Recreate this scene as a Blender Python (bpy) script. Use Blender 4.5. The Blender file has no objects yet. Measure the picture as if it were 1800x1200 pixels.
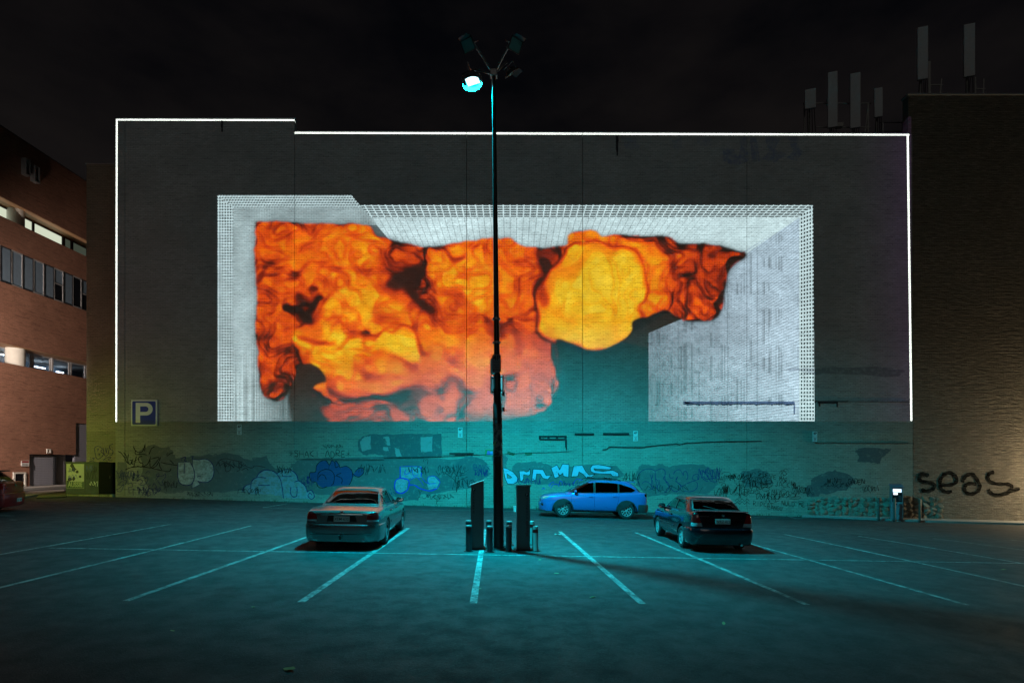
import bpy, bmesh, math, random
import numpy as np
from mathutils import Vector, Matrix
from mathutils.bvhtree import BVHTree

random.seed(7)
rng = np.random.default_rng(11)
sc = bpy.context.scene
C = sc.collection
R = math.radians

# ------------------------------------------------------------------ camera
CAM_Z = 2.3
FOC = 1000.0                      # focal length in photo pixels
HOR = 806.0                       # photo row of the true horizon
cam = bpy.data.cameras.new('camera')
cam.sensor_width = 36.0
cam.lens = 36.0 * FOC / 1800.0
cam.shift_y = (HOR - 600.0) / 1800.0
cam.clip_end = 1000.0
cam_ob = bpy.data.objects.new('camera', cam)
C.objects.link(cam_ob)
cam_ob.location = (0, 0, CAM_Z)
cam_ob.rotation_euler = (R(90), 0, 0)
sc.camera = cam_ob

# ------------------------------------------------------------------ night sky
SKY_GLOW = 1.35
world = bpy.data.worlds.new('World')
sc.world = world
world.use_nodes = True
wt = world.node_tree
wt.nodes.clear()
w_out = wt.nodes.new('ShaderNodeOutputWorld')
w_bg = wt.nodes.new('ShaderNodeBackground')
w_sky = wt.nodes.new('ShaderNodeTexSky')
w_sky.sky_type = 'NISHITA'
w_sky.sun_disc = False
w_sky.sun_elevation = R(-3)
w_sky.sun_rotation = R(180)
w_bg.inputs['Strength'].default_value = 0.002
wt.links.new(w_sky.outputs[0], w_bg.inputs[0])
# thin cloud lit from below by the town
w_tc = wt.nodes.new('ShaderNodeTexCoord')
w_map = wt.nodes.new('ShaderNodeMapping')
w_map.inputs['Scale'].default_value = (1.0, 1.0, 2.2)
w_n = wt.nodes.new('ShaderNodeTexNoise')
w_n.inputs['Scale'].default_value = 2.6
w_n.inputs['Detail'].default_value = 5
w_n.inputs['Roughness'].default_value = 0.55
w_r = wt.nodes.new('ShaderNodeValToRGB')
w_r.color_ramp.elements[0].position = 0.36
w_r.color_ramp.elements[0].color = (0.0009, 0.0010, 0.0015, 1)
w_r.color_ramp.elements[1].position = 0.72
w_r.color_ramp.elements[1].color = (0.0058, 0.0048, 0.0046, 1)
w_bg2 = wt.nodes.new('ShaderNodeBackground')
w_bg2.inputs['Strength'].default_value = SKY_GLOW
w_add = wt.nodes.new('ShaderNodeAddShader')
wt.links.new(w_tc.outputs['Generated'], w_map.inputs[0])
wt.links.new(w_map.outputs[0], w_n.inputs['Vector'])
wt.links.new(w_n.outputs['Fac'], w_r.inputs[0])
wt.links.new(w_r.outputs[0], w_bg2.inputs[0])
wt.links.new(w_bg.outputs[0], w_add.inputs[0])
wt.links.new(w_bg2.outputs[0], w_add.inputs[1])
wt.links.new(w_add.outputs[0], w_out.inputs[0])

# faint, very soft directional light: the lit town behind the photographer
def lamp(name, kind, loc, energy, color, target=None, **kw):
    l = bpy.data.lights.new(name, kind)
    l.energy = energy
    l.color = color
    for k, v in kw.items():
        setattr(l, k, v)
    o = bpy.data.objects.new(name, l)
    C.objects.link(o)
    o.location = loc
    if target is not None:
        o.rotation_euler = (Vector(target) - Vector(loc)).to_track_quat('-Z', 'Y').to_euler()
    return o

lamp('town_glow', 'SUN', (0, -30, 20), 0.055, (1.0, 0.93, 0.82), (2, 10, 7), angle=R(20))
# street lamps just outside the frame
lamp('street_light_left', 'SPOT', (-23.4, 20.5, 6.5), 7500, (1.0, 0.80, 0.66), (-28.0, 28.0, 6.5), spot_size=R(100), spot_blend=0.6, shadow_soft_size=0.25)
lamp('street_light_corner', 'SPOT', (-22.6, 23.8, 2.6), 360, (0.66, 0.88, 0.10), (-19.6, 28.0, 2.3),
     spot_size=R(115), spot_blend=1.0, shadow_soft_size=0.15)
lamp('street_light_right', 'POINT', (27.8, 26.75, 1.2), 1500, (1.0, 0.74, 0.42), shadow_soft_size=0.10)

# ------------------------------------------------------------------ render settings
sc.view_settings.view_transform = 'Standard'
try:
    sc.view_settings.look = 'None'
except TypeError:
    pass
sc.view_settings.gamma = 1.0
sc.view_settings.exposure = 0.0
sc.view_settings.use_curve_mapping = False
sc.cycles.use_denoising = True
sc.cycles.max_bounces = 6
sc.cycles.sample_clamp_indirect = 4.0

# ------------------------------------------------------------------ helpers
def smooth(a, b, x):
    t = min(1.0, max(0.0, (x - a) / (b - a)))
    return t * t * (3 - 2 * t)

def ground_z(x, y):
    s = 0.0195 + (0.0286 - 0.0195) * smooth(12, 26, y)
    lim = 30.0
    xx = lim * math.tanh(x / lim) if abs(x) > 22 else x
    if abs(x) > 22:
        xx = math.copysign(22 + 8 * math.tanh((abs(x) - 22) / 8), x)
    return -s * xx - 0.10 * smooth(17, 27, y)

def from_survey(px, py, d):
    """photo survey point at depth d (m) -> world metres"""
    return Vector(((px - 900.0) / FOC * d, d, CAM_Z + (HOR - py) / FOC * d))

def ground_at(px, py):
    d = 15.0
    for _ in range(30):
        x = (px - 900.0) / FOC * d
        d = (CAM_Z - ground_z(x, d)) / max(0.02, (py - HOR) / FOC)
    x = (px - 900.0) / FOC * d
    return Vector((x, d, ground_z(x, d)))

WALL_Y = 27.6
WS = WALL_Y / FOC                 # metres of wall per survey unit
def wx(px): return (px - 900.0) * WS
def wz(py): return CAM_Z + (HOR - py) * WS

def tag(o, label=None, cat=None, group=None, kind=None):
    if label: o['label'] = label
    if cat: o['category'] = cat
    if group: o['group'] = group
    if kind: o['kind'] = kind
    return o

def empty(name, loc=(0, 0, 0), rz=0, label=None, cat=None, group=None):
    o = bpy.data.objects.new(name, None)
    C.objects.link(o)
    o.empty_display_size = 0.2
    o.location = loc
    o.rotation_euler = (0, 0, rz)
    return tag(o, label, cat, group)

def link(name, me, mat=None, parent=None):
    o = bpy.data.objects.new(name, me)
    if mat is not None:
        if isinstance(mat, (list, tuple)):
            for m in mat: me.materials.append(m)
        else:
            me.materials.append(mat)
    C.objects.link(o)
    if parent is not None:
        o.parent = parent
    return o

class MB:
    """collects simple shapes into one mesh"""
    def __init__(s): s.v = []; s.f = []
    def add(s, vs, fs):
        n = len(s.v)
        s.v += [tuple(v) for v in vs]
        s.f += [tuple(i + n for i in f) for f in fs]
        return s
    def box(s, x0, x1, y0, y1, z0, z1, M=None):
        vs = [Vector(p) for p in ((x0,y0,z0),(x1,y0,z0),(x1,y1,z0),(x0,y1,z0),(x0,y0,z1),(x1,y0,z1),(x1,y1,z1),(x0,y1,z1))]
        if M is not None: vs = [M @ v for v in vs]
        return s.add(vs, [(0,3,2,1),(4,5,6,7),(0,1,5,4),(1,2,6,5),(2,3,7,6),(3,0,4,7)])
    def bbox(s, x0, x1, y0, y1, z0, z1, b=0.01, M=None):
        """box with chamfered edges"""
        bm = bmesh.new()
        bmesh.ops.create_cube(bm, size=1.0)
        for v in bm.verts:
            v.co = Vector(((x0+x1)/2 + v.co.x*(x1-x0), (y0+y1)/2 + v.co.y*(y1-y0), (z0+z1)/2 + v.co.z*(z1-z0)))
        bmesh.ops.bevel(bm, geom=list(bm.edges), offset=b, segments=2, profile=0.6, affect='EDGES')
        bm.verts.index_update()
        vs = [v.co.copy() for v in bm.verts]
        if M is not None: vs = [M @ v for v in vs]
        s.add(vs, [[v.index for v in f.verts] for f in bm.faces])
        bm.free()
        return s
    def tube(s, pts, r, n=8, cap=True):
        pts = [Vector(p) for p in pts]
        rs = r if isinstance(r, (list, tuple)) else [r] * len(pts)
        rings = []
        for i, p in enumerate(pts):
            a = pts[max(0, i-1)]; b = pts[min(len(pts)-1, i+1)]
            d = (b - a).normalized()
            up = Vector((0,0,1)) if abs(d.z) < 0.9 else Vector((1,0,0))
            e1 = d.cross(up).normalized(); e2 = d.cross(e1).normalized()
            rings.append([p + rs[i]*(math.cos(2*math.pi*k/n)*e1 + math.sin(2*math.pi*k/n)*e2) for k in range(n)])
        vs = [v for rg in rings for v in rg]
        fs = []
        for i in range(len(pts)-1):
            for k in range(n):
                fs.append((i*n+k, i*n+(k+1)%n, (i+1)*n+(k+1)%n, (i+1)*n+k))
        if cap:
            fs.append(tuple(range(n))[::-1]); fs.append(tuple((len(pts)-1)*n + k for k in range(n)))
        return s.add(vs, fs)
    def lathe(s, prof, n=24, axis='Z', M=None):
        """prof: list of (r, h)"""
        vs = []; fs = []
        for (r, h) in prof:
            for k in range(n):
                a = 2*math.pi*k/n
                if axis == 'Z': vs.append(Vector((r*math.cos(a), r*math.sin(a), h)))
                else: vs.append(Vector((r*math.cos(a), h, r*math.sin(a))))
        if M is not None: vs = [M @ v for v in vs]
        for i in range(len(prof)-1):
            for k in range(n):
                fs.append((i*n+k, i*n+(k+1)%n, (i+1)*n+(k+1)%n, (i+1)*n+k))
        return s.add(vs, fs)
    def mesh(s, name):
        me = bpy.data.meshes.new(name)
        me.from_pydata(s.v, [], s.f)
        me.update()
        bm = bmesh.new(); bm.from_mesh(me)
        bmesh.ops.recalc_face_normals(bm, faces=list(bm.faces))
        bm.to_mesh(me); bm.free()
        return me
    def build(s, name, mat=None, parent=None, sm=None):
        me = s.mesh(name)
        if sm is not None: shade(me, sm)
        return link(name, me, mat, parent)

def shade(me, ang=35):
    me.polygons.foreach_set('use_smooth', [True] * len(me.polygons))
    try: me.set_sharp_from_angle(angle=R(ang))
    except Exception: pass
    me.update()

def fill_poly(pts3):
    """flat polygon (may be concave) -> verts, tris"""
    from mathutils.geometry import tessellate_polygon
    tr = tessellate_polygon([[Vector(p) for p in pts3]])
    return pts3, [tuple(t) for t in tr]

def catmull(P, k=6, closed=False):
    P = [np.array(p, float) for p in P]
    if len(P) < 3: return [tuple(p) for p in P]
    out = []
    n = len(P)
    rngi = range(n if closed else n-1)
    for i in rngi:
        if closed:
            p0, p1, p2, p3 = P[(i-1) % n], P[i], P[(i+1) % n], P[(i+2) % n]
        else:
            p0, p1, p2, p3 = P[max(0, i-1)], P[i], P[i+1], P[min(n-1, i+2)]
        for j in range(k):
            t = j / k
            out.append(tuple(0.5*((2*p1) + (-p0+p2)*t + (2*p0-5*p1+4*p2-p3)*t*t + (-p0+3*p1-3*p2+p3)*t**3)))
    if not closed: out.append(tuple(P[-1]))
    return out

def text_mesh(body, size, bold=0.0, extrude=0.0, ax='CENTER', sx=1.0, spacing=1.0):
    cu = bpy.data.curves.new('lettering', 'FONT')
    cu.body = body; cu.size = size; cu.offset = bold; cu.extrude = extrude
    cu.align_x = ax; cu.align_y = 'CENTER'; cu.space_character = spacing
    cu.resolution_u = 3
    o = bpy.data.objects.new('lettering', cu)
    C.objects.link(o)
    dg = bpy.context.evaluated_depsgraph_get()
    me = bpy.data.meshes.new_from_object(o.evaluated_get(dg))
    bpy.data.objects.remove(o)
    bpy.data.curves.remove(cu)
    me.materials.clear()
    for v in me.vertices: v.co.x *= sx
    return me

# ------------------------------------------------------------------ materials
def new_mat(name):
    m = bpy.data.materials.new(name); m.use_nodes = True
    nt = m.node_tree; nt.nodes.clear()
    out = nt.nodes.new('ShaderNodeOutputMaterial')
    return m, nt, out

def N(nt, typ, **kw):
    n = nt.nodes.new(typ)
    for k, v in kw.items():
        if hasattr(n, k): setattr(n, k, v)
    return n

def L(nt, a, b): nt.links.new(a, b)

def math_n(nt, op, a, b=0.0, clamp=False):
    n = nt.nodes.new('ShaderNodeMath'); n.operation = op; n.use_clamp = clamp
    for i, q in enumerate((a, b)):
        if isinstance(q, (int, float)): n.inputs[i].default_value = q
        else: nt.links.new(q, n.inputs[i])
    return n.outputs[0]

def mix_c(nt, fac, a, b, blend='MIX'):
    n = nt.nodes.new('ShaderNodeMix'); n.data_type = 'RGBA'; n.blend_type = blend
    for sock, q in ((n.inputs[0], fac), (n.inputs[6], a), (n.inputs[7], b)):
        if isinstance(q, (int, float)): sock.default_value = q
        elif isinstance(q, (tuple, list)): sock.default_value = (*q[:3], 1)
        else: nt.links.new(q, sock)
    return n.outputs[2]

def ramp(nt, src, p0, p1, c0=0.0, c1=1.0):
    n = nt.nodes.new('ShaderNodeMapRange'); n.interpolation_type = 'SMOOTHSTEP'
    nt.links.new(src, n.inputs[0])
    n.inputs[1].default_value = p0; n.inputs[2].default_value = p1
    n.inputs[3].default_value = c0; n.inputs[4].default_value = c1
    return n.outputs[0]

def noise(nt, vec, scale, detail=4, rough=0.55):
    n = nt.nodes.new('ShaderNodeTexNoise')
    n.inputs['Scale'].default_value = scale; n.inputs['Detail'].default_value = detail
    n.inputs['Roughness'].default_value = rough
    if vec is not None: nt.links.new(vec, n.inputs['Vector'])
    return n.outputs['Fac']

def plain(name, col, rough=0.6, metal=0.0, var=0.15, scale=6.0, coat=0.0, bump=0.0, spec=0.5):
    m, nt, out = new_mat(name)
    b = N(nt, 'ShaderNodeBsdfPrincipled')
    tc = N(nt, 'ShaderNodeTexCoord')
    f = noise(nt, tc.outputs['Object'], scale, 5)
    c = mix_c(nt, f, [x*(1-var) for x in col], [min(1, x*(1+var)) for x in col])
    L(nt, c, b.inputs['Base Color'])
    r = ramp(nt, f, 0.3, 0.7, max(0.02, rough*0.85), min(1, rough*1.15))
    L(nt, r, b.inputs['Roughness'])
    b.inputs['Metallic'].default_value = metal
    b.inputs['Specular IOR Level'].default_value = spec
    if coat: 
        b.inputs['Coat Weight'].default_value = coat; b.inputs['Coat Roughness'].default_value = 0.04
    if bump:
        bp = N(nt, 'ShaderNodeBump'); bp.inputs['Strength'].default_value = bump; bp.inputs['Distance'].default_value = 0.02
        L(nt, noise(nt, tc.outputs['Object'], scale*6, 4), bp.inputs['Height']); L(nt, bp.outputs[0], b.inputs['Normal'])
    L(nt, b.outputs[0], out.inputs[0])
    return m

def emit(name, col, strength):
    m, nt, out = new_mat(name)
    e = N(nt, 'ShaderNodeEmission'); e.inputs[0].default_value = (*col, 1); e.inputs[1].default_value = strength
    L(nt, e.outputs[0], out.inputs[0])
    return m

def glass(name, tint=(0.2, 0.22, 0.22), gloss=1.0, rough=0.02):
    m, nt, out = new_mat(name)
    t = N(nt, 'ShaderNodeBsdfTransparent'); t.inputs[0].default_value = (*tint, 1)
    g = N(nt, 'ShaderNodeBsdfGlossy'); g.inputs['Roughness'].default_value = rough
    g.inputs[0].default_value = (gloss, gloss, gloss, 1)
    lw = N(nt, 'ShaderNodeLayerWeight'); lw.inputs[0].default_value = 0.5
    fr = math_n(nt, 'ADD', math_n(nt, 'MULTIPLY', math_n(nt, 'POWER', lw.outputs['Facing'], 4.0), 0.9), 0.04)
    mx = N(nt, 'ShaderNodeMixShader')
    L(nt, fr, mx.inputs[0]); L(nt, t.outputs[0], mx.inputs[1]); L(nt, g.outputs[0], mx.inputs[2])
    L(nt, mx.outputs[0], out.inputs[0])
    return m

def brick_coords(nt, plane):
    g = N(nt, 'ShaderNodeNewGeometry')
    s = N(nt, 'ShaderNodeSeparateXYZ'); L(nt, g.outputs['Position'], s.inputs[0])
    c = N(nt, 'ShaderNodeCombineXYZ')
    L(nt, s.outputs[0 if plane == 'XZ' else 1], c.inputs[0]); L(nt, s.outputs[2], c.inputs[1])
    return g.outputs['Position'], c.outputs[0], s

def brick_mat(name, base, plane='XZ', bump=0.5, joint=0.72, paint=None, wear=0.0, low=None, var=0.12, rough=0.75, depth=0.022, spec=0.3, lump=0.0):
    """painted / face brickwork; paint = spray paint colour over it"""
    m, nt, out = new_mat(name)
    pos, bc, sep = brick_coords(nt, plane)
    br = N(nt, 'ShaderNodeTexBrick')
    br.inputs['Scale'].default_value = 1.0
    br.inputs['Brick Width'].default_value = 0.24; br.inputs['Row Height'].default_value = 0.086
    br.inputs['Mortar Size'].default_value = 0.011; br.inputs['Mortar Smooth'].default_value = 0.35
    br.inputs['Bias'].default_value = 0.0
    # slightly wavy courses
    wob = N(nt, 'ShaderNodeTexNoise'); wob.inputs['Scale'].default_value = 1.6; wob.inputs['Detail'].default_value = 2
    L(nt, bc, wob.inputs['Vector'])
    wv = N(nt, 'ShaderNodeVectorMath'); wv.operation = 'MULTIPLY_ADD'
    L(nt, wob.outputs['Color'], wv.inputs[0]); wv.inputs[1].default_value = (0.03, 0.02, 0.0); L(nt, bc, wv.inputs[2])
    L(nt, wv.outputs[0], br.inputs['Vector'])
    br.inputs['Color1'].default_value = (*[x*(1-var) for x in base], 1)
    br.inputs['Color2'].default_value = (*[min(1, x*(1+var)) for x in base], 1)
    br.inputs['Mortar'].default_value = (*[x*joint for x in base], 1)
    col = br.outputs['Color']
    nz = noise(nt, pos, 0.55, 6, 0.6)
    col = mix_c(nt, ramp(nt, nz, 0.3, 0.7, 0.0, 0.5), col, [x*0.62 for x in base])
    nf = noise(nt, bc, 9.0, 4, 0.7)
    col = mix_c(nt, ramp(nt, nf, 0.45, 0.75, 0.0, 0.35), col, [x*0.55 for x in base])
    # stretches where the paint or mortar has fallen from the bed joints
    st = N(nt, 'ShaderNodeMapping'); st.inputs['Scale'].default_value = (0.9, 7.0, 1); L(nt, bc, st.inputs[0])
    ns = noise(nt, st.outputs[0], 1.3, 4, 0.6)
    miss = math_n(nt, 'MULTIPLY', br.outputs['Fac'], ramp(nt, ns, 0.50, 0.66))
    if low:
        zl = ramp(nt, math_n(nt, 'ADD', sep.outputs[2], math_n(nt, 'MULTIPLY', nf, 0.06)), low[0]-0.03, low[0]+0.03)
        col = mix_c(nt, zl, mix_c(nt, 1.0, col, low[1], 'MULTIPLY'), col)
    col = mix_c(nt, math_n(nt, 'MULTIPLY', miss, 0.75), col, [x*0.10 for x in base])
    if paint:
        wr = noise(nt, bc, 5.0, 5, 0.7)
        pf = ramp(nt, wr, 0.62-wear*0.35, 0.82-wear*0.30, 1.0, 0.25)
        pf = math_n(nt, 'MULTIPLY', pf, math_n(nt, 'SUBTRACT', 1.0, math_n(nt, 'MULTIPLY', miss, 0.55)))
        col = mix_c(nt, pf, col, paint)
    b = N(nt, 'ShaderNodeBsdfPrincipled')
    L(nt, col, b.inputs['Base Color']); b.inputs['Roughness'].default_value = rough
    b.inputs['Specular IOR Level'].default_value = spec
    rough_n = noise(nt, bc, 16.0, 4, 0.65)
    hgt = math_n(nt, 'ADD', math_n(nt, 'MULTIPLY', br.outputs['Fac'], -0.9), math_n(nt, 'MULTIPLY', rough_n, 1.1))
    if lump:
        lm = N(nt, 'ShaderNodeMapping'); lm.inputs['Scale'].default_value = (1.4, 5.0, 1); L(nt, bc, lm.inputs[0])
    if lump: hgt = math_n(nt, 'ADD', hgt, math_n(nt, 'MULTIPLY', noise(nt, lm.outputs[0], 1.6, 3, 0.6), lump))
    if lump: col = mix_c(nt, ramp(nt, noise(nt, st.outputs[0], 2.2, 4, 0.7), 0.42, 0.62, 0.0, 0.55), col, [x*0.42 for x in base]); L(nt, col, b.inputs['Base Color'])  # dark streaks along the courses: shade of the relief put into the colour
    bp = N(nt, 'ShaderNodeBump'); bp.inputs['Strength'].default_value = bump; bp.inputs['Distance'].default_value = depth
    L(nt, hgt, bp.inputs['Height']); L(nt, bp.outputs[0], b.inputs['Normal'])
    L(nt, b.outputs[0], out.inputs[0])
    return m

# ------------------------------------------------------------------ the projector: a real lamp behind the camera
# throwing a slide (computed here) on to the wall
GX0, GX1, GY0, GY1, SS = 196, 1612, 198, 750, 2
PROJ = Vector((1.0, -6.0, 27.5))
PROJ_POWER = 1.0

def vnoise(shape, step, seed):
    r = np.random.default_rng(seed)
    h, w = shape
    gh, gw = int(h/step)+3, int(w/step)+3
    g = r.random((gh, gw))
    yy = np.arange(h)/step; xx = np.arange(w)/step
    y0 = yy.astype(int); x0 = xx.astype(int)
    fy = (yy-y0); fx = (xx-x0)
    fy = (fy*fy*(3-2*fy))[:, None]; fx = (fx*fx*(3-2*fx))[None]
    a = g[y0][:, x0]; b = g[y0][:, x0+1]; c = g[y0+1][:, x0]; d = g[y0+1][:, x0+1]
    return (a*(1-fx)+b*fx)*(1-fy) + (c*(1-fx)+d*fx)*fy

def fbm(shape, step, octs, seed):
    o = np.zeros(shape); amp = 1.0; tot = 0
    for i in range(octs):
        o += amp*vnoise(shape, max(1.5, step/2**i), seed+i); tot += amp; amp *= 0.5
    return o/tot

def inside(poly, X, Y):
    c = np.zeros(X.shape, bool)
    n = len(poly)
    for i in range(n):
        x1, y1 = poly[i]; x2, y2 = poly[(i+1) % n]
        if y1 == y2: continue
        k = ((y1 > Y) != (y2 > Y)) & (X < (x2-x1)*(Y-y1)/(y2-y1)+x1)
        c ^= k
    return c

def blur(a, n):
    for _ in range(n):
        a = (np.roll(a, 1, 0)+2*a+np.roll(a, -1, 0))/4
        a = (np.roll(a, 1, 1)+2*a+np.roll(a, -1, 1))/4
    return a

def make_slide():
    W1, H1 = GX1-GX0, GY1-GY0
    # ---- everything at the survey resolution first: the molten mass, a heap of rounded lumps
    Y, X = np.mgrid[0:H1, 0:W1].astype(float)
    X += GX0; Y += GY0
    sh = X.shape
    wob1 = fbm(sh, 52, 3, 3)-0.5; wob2 = fbm(sh, 52, 3, 17)-0.5
    wob3 = fbm(sh, 20, 2, 33)-0.5; wob4 = fbm(sh, 20, 2, 47)-0.5
    n1 = fbm(sh, 38, 3, 71)-0.5
    lobes = [  # x, y, rx, ry, heat, how far it stands forward
     (478,420,44,42,.50,0),(500,400,40,24,.50,0),(556,425,58,52,.62,4),(622,430,58,54,.70,6),(600,405,40,24,.64,2),(476,486,44,46,.50,0),(530,478,50,50,.62,4),(604,488,58,44,.70,6),(640,470,40,44,.66,4),
     (470,556,30,46,.48,0),(476,622,32,56,.47,0),(478,676,22,30,.40,-2),(500,575,36,38,.52,2),(508,612,26,30,.42,-4),(496,640,22,36,.40,-4),
     (634,538,58,42,.84,12),(596,560,48,44,.74,10),(556,596,42,28,.92,14),(590,620,60,44,.92,15),(620,648,62,40,.86,14),(656,630,50,44,.80,12),
     (682,604,21,25,1.06,24),(710,602,24,30,1.10,27),(722,618,18,20,1.10,25),(690,556,50,44,.76,11),(562,660,34,22,.74,10),(604,684,40,22,.74,10),(640,672,34,26,.72,10),
     (668,652,66,40,.76,11),(728,648,58,40,.64,8),(650,504,46,32,.72,9),(690,524,34,30,.66,8),(712,516,22,24,.50,2),
     (620,720,60,30,.40,-6),(690,724,56,28,.34,-10),(740,712,40,28,.34,-10),(584,720,30,30,.40,-6),(770,690,60,36,.48,-2),(820,716,84,34,.44,-6),(884,700,76,44,.50,-4),(934,676,50,46,.48,-4),(770,728,40,18,.46,-3),
     (762,448,20,20,.60,12),(778,470,34,36,.74,14),(806,484,44,44,.84,14),(776,436,30,22,.42,0),(826,446,52,42,.68,10),(838,494,62,52,.78,11),(752,520,20,34,.46,4),(762,566,56,44,.68,8),(802,590,66,56,.72,8),(782,540,40,30,.66,7),
     (852,600,66,56,.72,8),(836,642,60,48,.72,8),(900,618,66,56,.62,5),(932,570,44,56,.52,2),(900,520,48,56,.60,5),(892,462,44,46,.60,6),(924,450,32,26,.52,4),(934,480,26,50,.50,2),
     (704,444,50,24,.46,0),(690,470,40,22,.36,-4),(730,478,30,24,.30,-8),(958,640,24,54,.44,-2),(968,612,14,36,.34,-6),(958,690,20,30,.46,-3),
     (1012,434,32,26,.72,14),(1042,422,26,20,.70,14),(1074,432,30,22,.66,12),(1104,446,34,28,.72,14),(1140,448,34,26,.50,6),(1100,424,60,16,.40,2),(1156,424,46,16,.30,0),(1140,484,34,40,.78,14),(1118,478,32,40,.82,16),
     (1166,482,28,44,.66,10),(1178,456,26,28,.56,8),(1140,526,38,34,.78,12),(1120,548,26,16,.70,10),(1206,456,36,30,.32,0),(1212,500,40,44,.30,0),(1242,450,46,26,.27,-2),(1222,530,40,36,.40,4),(1242,548,24,20,.36,2),(1282,446,32,14,.22,-4),(1254,484,26,40,.24,-3),(1200,546,30,20,.36,2),
     (964,446,24,30,.24,-10),(958,500,16,50,.24,-10),(980,440,20,20,.40,-2),
     (1040,512,78,74,1.16,46),(998,548,46,52,1.10,40),(1086,484,44,42,1.16,44),(1012,482,34,34,1.10,42),(1058,572,62,42,1.10,42),(1112,500,22,30,1.08,38),(1100,560,26,26,1.06,36),(968,528,22,34,1.02,34),(970,566,22,26,1.0,34),(1046,598,40,17,1.02,34),(1008,456,22,20,1.04,36)]
    xs = X + wob1*30 + wob3*9; ys = Y + wob2*30 + wob4*9
    K = 0.30
    base = -30.0
    acc = np.full(sh, np.exp(K*base)); hsum = acc*0.2
    for (x, y, rx, ry, heat, fw) in lobes:
        r2 = ((xs-x)/(rx*1.08))**2 + ((ys-y)/(ry*1.08))**2
        R0 = 0.62*min(rx, ry)+0.12*max(rx, ry)
        z = np.where(r2 < 1, R0*(np.sqrt(np.clip(1-r2, 0.0, 1))-0.55)+fw*1.2, base-40*(r2-1))
        w = np.exp(np.clip(K*z, -60, 60))
        acc += w; hsum += w*heat
    H = np.log(acc)/K
    heat = blur(hsum/acc, 10)
    Hs = blur(np.maximum(H, -22) + 62.0*(fbm(sh, 50, 2, 71)-0.5) + 14.0*(fbm(sh, 20, 2, 73)-0.5), 4)
    gy, gx = np.gradient(Hs)
    gm = np.sqrt(gx*gx+gy*gy)+1e-6; gl_ = np.minimum(gm, 2.1)/gm; gx = gx*gl_; gy = gy*gl_
    nz = 1/np.sqrt(1+0.55*(gx*gx+gy*gy))
    low = np.clip(blur(Hs, 90)-Hs, 0, 16)/16
    light = nz + 0.10*np.clip(-gy*0.7-gx*0.2, -1.2, 1.2)*nz
    rings = 0.060*np.sin(Hs*0.75+3*wob1) + 0.036*np.sin(Hs*1.5+2.0*wob2)
    ball_m = np.clip((heat-0.95)*8, 0, 1)
    c = heat*(0.80-0.02*ball_m) + (light-0.80)*(0.95-0.30*ball_m) - low*(0.34-0.25*ball_m) + rings*(1-0.15*ball_m) + 0.12*(fbm(sh, 18, 3, 91)-0.5)*(1-0.6*ball_m) + 0.035
    c = np.where(ball_m > 0.5, c, 0.47+(c-0.56)*1.25)*(1-ball_m)+c*ball_m
    c = c - 0.10*np.clip((Y-600)/90, 0, 1)*np.clip((990-X)/40, 0, 1)*(1-ball_m) + 0.10*(light-0.85)*np.clip((Y-580)/80, 0, 1)
    # folds: deep red seams wherever two lumps meet
    fold = np.clip((blur(Hs, 24)-Hs-1.2)/5.0, 0, 1)*(1-ball_m)
    c = c + 0.055 - 0.24*fold
    bm = np.clip(blur(ball_m, 60)*2.4, 0, 1)
    c = np.maximum(c, 0.60*bm)
    def dark(poly, a, nb):
        nonlocal c
        m = blur(inside(catmull(poly, 4, True), X+wob3*10, Y+wob4*10).astype(float), nb)
        c = c*(1-m*a) + 0.03*m*a
    dark([(678,500),(692,480),(714,472),(740,468),(744,482),(728,498),(740,526),(764,546),(750,552),(728,530),(708,510),(688,510)], .85, 22)
    dark([(664,470),(700,452),(742,448),(752,466),(738,496),(756,540),(776,550),(748,562),(712,536),(680,520),(664,500)], .34, 40)
    dark([(542,500),(556,500),(560,512),(548,514)], .8, 10); dark([(514,516),(526,514),(532,526),(520,534)], .75, 10)
    dark([(522,516),(556,504),(572,540),(562,560),(570,590),(552,600),(524,586),(530,552)], .30, 24)
    dark([(524,590),(560,598),(590,604),(560,606),(530,600)], .55, 8)
    dark([(690,694),(716,674),(752,684),(742,704),(718,732),(700,716)], .62, 20); dark([(570,676),(596,690),(640,702),(690,690),(640,708),(590,704)], .62, 10)
    dark([(940,440),(985,436),(972,460),(960,500),(966,530),(950,540),(944,500),(950,470)], .55, 18)
    dark([(780,436),(800,452),(822,440),(806,458),(792,458)], .6, 8); dark([(450,486),(466,462),(470,470),(456,500)], .6, 8)
    dark([(1172,500),(1180,470),(1186,440),(1190,470),(1182,520)], .35, 14); dark([(1262,480),(1276,470),(1270,520),(1258,556),(1262,520)], .55, 10)
    stops = [(0.0, (0.018,0.005,0.003)), (0.10, (0.05,0.008,0.003)), (0.24, (0.26,0.014,0.002)), (0.40, (0.66,0.048,0.002)),
             (0.56, (0.90,0.105,0.001)), (0.72, (0.96,0.19,0.001)), (0.88, (1.0,0.37,0.003)), (1.05, (0.98,0.58,0.014)), (1.25, (1.0,0.70,0.05))]
    px = [s[0] for s in stops]
    blob = np.stack([np.interp(c, px, [s[1][k] for s in stops]) for k in range(3)], -1)
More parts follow.
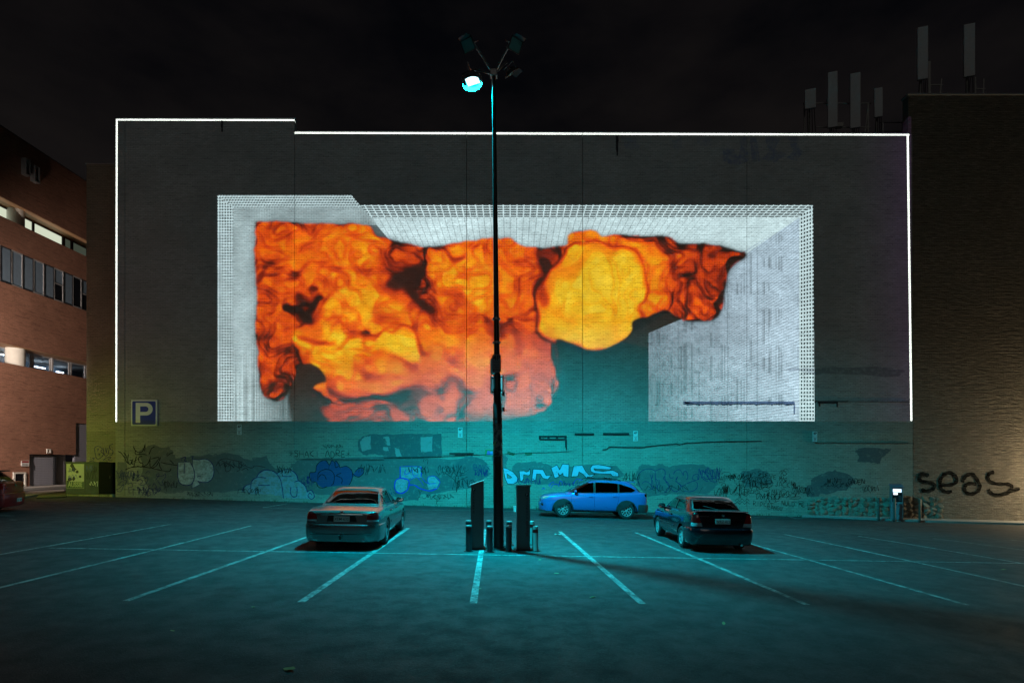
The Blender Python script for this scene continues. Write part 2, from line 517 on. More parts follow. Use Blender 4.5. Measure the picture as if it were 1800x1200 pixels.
    outline = [(448,410),(448,393),(451,391),(464,390),(480,388),(520,391),(570,393),(620,392),(648,398),(662,415),(690,422),(720,428),(745,434),(775,432),(800,428),(830,421),(870,419),
        (895,420),(920,432),(950,436),(985,432),(998,428),(998,412),(1015,408),(1042,404),(1058,415),(1085,411),(1130,414),(1175,415),(1195,427),(1230,427),
        (1265,430),(1290,437),(1310,444),(1307,456),(1283,474),(1275,505),(1270,540),(1255,560),(1230,565),(1200,563),(1172,545),(1140,553),(1113,563),
        (1107,585),(1085,603),(1050,613),(1015,608),(980,594),(978,615),(984,640),(978,690),(965,712),(935,728),(880,737),(860,745),(820,745),(560,745),
        (568,710),(548,694),(552,680),(572,668),(566,652),(552,640),(536,636),(520,652),(506,690),(484,706),(462,690),(455,640),(449,580),(452,520),(447,450)]
    bl = inside(catmull(outline, 5, True), X + wob3*6, Y + wob4*6).astype(float)
    soft = blur(bl, 3)
    lowfade = np.clip((742-Y)/26.0, 0, 1)           # right foot of the mass melts into the wall
    fade = np.where(X > 800, np.maximum(lowfade, np.clip((850-X)/60, 0, 1)), 1.0)
    fade = np.minimum(fade, np.clip(((985-X)/18.0), 0.0, 1.0) if False else 1.0)
    shadowpoly = inside([(512,655),(536,632),(560,634),(596,650),(596,690),(590,745),(512,745),(506,700)], X, Y)
    # upscale
    def up(a):
        a = np.repeat(np.repeat(a, SS, 0), SS, 1)
        return blur(a, 1)
    blob = np.stack([up(blob[..., k]) for k in range(3)], -1)
    soft = up(soft*fade); shade_near = up(blur(bl, 40)); shp = up(blur(shadowpoly.astype(float), 5))
    H2, W2 = H1*SS, W1*SS
    Y, X = np.mgrid[0:H2, 0:W2].astype(float)
    X = GX0 + (X+.5)/SS; Y = GY0 + (Y+.5)/SS
    sh = X.shape
    img = np.zeros(sh+(3,))
    # ---- black level of the projector
    blk = (X > 205) & (X < 1602) & (Y > 205) & (Y < 741)
    tint = np.array((0.0095, 0.0112, 0.0130))
    img[blk] = tint
    pur = np.clip(1-(1600-X)/120, 0, 1)**2*blk
    img += pur[..., None]*np.array((0.010, 0.000, 0.016))
    # ---- grid box drawn in perspective
    VX, VY = 900.0, 793.0
    white = np.array((0.58, 0.76, 0.88))
    box = inside([(382,343),(618,343),(632,360),(1429,360),(1432,740),(382,740)], X, Y)
    img[box] = 0.010
    def setv(mask, v):
        img[mask] = (v[mask, None]*white) if isinstance(v, np.ndarray) else v*white
    n1 = fbm(sh, 60, 3, 5); n2 = fbm(sh, 14, 3, 9)
    grain = 0.85 + 0.3*n2
    # left strip + top-left strip: mesh of fine holes
    dl = X-382
    left = box & (X < 410) & ((Y-343) > dl*0.8)
    topl = box & (Y < 365) & ~left & (X < 640) & (X < 618+(Y-343)*0.82)
    def lines(v, per, duty):
        t = np.abs(((v/per) % 1.0)-0.5)*2
        return np.clip((duty-t)/0.25+0.5, 0, 1)
    gv = np.maximum(lines(X-382, 4.67, 0.36), lines(Y-343, 5.1, 0.34))
    setv(left, (0.10+0.95*gv)*(1.0 if True else 0)*grain)
    gh = np.maximum(lines(Y-343, 4.4, 0.42), lines(X+Y*0.5, 5.0, 0.34))
    setv(topl, (0.10+0.85*gh)*grain)
    # inner left wall
    ceil_edge = 618+(Y-343)*0.84
    inl = box & (X >= 410) & ((X < 640) | (X < ceil_edge)) & (Y >= 365) & ~topl
    v = (0.62+0.28*np.clip((Y-420)/250, 0, 1)+0.35*(n1-0.5)) * (0.93+0.14*np.sin(X*2.2))
    v *= np.where((Y < 396) & (X > 425), 1.0, np.clip(1.15-np.abs(X-424)/90, 0.35, 1.1))
    st = (vnoise((1, W2), 5, 21) > 0.72)*0.35
    v *= 1-st*np.clip((Y-600)/80, 0, 1)
    gl = np.maximum(lines(X, 4.6, 0.4), lines(Y, 5.0, 0.4))
    v *= np.where(Y > 600, 0.75+0.35*gl, 0.95+0.08*gl)
    setv(inl, v*0.95)
    # angle between the two ceilings
    # right ceiling and its grid lip
    tx = VX + (X-VX)*(VY-360)/(VY-Y+1e-6)     # foot of the line to the vanishing point on row 360
    ceil_edge = 618+(Y-343)*0.84
    ceil = box & (Y >= 360) & (X > ceil_edge) & (Y < 470) & (X < 1405-(Y-381)*1.5)
    lip = box & (Y >= 360) & (Y < 381.5) & (X > ceil_edge) & (X < 1405+(381-Y)*1.25)
    curve = 0.10*np.sin((X-700)/62.0+np.sin(Y/9.0))*np.clip((1100-X)/300, 0, 1)
    v = 0.96+curve-0.25*np.clip((Y-420)/40, 0, 1)+0.12*(n1-.5)+0.1*np.clip((X-1000)/400, 0, 1)
    dark = lines(tx, 12.2, 0.07)*np.clip((1290-X)/200+0.25, 0.25, 1)
    setv(ceil, v*(1-0.62*dark)*grain)
    gl = np.maximum(lines(Y-360, 4.2, 0.38), lines(tx, 12.2, 0.17)*1.1)
    setv(lip, 0.10+0.95*gl)
    # right wall of the box
    rw = inside([(1140,578),(1310,441),(1405,381),(1405,740),(1140,740)], X, Y) & box
    ang = (VY-Y)/(X-VX)
    v = 0.42+0.50*np.clip((X-1160)/230, 0, 1)+0.16*(n1-0.5)
    v *= 0.80+0.30*lines(ang*1000, 11.0, 0.5)
    scol = vnoise((1, W2), 4.5, 55)
    seg = vnoise(sh, 44, 60)
    streak = np.clip((scol-0.58)*6, 0, 1)*np.clip((seg-0.48)*9, 0, 1)
    v *= 1-0.42*streak*(0.5+0.5*lines(X, 4.3, 0.6))
    sp = fbm(sh, 9, 2, 66)
    v *= 1-0.22*np.clip((sp-0.54)*7, 0, 1)*(0.4+0.6*np.clip((1330-X)/160, 0, 1))
    v *= 0.90+0.2*fbm(sh, 110, 3, 67)
    v *= 1-0.45*(np.abs(X-1193) < 0.6)-0.45*(np.abs(X-1279) < 0.6)-0.5*(np.abs(X-1331) < 0.6)
    v *= 1-0.45*np.clip((Y-600)/120, 0, 1)*np.clip((1240-X)/110, 0, 1)
    v *= 1-0.30*np.clip((560-Y)/80, 0, 1)*np.clip((1290-X)/90, 0, 1)
    setv(rw, v*grain)
    img[rw] *= np.array((0.93, 0.94, 1.06))
    edge = box & (np.abs((Y-381)*(1405-1310)+(X-1405)*(445-381)) < 95*1.6) & (X > 1310) & (X < 1405)
    setv(edge, 0.98)
    # right lip: white with dark holes
    rl = box & (X >= 1405) & (Y > 360+(1430-X)*0.8)
    hole = np.minimum(lines(X-1406.5, 5.05, 0.56), lines(Y+(X-1405)*0.35*np.clip((640-Y)/250, 0, 1), 6.6, 0.56))
    setv(rl, (1-0.96*hole)*1.05)
    # floor of the box stays unlit
    fl = inside([(976,590),(1140,578),(1140,741),(796,741),(812,716),(930,700)], X, Y)
    img[fl] = 0.006
    fl2 = inside([(1090,600),(1190,540),(1200,560),(1140,585),(1140,612)], X, Y)
    img[fl2] = np.array((0.020, 0.013, 0.010))
    # the mass shades the box round it
    vis = box & ~rl & ~left & ~lip
    img[vis] *= (1-0.75*np.clip(shade_near[vis]*1.1, 0, 1))[:, None]
    img = img*(1-shp[..., None]) + shp[..., None]*np.array((0.028, 0.012, 0.009))
    # screen-door pattern of the slide over the mass
    door = 1-0.36*np.maximum(lines(X, 4.4, 0.34), lines(Y, 4.4, 0.34))*(0.35+0.65*np.clip((1-np.abs(n1-0.5)*3), 0, 1))
    img = img*(1-soft[..., None]) + soft[..., None]*blob*door[..., None]
    img[Y > 740.5] = 0
    # ---- bright outline round the gable
    def seg_line(x0, y0, x1, y1, w, val=1.9):
        dx, dy = x1-x0, y1-y0; l2 = dx*dx+dy*dy
        t = np.clip(((X-x0)*dx+(Y-y0)*dy)/l2, 0, 1)
        d = np.hypot(X-x0-t*dx, Y-y0-t*dy)
        a = np.clip((w/2-d)/0.8+0.5, 0, 1)[..., None]
        return a, val
    for s in [(205.2,211,204.2,740,2.8),(205,210.6,518,211.4,2.7),(519,233.6,1597,237.2,3.0),(1595.5,237,1602,738,3.3)]:
        a, val = seg_line(*s)
        img = img*(1-a) + a*val*np.array((0.92, 1.0, 1.0))
    return img.astype(np.float32)

slide = make_slide()
SH, SW = slide.shape[:2]
slide_img = bpy.data.images.new('projector_slide', SW, SH, float_buffer=True)
buf = np.ones((SH, SW, 4), np.float32)
buf[..., :3] = slide[::-1]
slide_img.colorspace_settings.name = 'Non-Color'
slide_img.pixels.foreach_set(buf.ravel())
slide_img.update()
del buf, slide

def make_projector():
    o = lamp('projector_lamp', 'SPOT', PROJ, 4.0e5, (1, 1, 1), (0, WALL_Y, 10.5), spot_size=R(86), spot_blend=0.0, shadow_soft_size=0.0)
    l = o.data
    l.use_nodes = True
    nt = l.node_tree
    em = [n for n in nt.nodes if n.type == 'EMISSION'][0]
    tc = nt.nodes.new('ShaderNodeTexCoord')
    # local ray -> world ray: three dot products with the rows of the rotation
    M = o.rotation_euler.to_matrix()
    comps = []
    for i in range(3):
        d = nt.nodes.new('ShaderNodeVectorMath'); d.operation = 'DOT_PRODUCT'
        nt.links.new(tc.outputs['Normal'], d.inputs[0]); d.inputs[1].default_value = M[i]
        comps.append(d.outputs['Value'])
    D = WALL_Y-PROJ.y
    X = math_n(nt, 'ADD', math_n(nt, 'MULTIPLY', math_n(nt, 'DIVIDE', comps[0], comps[1]), D), PROJ.x)
    Z = math_n(nt, 'ADD', math_n(nt, 'MULTIPLY', math_n(nt, 'DIVIDE', comps[2], comps[1]), D), PROJ.z)
    x0, x1 = wx(GX0), wx(GX1); z0, z1 = wz(GY1), wz(GY0)
    cb = nt.nodes.new('ShaderNodeCombineXYZ')
    nt.links.new(math_n(nt, 'DIVIDE', math_n(nt, 'SUBTRACT', X, x0), x1-x0), cb.inputs[0])
    nt.links.new(math_n(nt, 'DIVIDE', math_n(nt, 'SUBTRACT', Z, z0), z1-z0), cb.inputs[1])
    im = nt.nodes.new('ShaderNodeTexImage'); im.image = slide_img; im.extension = 'CLIP'; im.interpolation = 'Linear'
    nt.links.new(cb.outputs[0], im.inputs[0])
    # keystone correction: even brightness over the flat wall
    k = math_n(nt, 'POWER', math_n(nt, 'MAXIMUM', comps[1], 0.2), -3.0)
    nt.links.new(im.outputs[0], em.inputs[0])
    nt.links.new(math_n(nt, 'MULTIPLY', k, 1.0), em.inputs[1])
    # power so that slide value 1 gives radiance 1 from a wall of albedo 0.3
    l.energy = PROJ_POWER * (D*D) * 4*math.pi * (math.pi/0.27)
    return o
make_projector()

# ------------------------------------------------------------------ ground
def asphalt():
    m, nt, out = new_mat('asphalt')
    g = N(nt, 'ShaderNodeNewGeometry'); P = g.outputs['Position']
    n1 = noise(nt, P, 0.22, 6, 0.6); n7 = noise(nt, P, 13, 3, 0.7); n2 = noise(nt, P, 2.3, 6, 0.65); n3 = noise(nt, P, 26, 3, 0.7)
    vo = N(nt, 'ShaderNodeTexVoronoi'); vo.inputs['Scale'].default_value = 55; L(nt, P, vo.inputs['Vector'])
    c = mix_c(nt, ramp(nt, n1, 0.35, 0.65), (0.048, 0.051, 0.054), (0.075, 0.076, 0.076))
    c = mix_c(nt, ramp(nt, n2, 0.42, 0.72, 0, 0.55), c, (0.032, 0.033, 0.035))
    c = mix_c(nt, ramp(nt, n3, 0.52, 0.74, 0, 0.75), c, (0.105, 0.105, 0.103))
    sp = ramp(nt, noise(nt, P, 70, 2, 0.6), 0.70, 0.80, 0, 0.8)
    c = mix_c(nt, sp, c, (0.20, 0.20, 0.19))
    # oil drips
    n5 = noise(nt, P, 0.9, 3, 0.5)
    c = mix_c(nt, ramp(nt, n5, 0.60, 0.70, 0, 0.6), c, (0.020, 0.018, 0.019))
    b = N(nt, 'ShaderNodeBsdfPrincipled'); n6 = noise(nt, P, 120, 2, 0.6)
    c = mix_c(nt, ramp(nt, n6, 0.40, 0.62, 0.75, 0), c, (0.014, 0.014, 0.015))
    L(nt, c, b.inputs['Base Color'])
    L(nt, ramp(nt, n2, 0.3, 0.7, 0.66, 0.88), b.inputs['Roughness']); b.inputs['Specular IOR Level'].default_value = 0.32
    h = math_n(nt, 'ADD', math_n(nt, 'MULTIPLY', n3, 0.7), math_n(nt, 'MULTIPLY', vo.outputs['Distance'], 0.5))
    bp = N(nt, 'ShaderNodeBump'); bp.inputs['Strength'].default_value = 0.65; bp.inputs['Distance'].default_value = 0.012
    L(nt, h, bp.inputs['Height']); L(nt, bp.outputs[0], b.inputs['Normal'])
    L(nt, b.outputs[0], out.inputs[0])
    return m

def concrete(name, base=0.3):
    m, nt, out = new_mat(name)
    g = N(nt, 'ShaderNodeNewGeometry'); P = g.outputs['Position']
    n1 = noise(nt, P, 1.2, 6, 0.65); n3 = noise(nt, P, 30, 3, 0.7)
    c = mix_c(nt, n1, (base*0.65, base*0.65, base*0.63), (base*1.2, base*1.19, base*1.15))
    c = mix_c(nt, ramp(nt, n3, 0.5, 0.8, 0, 0.5), c, (base*0.5,)*3)
    b = N(nt, 'ShaderNodeBsdfPrincipled'); L(nt, c, b.inputs['Base Color']); b.inputs['Roughness'].default_value = 0.85
    bp = N(nt, 'ShaderNodeBump'); bp.inputs['Strength'].default_value = 0.4; bp.inputs['Distance'].default_value = 0.01
    L(nt, n3, bp.inputs['Height']); L(nt, bp.outputs[0], b.inputs['Normal'])
    L(nt, b.outputs[0], out.inputs[0])
    return m

M_ASPH = asphalt()
M_CONC = concrete('concrete', 0.30)
M_ROAD = concrete('street_asphalt', 0.10)

xs = sorted(set([-300, -180, -110, -70, -50] + [round(-40+0.8*i, 2) for i in range(101)] + [50, 70, 110, 180, 300]))
ys = sorted(set([-60, -30, -15, -5] + [round(0.8*i, 2) for i in range(64)] + [60, 80, 120, 180, 300, 400]))
vs = [(x, y, ground_z(x, y)) for y in ys for x in xs]
fs = []
for j in range(len(ys)-1):
    for i in range(len(xs)-1):
        a = j*len(xs)+i
        fs.append((a, a+1, a+1+len(xs), a+len(xs)))
mb = MB(); mb.add(vs, fs)
car_park = mb.build('car_park', M_ASPH, sm=60)
tag(car_park, 'dark asphalt car park floor with painted white bay lines', kind='structure')

def strip_on_ground(p, q, w, lift=0.004, step=0.6, extend=0.0):
    p = Vector(p); q = Vector(q)
    d = (q-p); d.z = 0; Ld = d.length; d.normalize()
    s = Vector((-d.y, d.x, 0))*(w/2)
    n = max(1, int(Ld/step)); V = []; F = []
    for i in range(n+1):
        c = p+d*(Ld*i/n)
        for sg in (-1, 1):
            u = c+s*sg
            V.append((u.x, u.y, ground_z(u.x, u.y)+lift))
    for i in range(n): F.append((2*i, 2*i+1, 2*i+3, 2*i+2))
    return MB().add(V, F)

def line_paint():
    m, nt, out = new_mat('worn_white_line_paint')
    g = N(nt, 'ShaderNodeNewGeometry'); P = g.outputs['Position']
    n1 = noise(nt, P, 9, 5, 0.75); n3 = noise(nt, P, 38, 3, 0.7); n0 = noise(nt, P, 2.4, 4, 0.6)
    f = math_n(nt, 'ADD', math_n(nt, 'MULTIPLY', n1, 0.55), math_n(nt, 'ADD', math_n(nt, 'MULTIPLY', n3, 0.35), math_n(nt, 'MULTIPLY', n0, 0.30)))
    c = mix_c(nt, ramp(nt, f, 0.50, 0.70), (0.36, 0.36, 0.35), (0.06, 0.06, 0.06))
    b = N(nt, 'ShaderNodeBsdfPrincipled'); L(nt, c, b.inputs['Base Color']); b.inputs['Roughness'].default_value = 0.75
    L(nt, b.outputs[0], out.inputs[0])
    return m
M_LINE = line_paint()
bay_lines = [((300,921),(-40,981),.10),((442,923.5),(-60,1047),.10),((560,936),(221,1056),.11),((717.5,928),(529,1058),.12),
    ((852,930),(832,1060),.12),((984,934),(1129,1061),.12),((1118,936),(1419,1063),.11),((1318,955),(1700,1063),.10),
    ((1379,939),(1850,1041),.10),((1509,942),(1850,999),.09),((1640,946),(1850,973),.09),((1777,949),(1850,955),.09),
    ((85,963),(1850,990.8),.075),
    ((505,885),(462,892),.09),((462,892),(535,894),.07),((700,895.5),(958,898.5),.07),((958,898.5),(1160,903.5),.07),((1325,908.5),(1545,914),.07),
    ((1356,899),(1400,911),.10),((45,883),(195,886.5),.08),((-40,905),(25,906.5),.09),((17,913),(29,913.3),.10)]
for k, (a, b, w) in enumerate(bay_lines):
    strip_on_ground(ground_at(*a), ground_at(*b), w, 0.004+0.0006*(k % 7)).build('bay_line', M_LINE, car_park)

# ------------------------------------------------------------------ the gable wall building
M_WALL = brick_mat('painted_brick_wall', (0.305, 0.305, 0.270), low=(wz(760), (1.12, 1.11, 1.06)), bump=0.5)
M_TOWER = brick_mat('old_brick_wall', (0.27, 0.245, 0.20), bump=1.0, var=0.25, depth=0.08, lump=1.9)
M_SIDE = brick_mat('side_brick_wall', (0.33, 0.31, 0.24), low=(wz(756), (0.80, 0.82, 0.80)), bump=0.6)
M_DARK = plain('dark_void', (0.015, 0.015, 0.015), 0.9)
M_COPE = plain('zinc_coping', (0.36, 0.37, 0.38), 0.5, 0.3)

gable = empty('brick_building', (0, WALL_Y+0.3, 0), 0, 'wide windowless painted brick building carrying the projected picture and graffiti', 'building')
def rel(parent_ob, me):
    """mesh is in world metres: shift to the parent's frame"""
    me.transform(Matrix.Translation(-parent_ob.location))
    return me
def part(mb, name, mat, root, sm=None, label=None):
    me = mb.mesh(name)
    rel(root, me)
    if sm is not None: shade(me, sm)
    o = link(name, me, mat, root)
    if label: o['label'] = label
    return o

TOPL = 209.0
def topr(px): return 231.8+(px-518)*0.0035
joints = [203, 219.5, 518, 820, 1024, 1313, 1605]
for a, b in zip(joints[:-1], joints[1:]):
    xa, xb = wx(a)+(0.0 if a == 203 else 0.012), wx(b)-0.012
    if a < 500:
        za = zb = wz(TOPL)
    else:
        za, zb = wz(topr(a)), wz(topr(min(b, 1597)))
    y0, y1 = WALL_Y, WALL_Y+0.3
    V = [(xa,y0,-1.2),(xb,y0,-1.2),(xb,y0,zb),(xa,y0,za),(xa,y1,-1.2),(xb,y1,-1.2),(xb,y1,zb),(xa,y1,za)]
    part(MB().add(V, [(0,1,2,3),(5,4,7,6),(1,5,6,2),(4,0,3,7),(3,2,6,7),(4,5,1,0)]), 'wall_panel', M_WALL, gable)
mb = MB()
mb.box(wx(203)+.02, wx(518), WALL_Y+0.3, WALL_Y+12, -1.2, wz(TOPL)-0.25)
mb.box(wx(518), wx(1605), WALL_Y+0.3, WALL_Y+12, -1.2, wz(238)-1.0)
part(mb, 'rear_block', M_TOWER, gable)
mb = MB()
mb.box(wx(203)-.0, wx(518)+.0, WALL_Y+0.02, WALL_Y+0.34, wz(TOPL)+.002, wz(TOPL)+0.06)
part(mb, 'coping', M_COPE, gable)
xa, xb = wx(518)+.01, wx(1597)
za, zb = wz(topr(518))+.002, wz(topr(1597))+.002
V = [(xa,WALL_Y+.02,za),(xb,WALL_Y+.02,zb),(xb,WALL_Y+.34,zb),(xa,WALL_Y+.34,za),(xa,WALL_Y+.02,za+.06),(xb,WALL_Y+.02,zb+.06),(xb,WALL_Y+.34,zb+.06),(xa,WALL_Y+.34,za+.06)]
part(MB().add(V, [(0,3,2,1),(4,5,6,7),(0,1,5,4),(1,2,6,5),(2,3,7,6),(3,0,4,7)]), 'coping', M_COPE, gable)

# the taller block on the right
tower = empty('brick_tower', (wx(1700), WALL_Y+0.3, 0), 0, 'taller plain brick block at the right with two antenna masts on top', 'building')
xt0, xt1 = wx(1605)+.012, 36.0
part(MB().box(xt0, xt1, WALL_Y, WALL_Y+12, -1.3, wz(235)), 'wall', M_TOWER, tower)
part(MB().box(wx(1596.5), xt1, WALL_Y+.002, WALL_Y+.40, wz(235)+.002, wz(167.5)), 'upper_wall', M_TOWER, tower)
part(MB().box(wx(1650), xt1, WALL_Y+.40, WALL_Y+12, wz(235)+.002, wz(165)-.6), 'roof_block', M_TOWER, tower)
part(MB().box(wx(1596.5)-.05, xt1, WALL_Y-.05, WALL_Y+.45, wz(167.5), wz(165)), 'coping', M_COPE, tower)

# the lower block at the left, set back a little
SIDE_Y = 28.2
def sx(px): return (px-900)/FOC*SIDE_Y
def sz(py): return CAM_Z+(HOR-py)/FOC*SIDE_Y
side = empty('side_building', (sx(180), SIDE_Y, 0), 0, 'narrow lower brick block lit green, set back at the left corner', 'building')
part(MB().box(sx(152), wx(203)-.003, SIDE_Y, SIDE_Y+10, -.6, sz(289)), 'wall', M_SIDE, side)
part(MB().box(sx(152)-.03, wx(203)-.003, SIDE_Y-.03, SIDE_Y+10, sz(289), sz(287)), 'coping', M_COPE, side)

# ------------------------------------------------------------------ things fixed to the gable
M_STEEL = plain('rusty_black_steel', (0.020, 0.019, 0.020), 0.7, 0.2)
def wall_box(mb, x0, y0, x1, y1, t=0.06):
    mb.box(wx(min(x0, x1)), wx(max(x0, x1)), WALL_Y-t, WALL_Y+.02, wz(max(y0, y1)), wz(min(y0, y1)))
mb = MB()
wall_box(mb, 947, 765.5, 996, 767.5); wall_box(mb, 947.5, 770.5, 996, 772.5)
for a, b in ((947,951),(962,966),(977,981),(992,996)): wall_box(mb, a, 767.5, b, 770.5)
wall_box(mb, 993, 772.5, 996.5, 786); wall_box(mb, 995, 786, 996.5, 790)
part(mb, 'steel_bracket', M_STEEL, gable)
for q in ((1010,761,1044,764.3),(1060,760.5,1105.5,764),(790,795.5,833,797.6),(800,799,817,800.4)):
    mb = MB(); wall_box(mb, *q); part(mb, 'steel_bracket', M_STEEL, gable)
def ridge(pts, w=1.4, t=0.04, name='broken_ledge', mat=None):
    """thin stepped ledge along a polyline on the wall"""
    mb = MB()
    for (x0, y0), (x1, y1) in zip(pts[:-1], pts[1:]):
        V = []
        for (x, y) in ((x0, y0), (x1, y1)):
            for yy in (WALL_Y-t, WALL_Y+.01):
                V.append((wx(x), yy, wz(y)+w*WS/2)); V.append((wx(x), yy, wz(y)-w*WS/2))
        mb.add(V, [(0,1,5,4),(2,6,7,3),(0,4,6,2),(1,3,7,5),(0,2,3,1),(4,5,7,6)])
    return part(mb, name, mat or M_STEEL, gable)
ridge([(1059,790),(1067,789.5),(1070,785),(1095,785.7),(1134,786)], 1.5)
ridge([(1134,785),(1160,782),(1190,779.5),(1194,781.5),(1205,778.3),(1260,776),(1338,775)], 1.3)
ridge([(675,804.2),(720,803.5),(776,802.5)], 1.3)
ridge([(776,802),(868,797.5)], 0.7)
ridge([(868,798),(1000,793)], 0.35)
ridge([(1432,778),(1605,779)], 0.5)
ridge([(520,806),(675,808)], 0.5)
mb = MB(); wall_box(mb, 1201, 705.2, 1396, 709.6, 0.05)
V = [(wx(1201),WALL_Y-.05,wz(705.2)),(wx(1207),WALL_Y-.05,wz(711.5)),(wx(1220),WALL_Y-.05,wz(709.6))]
mb.add(V, [(0,1,2)])
r5 = random.Random(5)
for k in range(26):
    x = r5.uniform(1222, 1390); wall_box(mb, x, 709.4, x+r5.uniform(2, 6), 709.6+r5.uniform(0.5, 2.0), 0.045)
wall_box(mb, 1395, 709, 1396.6, 727, 0.04)
part(mb, 'steel_lintel', plain('lintel_paint', (0.03, 0.045, 0.07), 0.6, 0.1), gable)
mb = MB(); wall_box(mb, 1432, 704.5, 1490, 706.2, 0.045); wall_box(mb, 1437, 706, 1470, 708.5, .04); wall_box(mb, 1470, 706, 1472, 715, .04); wall_box(mb, 1439, 706, 1441, 714, .04)
part(mb, 'steel_lintel', M_STEEL, gable)
ridge([(1490,705.2),(1598,706)], 0.5)
# stain runs below the parapet
def stain(cx, y0, y1, w):
    P = []
    r = random.Random(int(cx))
    for i in range(9): P.append((cx-w*(0.5+r.uniform(-.15,.15))*(1-0.05*i), y0+(y1-y0)*i/8))
    for i in range(9): P.append((cx+w*(0.5+r.uniform(-.15,.15))*(0.6+0.05*i), y1-(y1-y0)*i/8))
    V, F = fill_poly([(wx(a), WALL_Y-.003, wz(b)) for a, b in P])
    part(MB().add(V, F), 'water_stain', plain('soot_stain', (0.012, 0.012, 0.012), 0.9), gable)
stain(390.5, 212, 232, 4.5); stain(1085, 238, 274, 5)

# low rubble plinth along the foot of the wall at the right
M_STONE = [plain('rubble_stone_%s' % n, c, 0.9, var=0.35, scale=9, bump=0.6) for n, c in
    (('buff', (0.22,0.21,0.165)), ('grey', (0.20,0.195,0.165)), ('brown', (0.19,0.17,0.13)), ('pale', (0.24,0.23,0.185)))]
plinth = empty('rubble_plinth', (wx(1535), WALL_Y-.1, -.6), 0, 'low patch of rough rubble stones behind the lit ticket machine', 'stone plinth')
stone_me = []
for k in range(8):
    bm = bmesh.new(); bmesh.ops.create_icosphere(bm, subdivisions=1, radius=0.5)
    rr = random.Random(40+k)
    for v in bm.verts: v.co = Vector((v.co.x*rr.uniform(.75,1.1), v.co.y*rr.uniform(.6,1.0), v.co.z*rr.uniform(.75,1.1)))
    me = bpy.data.meshes.new('stone'); bm.to_mesh(me); bm.free(); me.materials.append(M_STONE[k % 4]); stone_me.append(me)
xa, xb = wx(1418), wx(1656)
def plinth_top(x): return wz(873)
q9 = random.Random(19)
x = xa
while x < xb:
    w = q9.uniform(0.26, 0.48)
    z = plinth_top(x)+q9.uniform(-.06, .02)
    zlow = ground_z(x, WALL_Y)-.05
    while z > zlow:
        hh = q9.uniform(.16, .34)
        o = bpy.data.objects.new('stone', q9.choice(stone_me)); C.objects.link(o); o.parent = plinth
        o.location = Vector((x+w/2+q9.uniform(-.06,.06), WALL_Y+q9.uniform(-.02,.03), z-hh/2))-plinth.location
        o.scale = (w*q9.uniform(1.0,1.35), 0.22*q9.uniform(.7,1.3), hh*q9.uniform(1.1,1.35))
        o.rotation_euler = (q9.uniform(-.4,.4), q9.uniform(-.6,.6), q9.uniform(-.3,.3))
        z -= hh*.92
    x += w*.92

# kerb slab along the foot of the wall at the right
V = []; n = 40
for i in range(n+1):
    x = wx(1405)+(36-wx(1405))*i/n
    yf = WALL_Y-0.25-0.95*smooth(0, 6, x-wx(1405))
    z = ground_z(x, yf)
    V += [(x, yf, z-.1), (x, yf, z+.09), (x, WALL_Y-.002, ground_z(x, WALL_Y)+.10)]
F = []
for i in range(n):
    a = 3*i; b = a+3
    F += [(a, b, b+1, a+1), (a+1, b+1, b+2, a+2)]
kerb = MB().add(V, F).build('kerb_pavement', M_CONC)
tag(kerb, 'narrow raised concrete pavement along the foot of the wall at the right', kind='structure')

# ------------------------------------------------------------------ red brick building at the left
M_RED = brick_mat('red_brick', (0.32, 0.165, 0.115), plane='YZ', bump=0.35, joint=1.25, var=0.14)
M_SOFFIT = plain('orange_lit_soffit', (0.42, 0.24, 0.13), 0.6)  # brick soffits; the orange light on them is put into the colour
M_ALU = plain('pale_aluminium', (0.42, 0.43, 0.45), 0.45, 0.4)
M_DALU = plain('dark_frame', (0.05, 0.055, 0.065), 0.4, 0.4)
M_SHUT = plain('steel_shutter', (0.36, 0.38, 0.46), 0.55, 0.2)
M_PLAS = plain('white_render', (0.62, 0.62, 0.58), 0.8)
FX = -26.8
def fy(px, D=0.0): return (-(FX-D))*FOC/(900-px)
def fz(py0, D=0.0): return CAM_Z+(HOR-py0)*(-FX)/900.0   # height measured on photo column 0
red = empty('red_brick_building', (FX, 36, 0), 0, 'red brick office block at the left with three strips of windows', 'building')
b1a, b1b = fz(378.6), fz(344); b2a, b2b = fz(494), fz(430); b3a, b3b = fz(636), fz(601); rooft = fz(221)
Y0, Y1 = 14.0, 60.0
def fbox(mb, y0, y1, z0, z1, x0=None, x1=None): return mb.box(FX-1.3 if x0 is None else x0, FX if x1 is None else x1, y0, y1, z0, z1)
mb = MB()
dtop, ttop = 2.55, 4.5
fbox(mb, Y0, 31.6, -.5, dtop); fbox(mb, Y0, 34.95, dtop, ttop); fbox(mb, 38.2, Y1, -.5, ttop)
fbox(mb, Y0, Y1, ttop, b3a); fbox(mb, Y0, Y1, b3b, b2a); fbox(mb, Y0, Y1, b2b, b1a); fbox(mb, Y0, Y1, b1b, rooft)
part(mb, 'wall', M_RED, red)
part(MB().box(FX-12, FX-1.3, Y0, Y1, rooft-1.2, rooft-1.0), 'roof', M_COPE, red)
part(MB().box(FX-1.32, FX+.02, Y0, Y1, rooft, rooft+.05), 'coping', plain('dark_coping', (.06,.04,.035), .7), red)
# soffits
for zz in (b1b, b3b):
    part(MB().box(FX-1.25, FX-.02, Y0, Y1, zz-.03, zz-.004), 'soffit', M_SOFFIT, red)
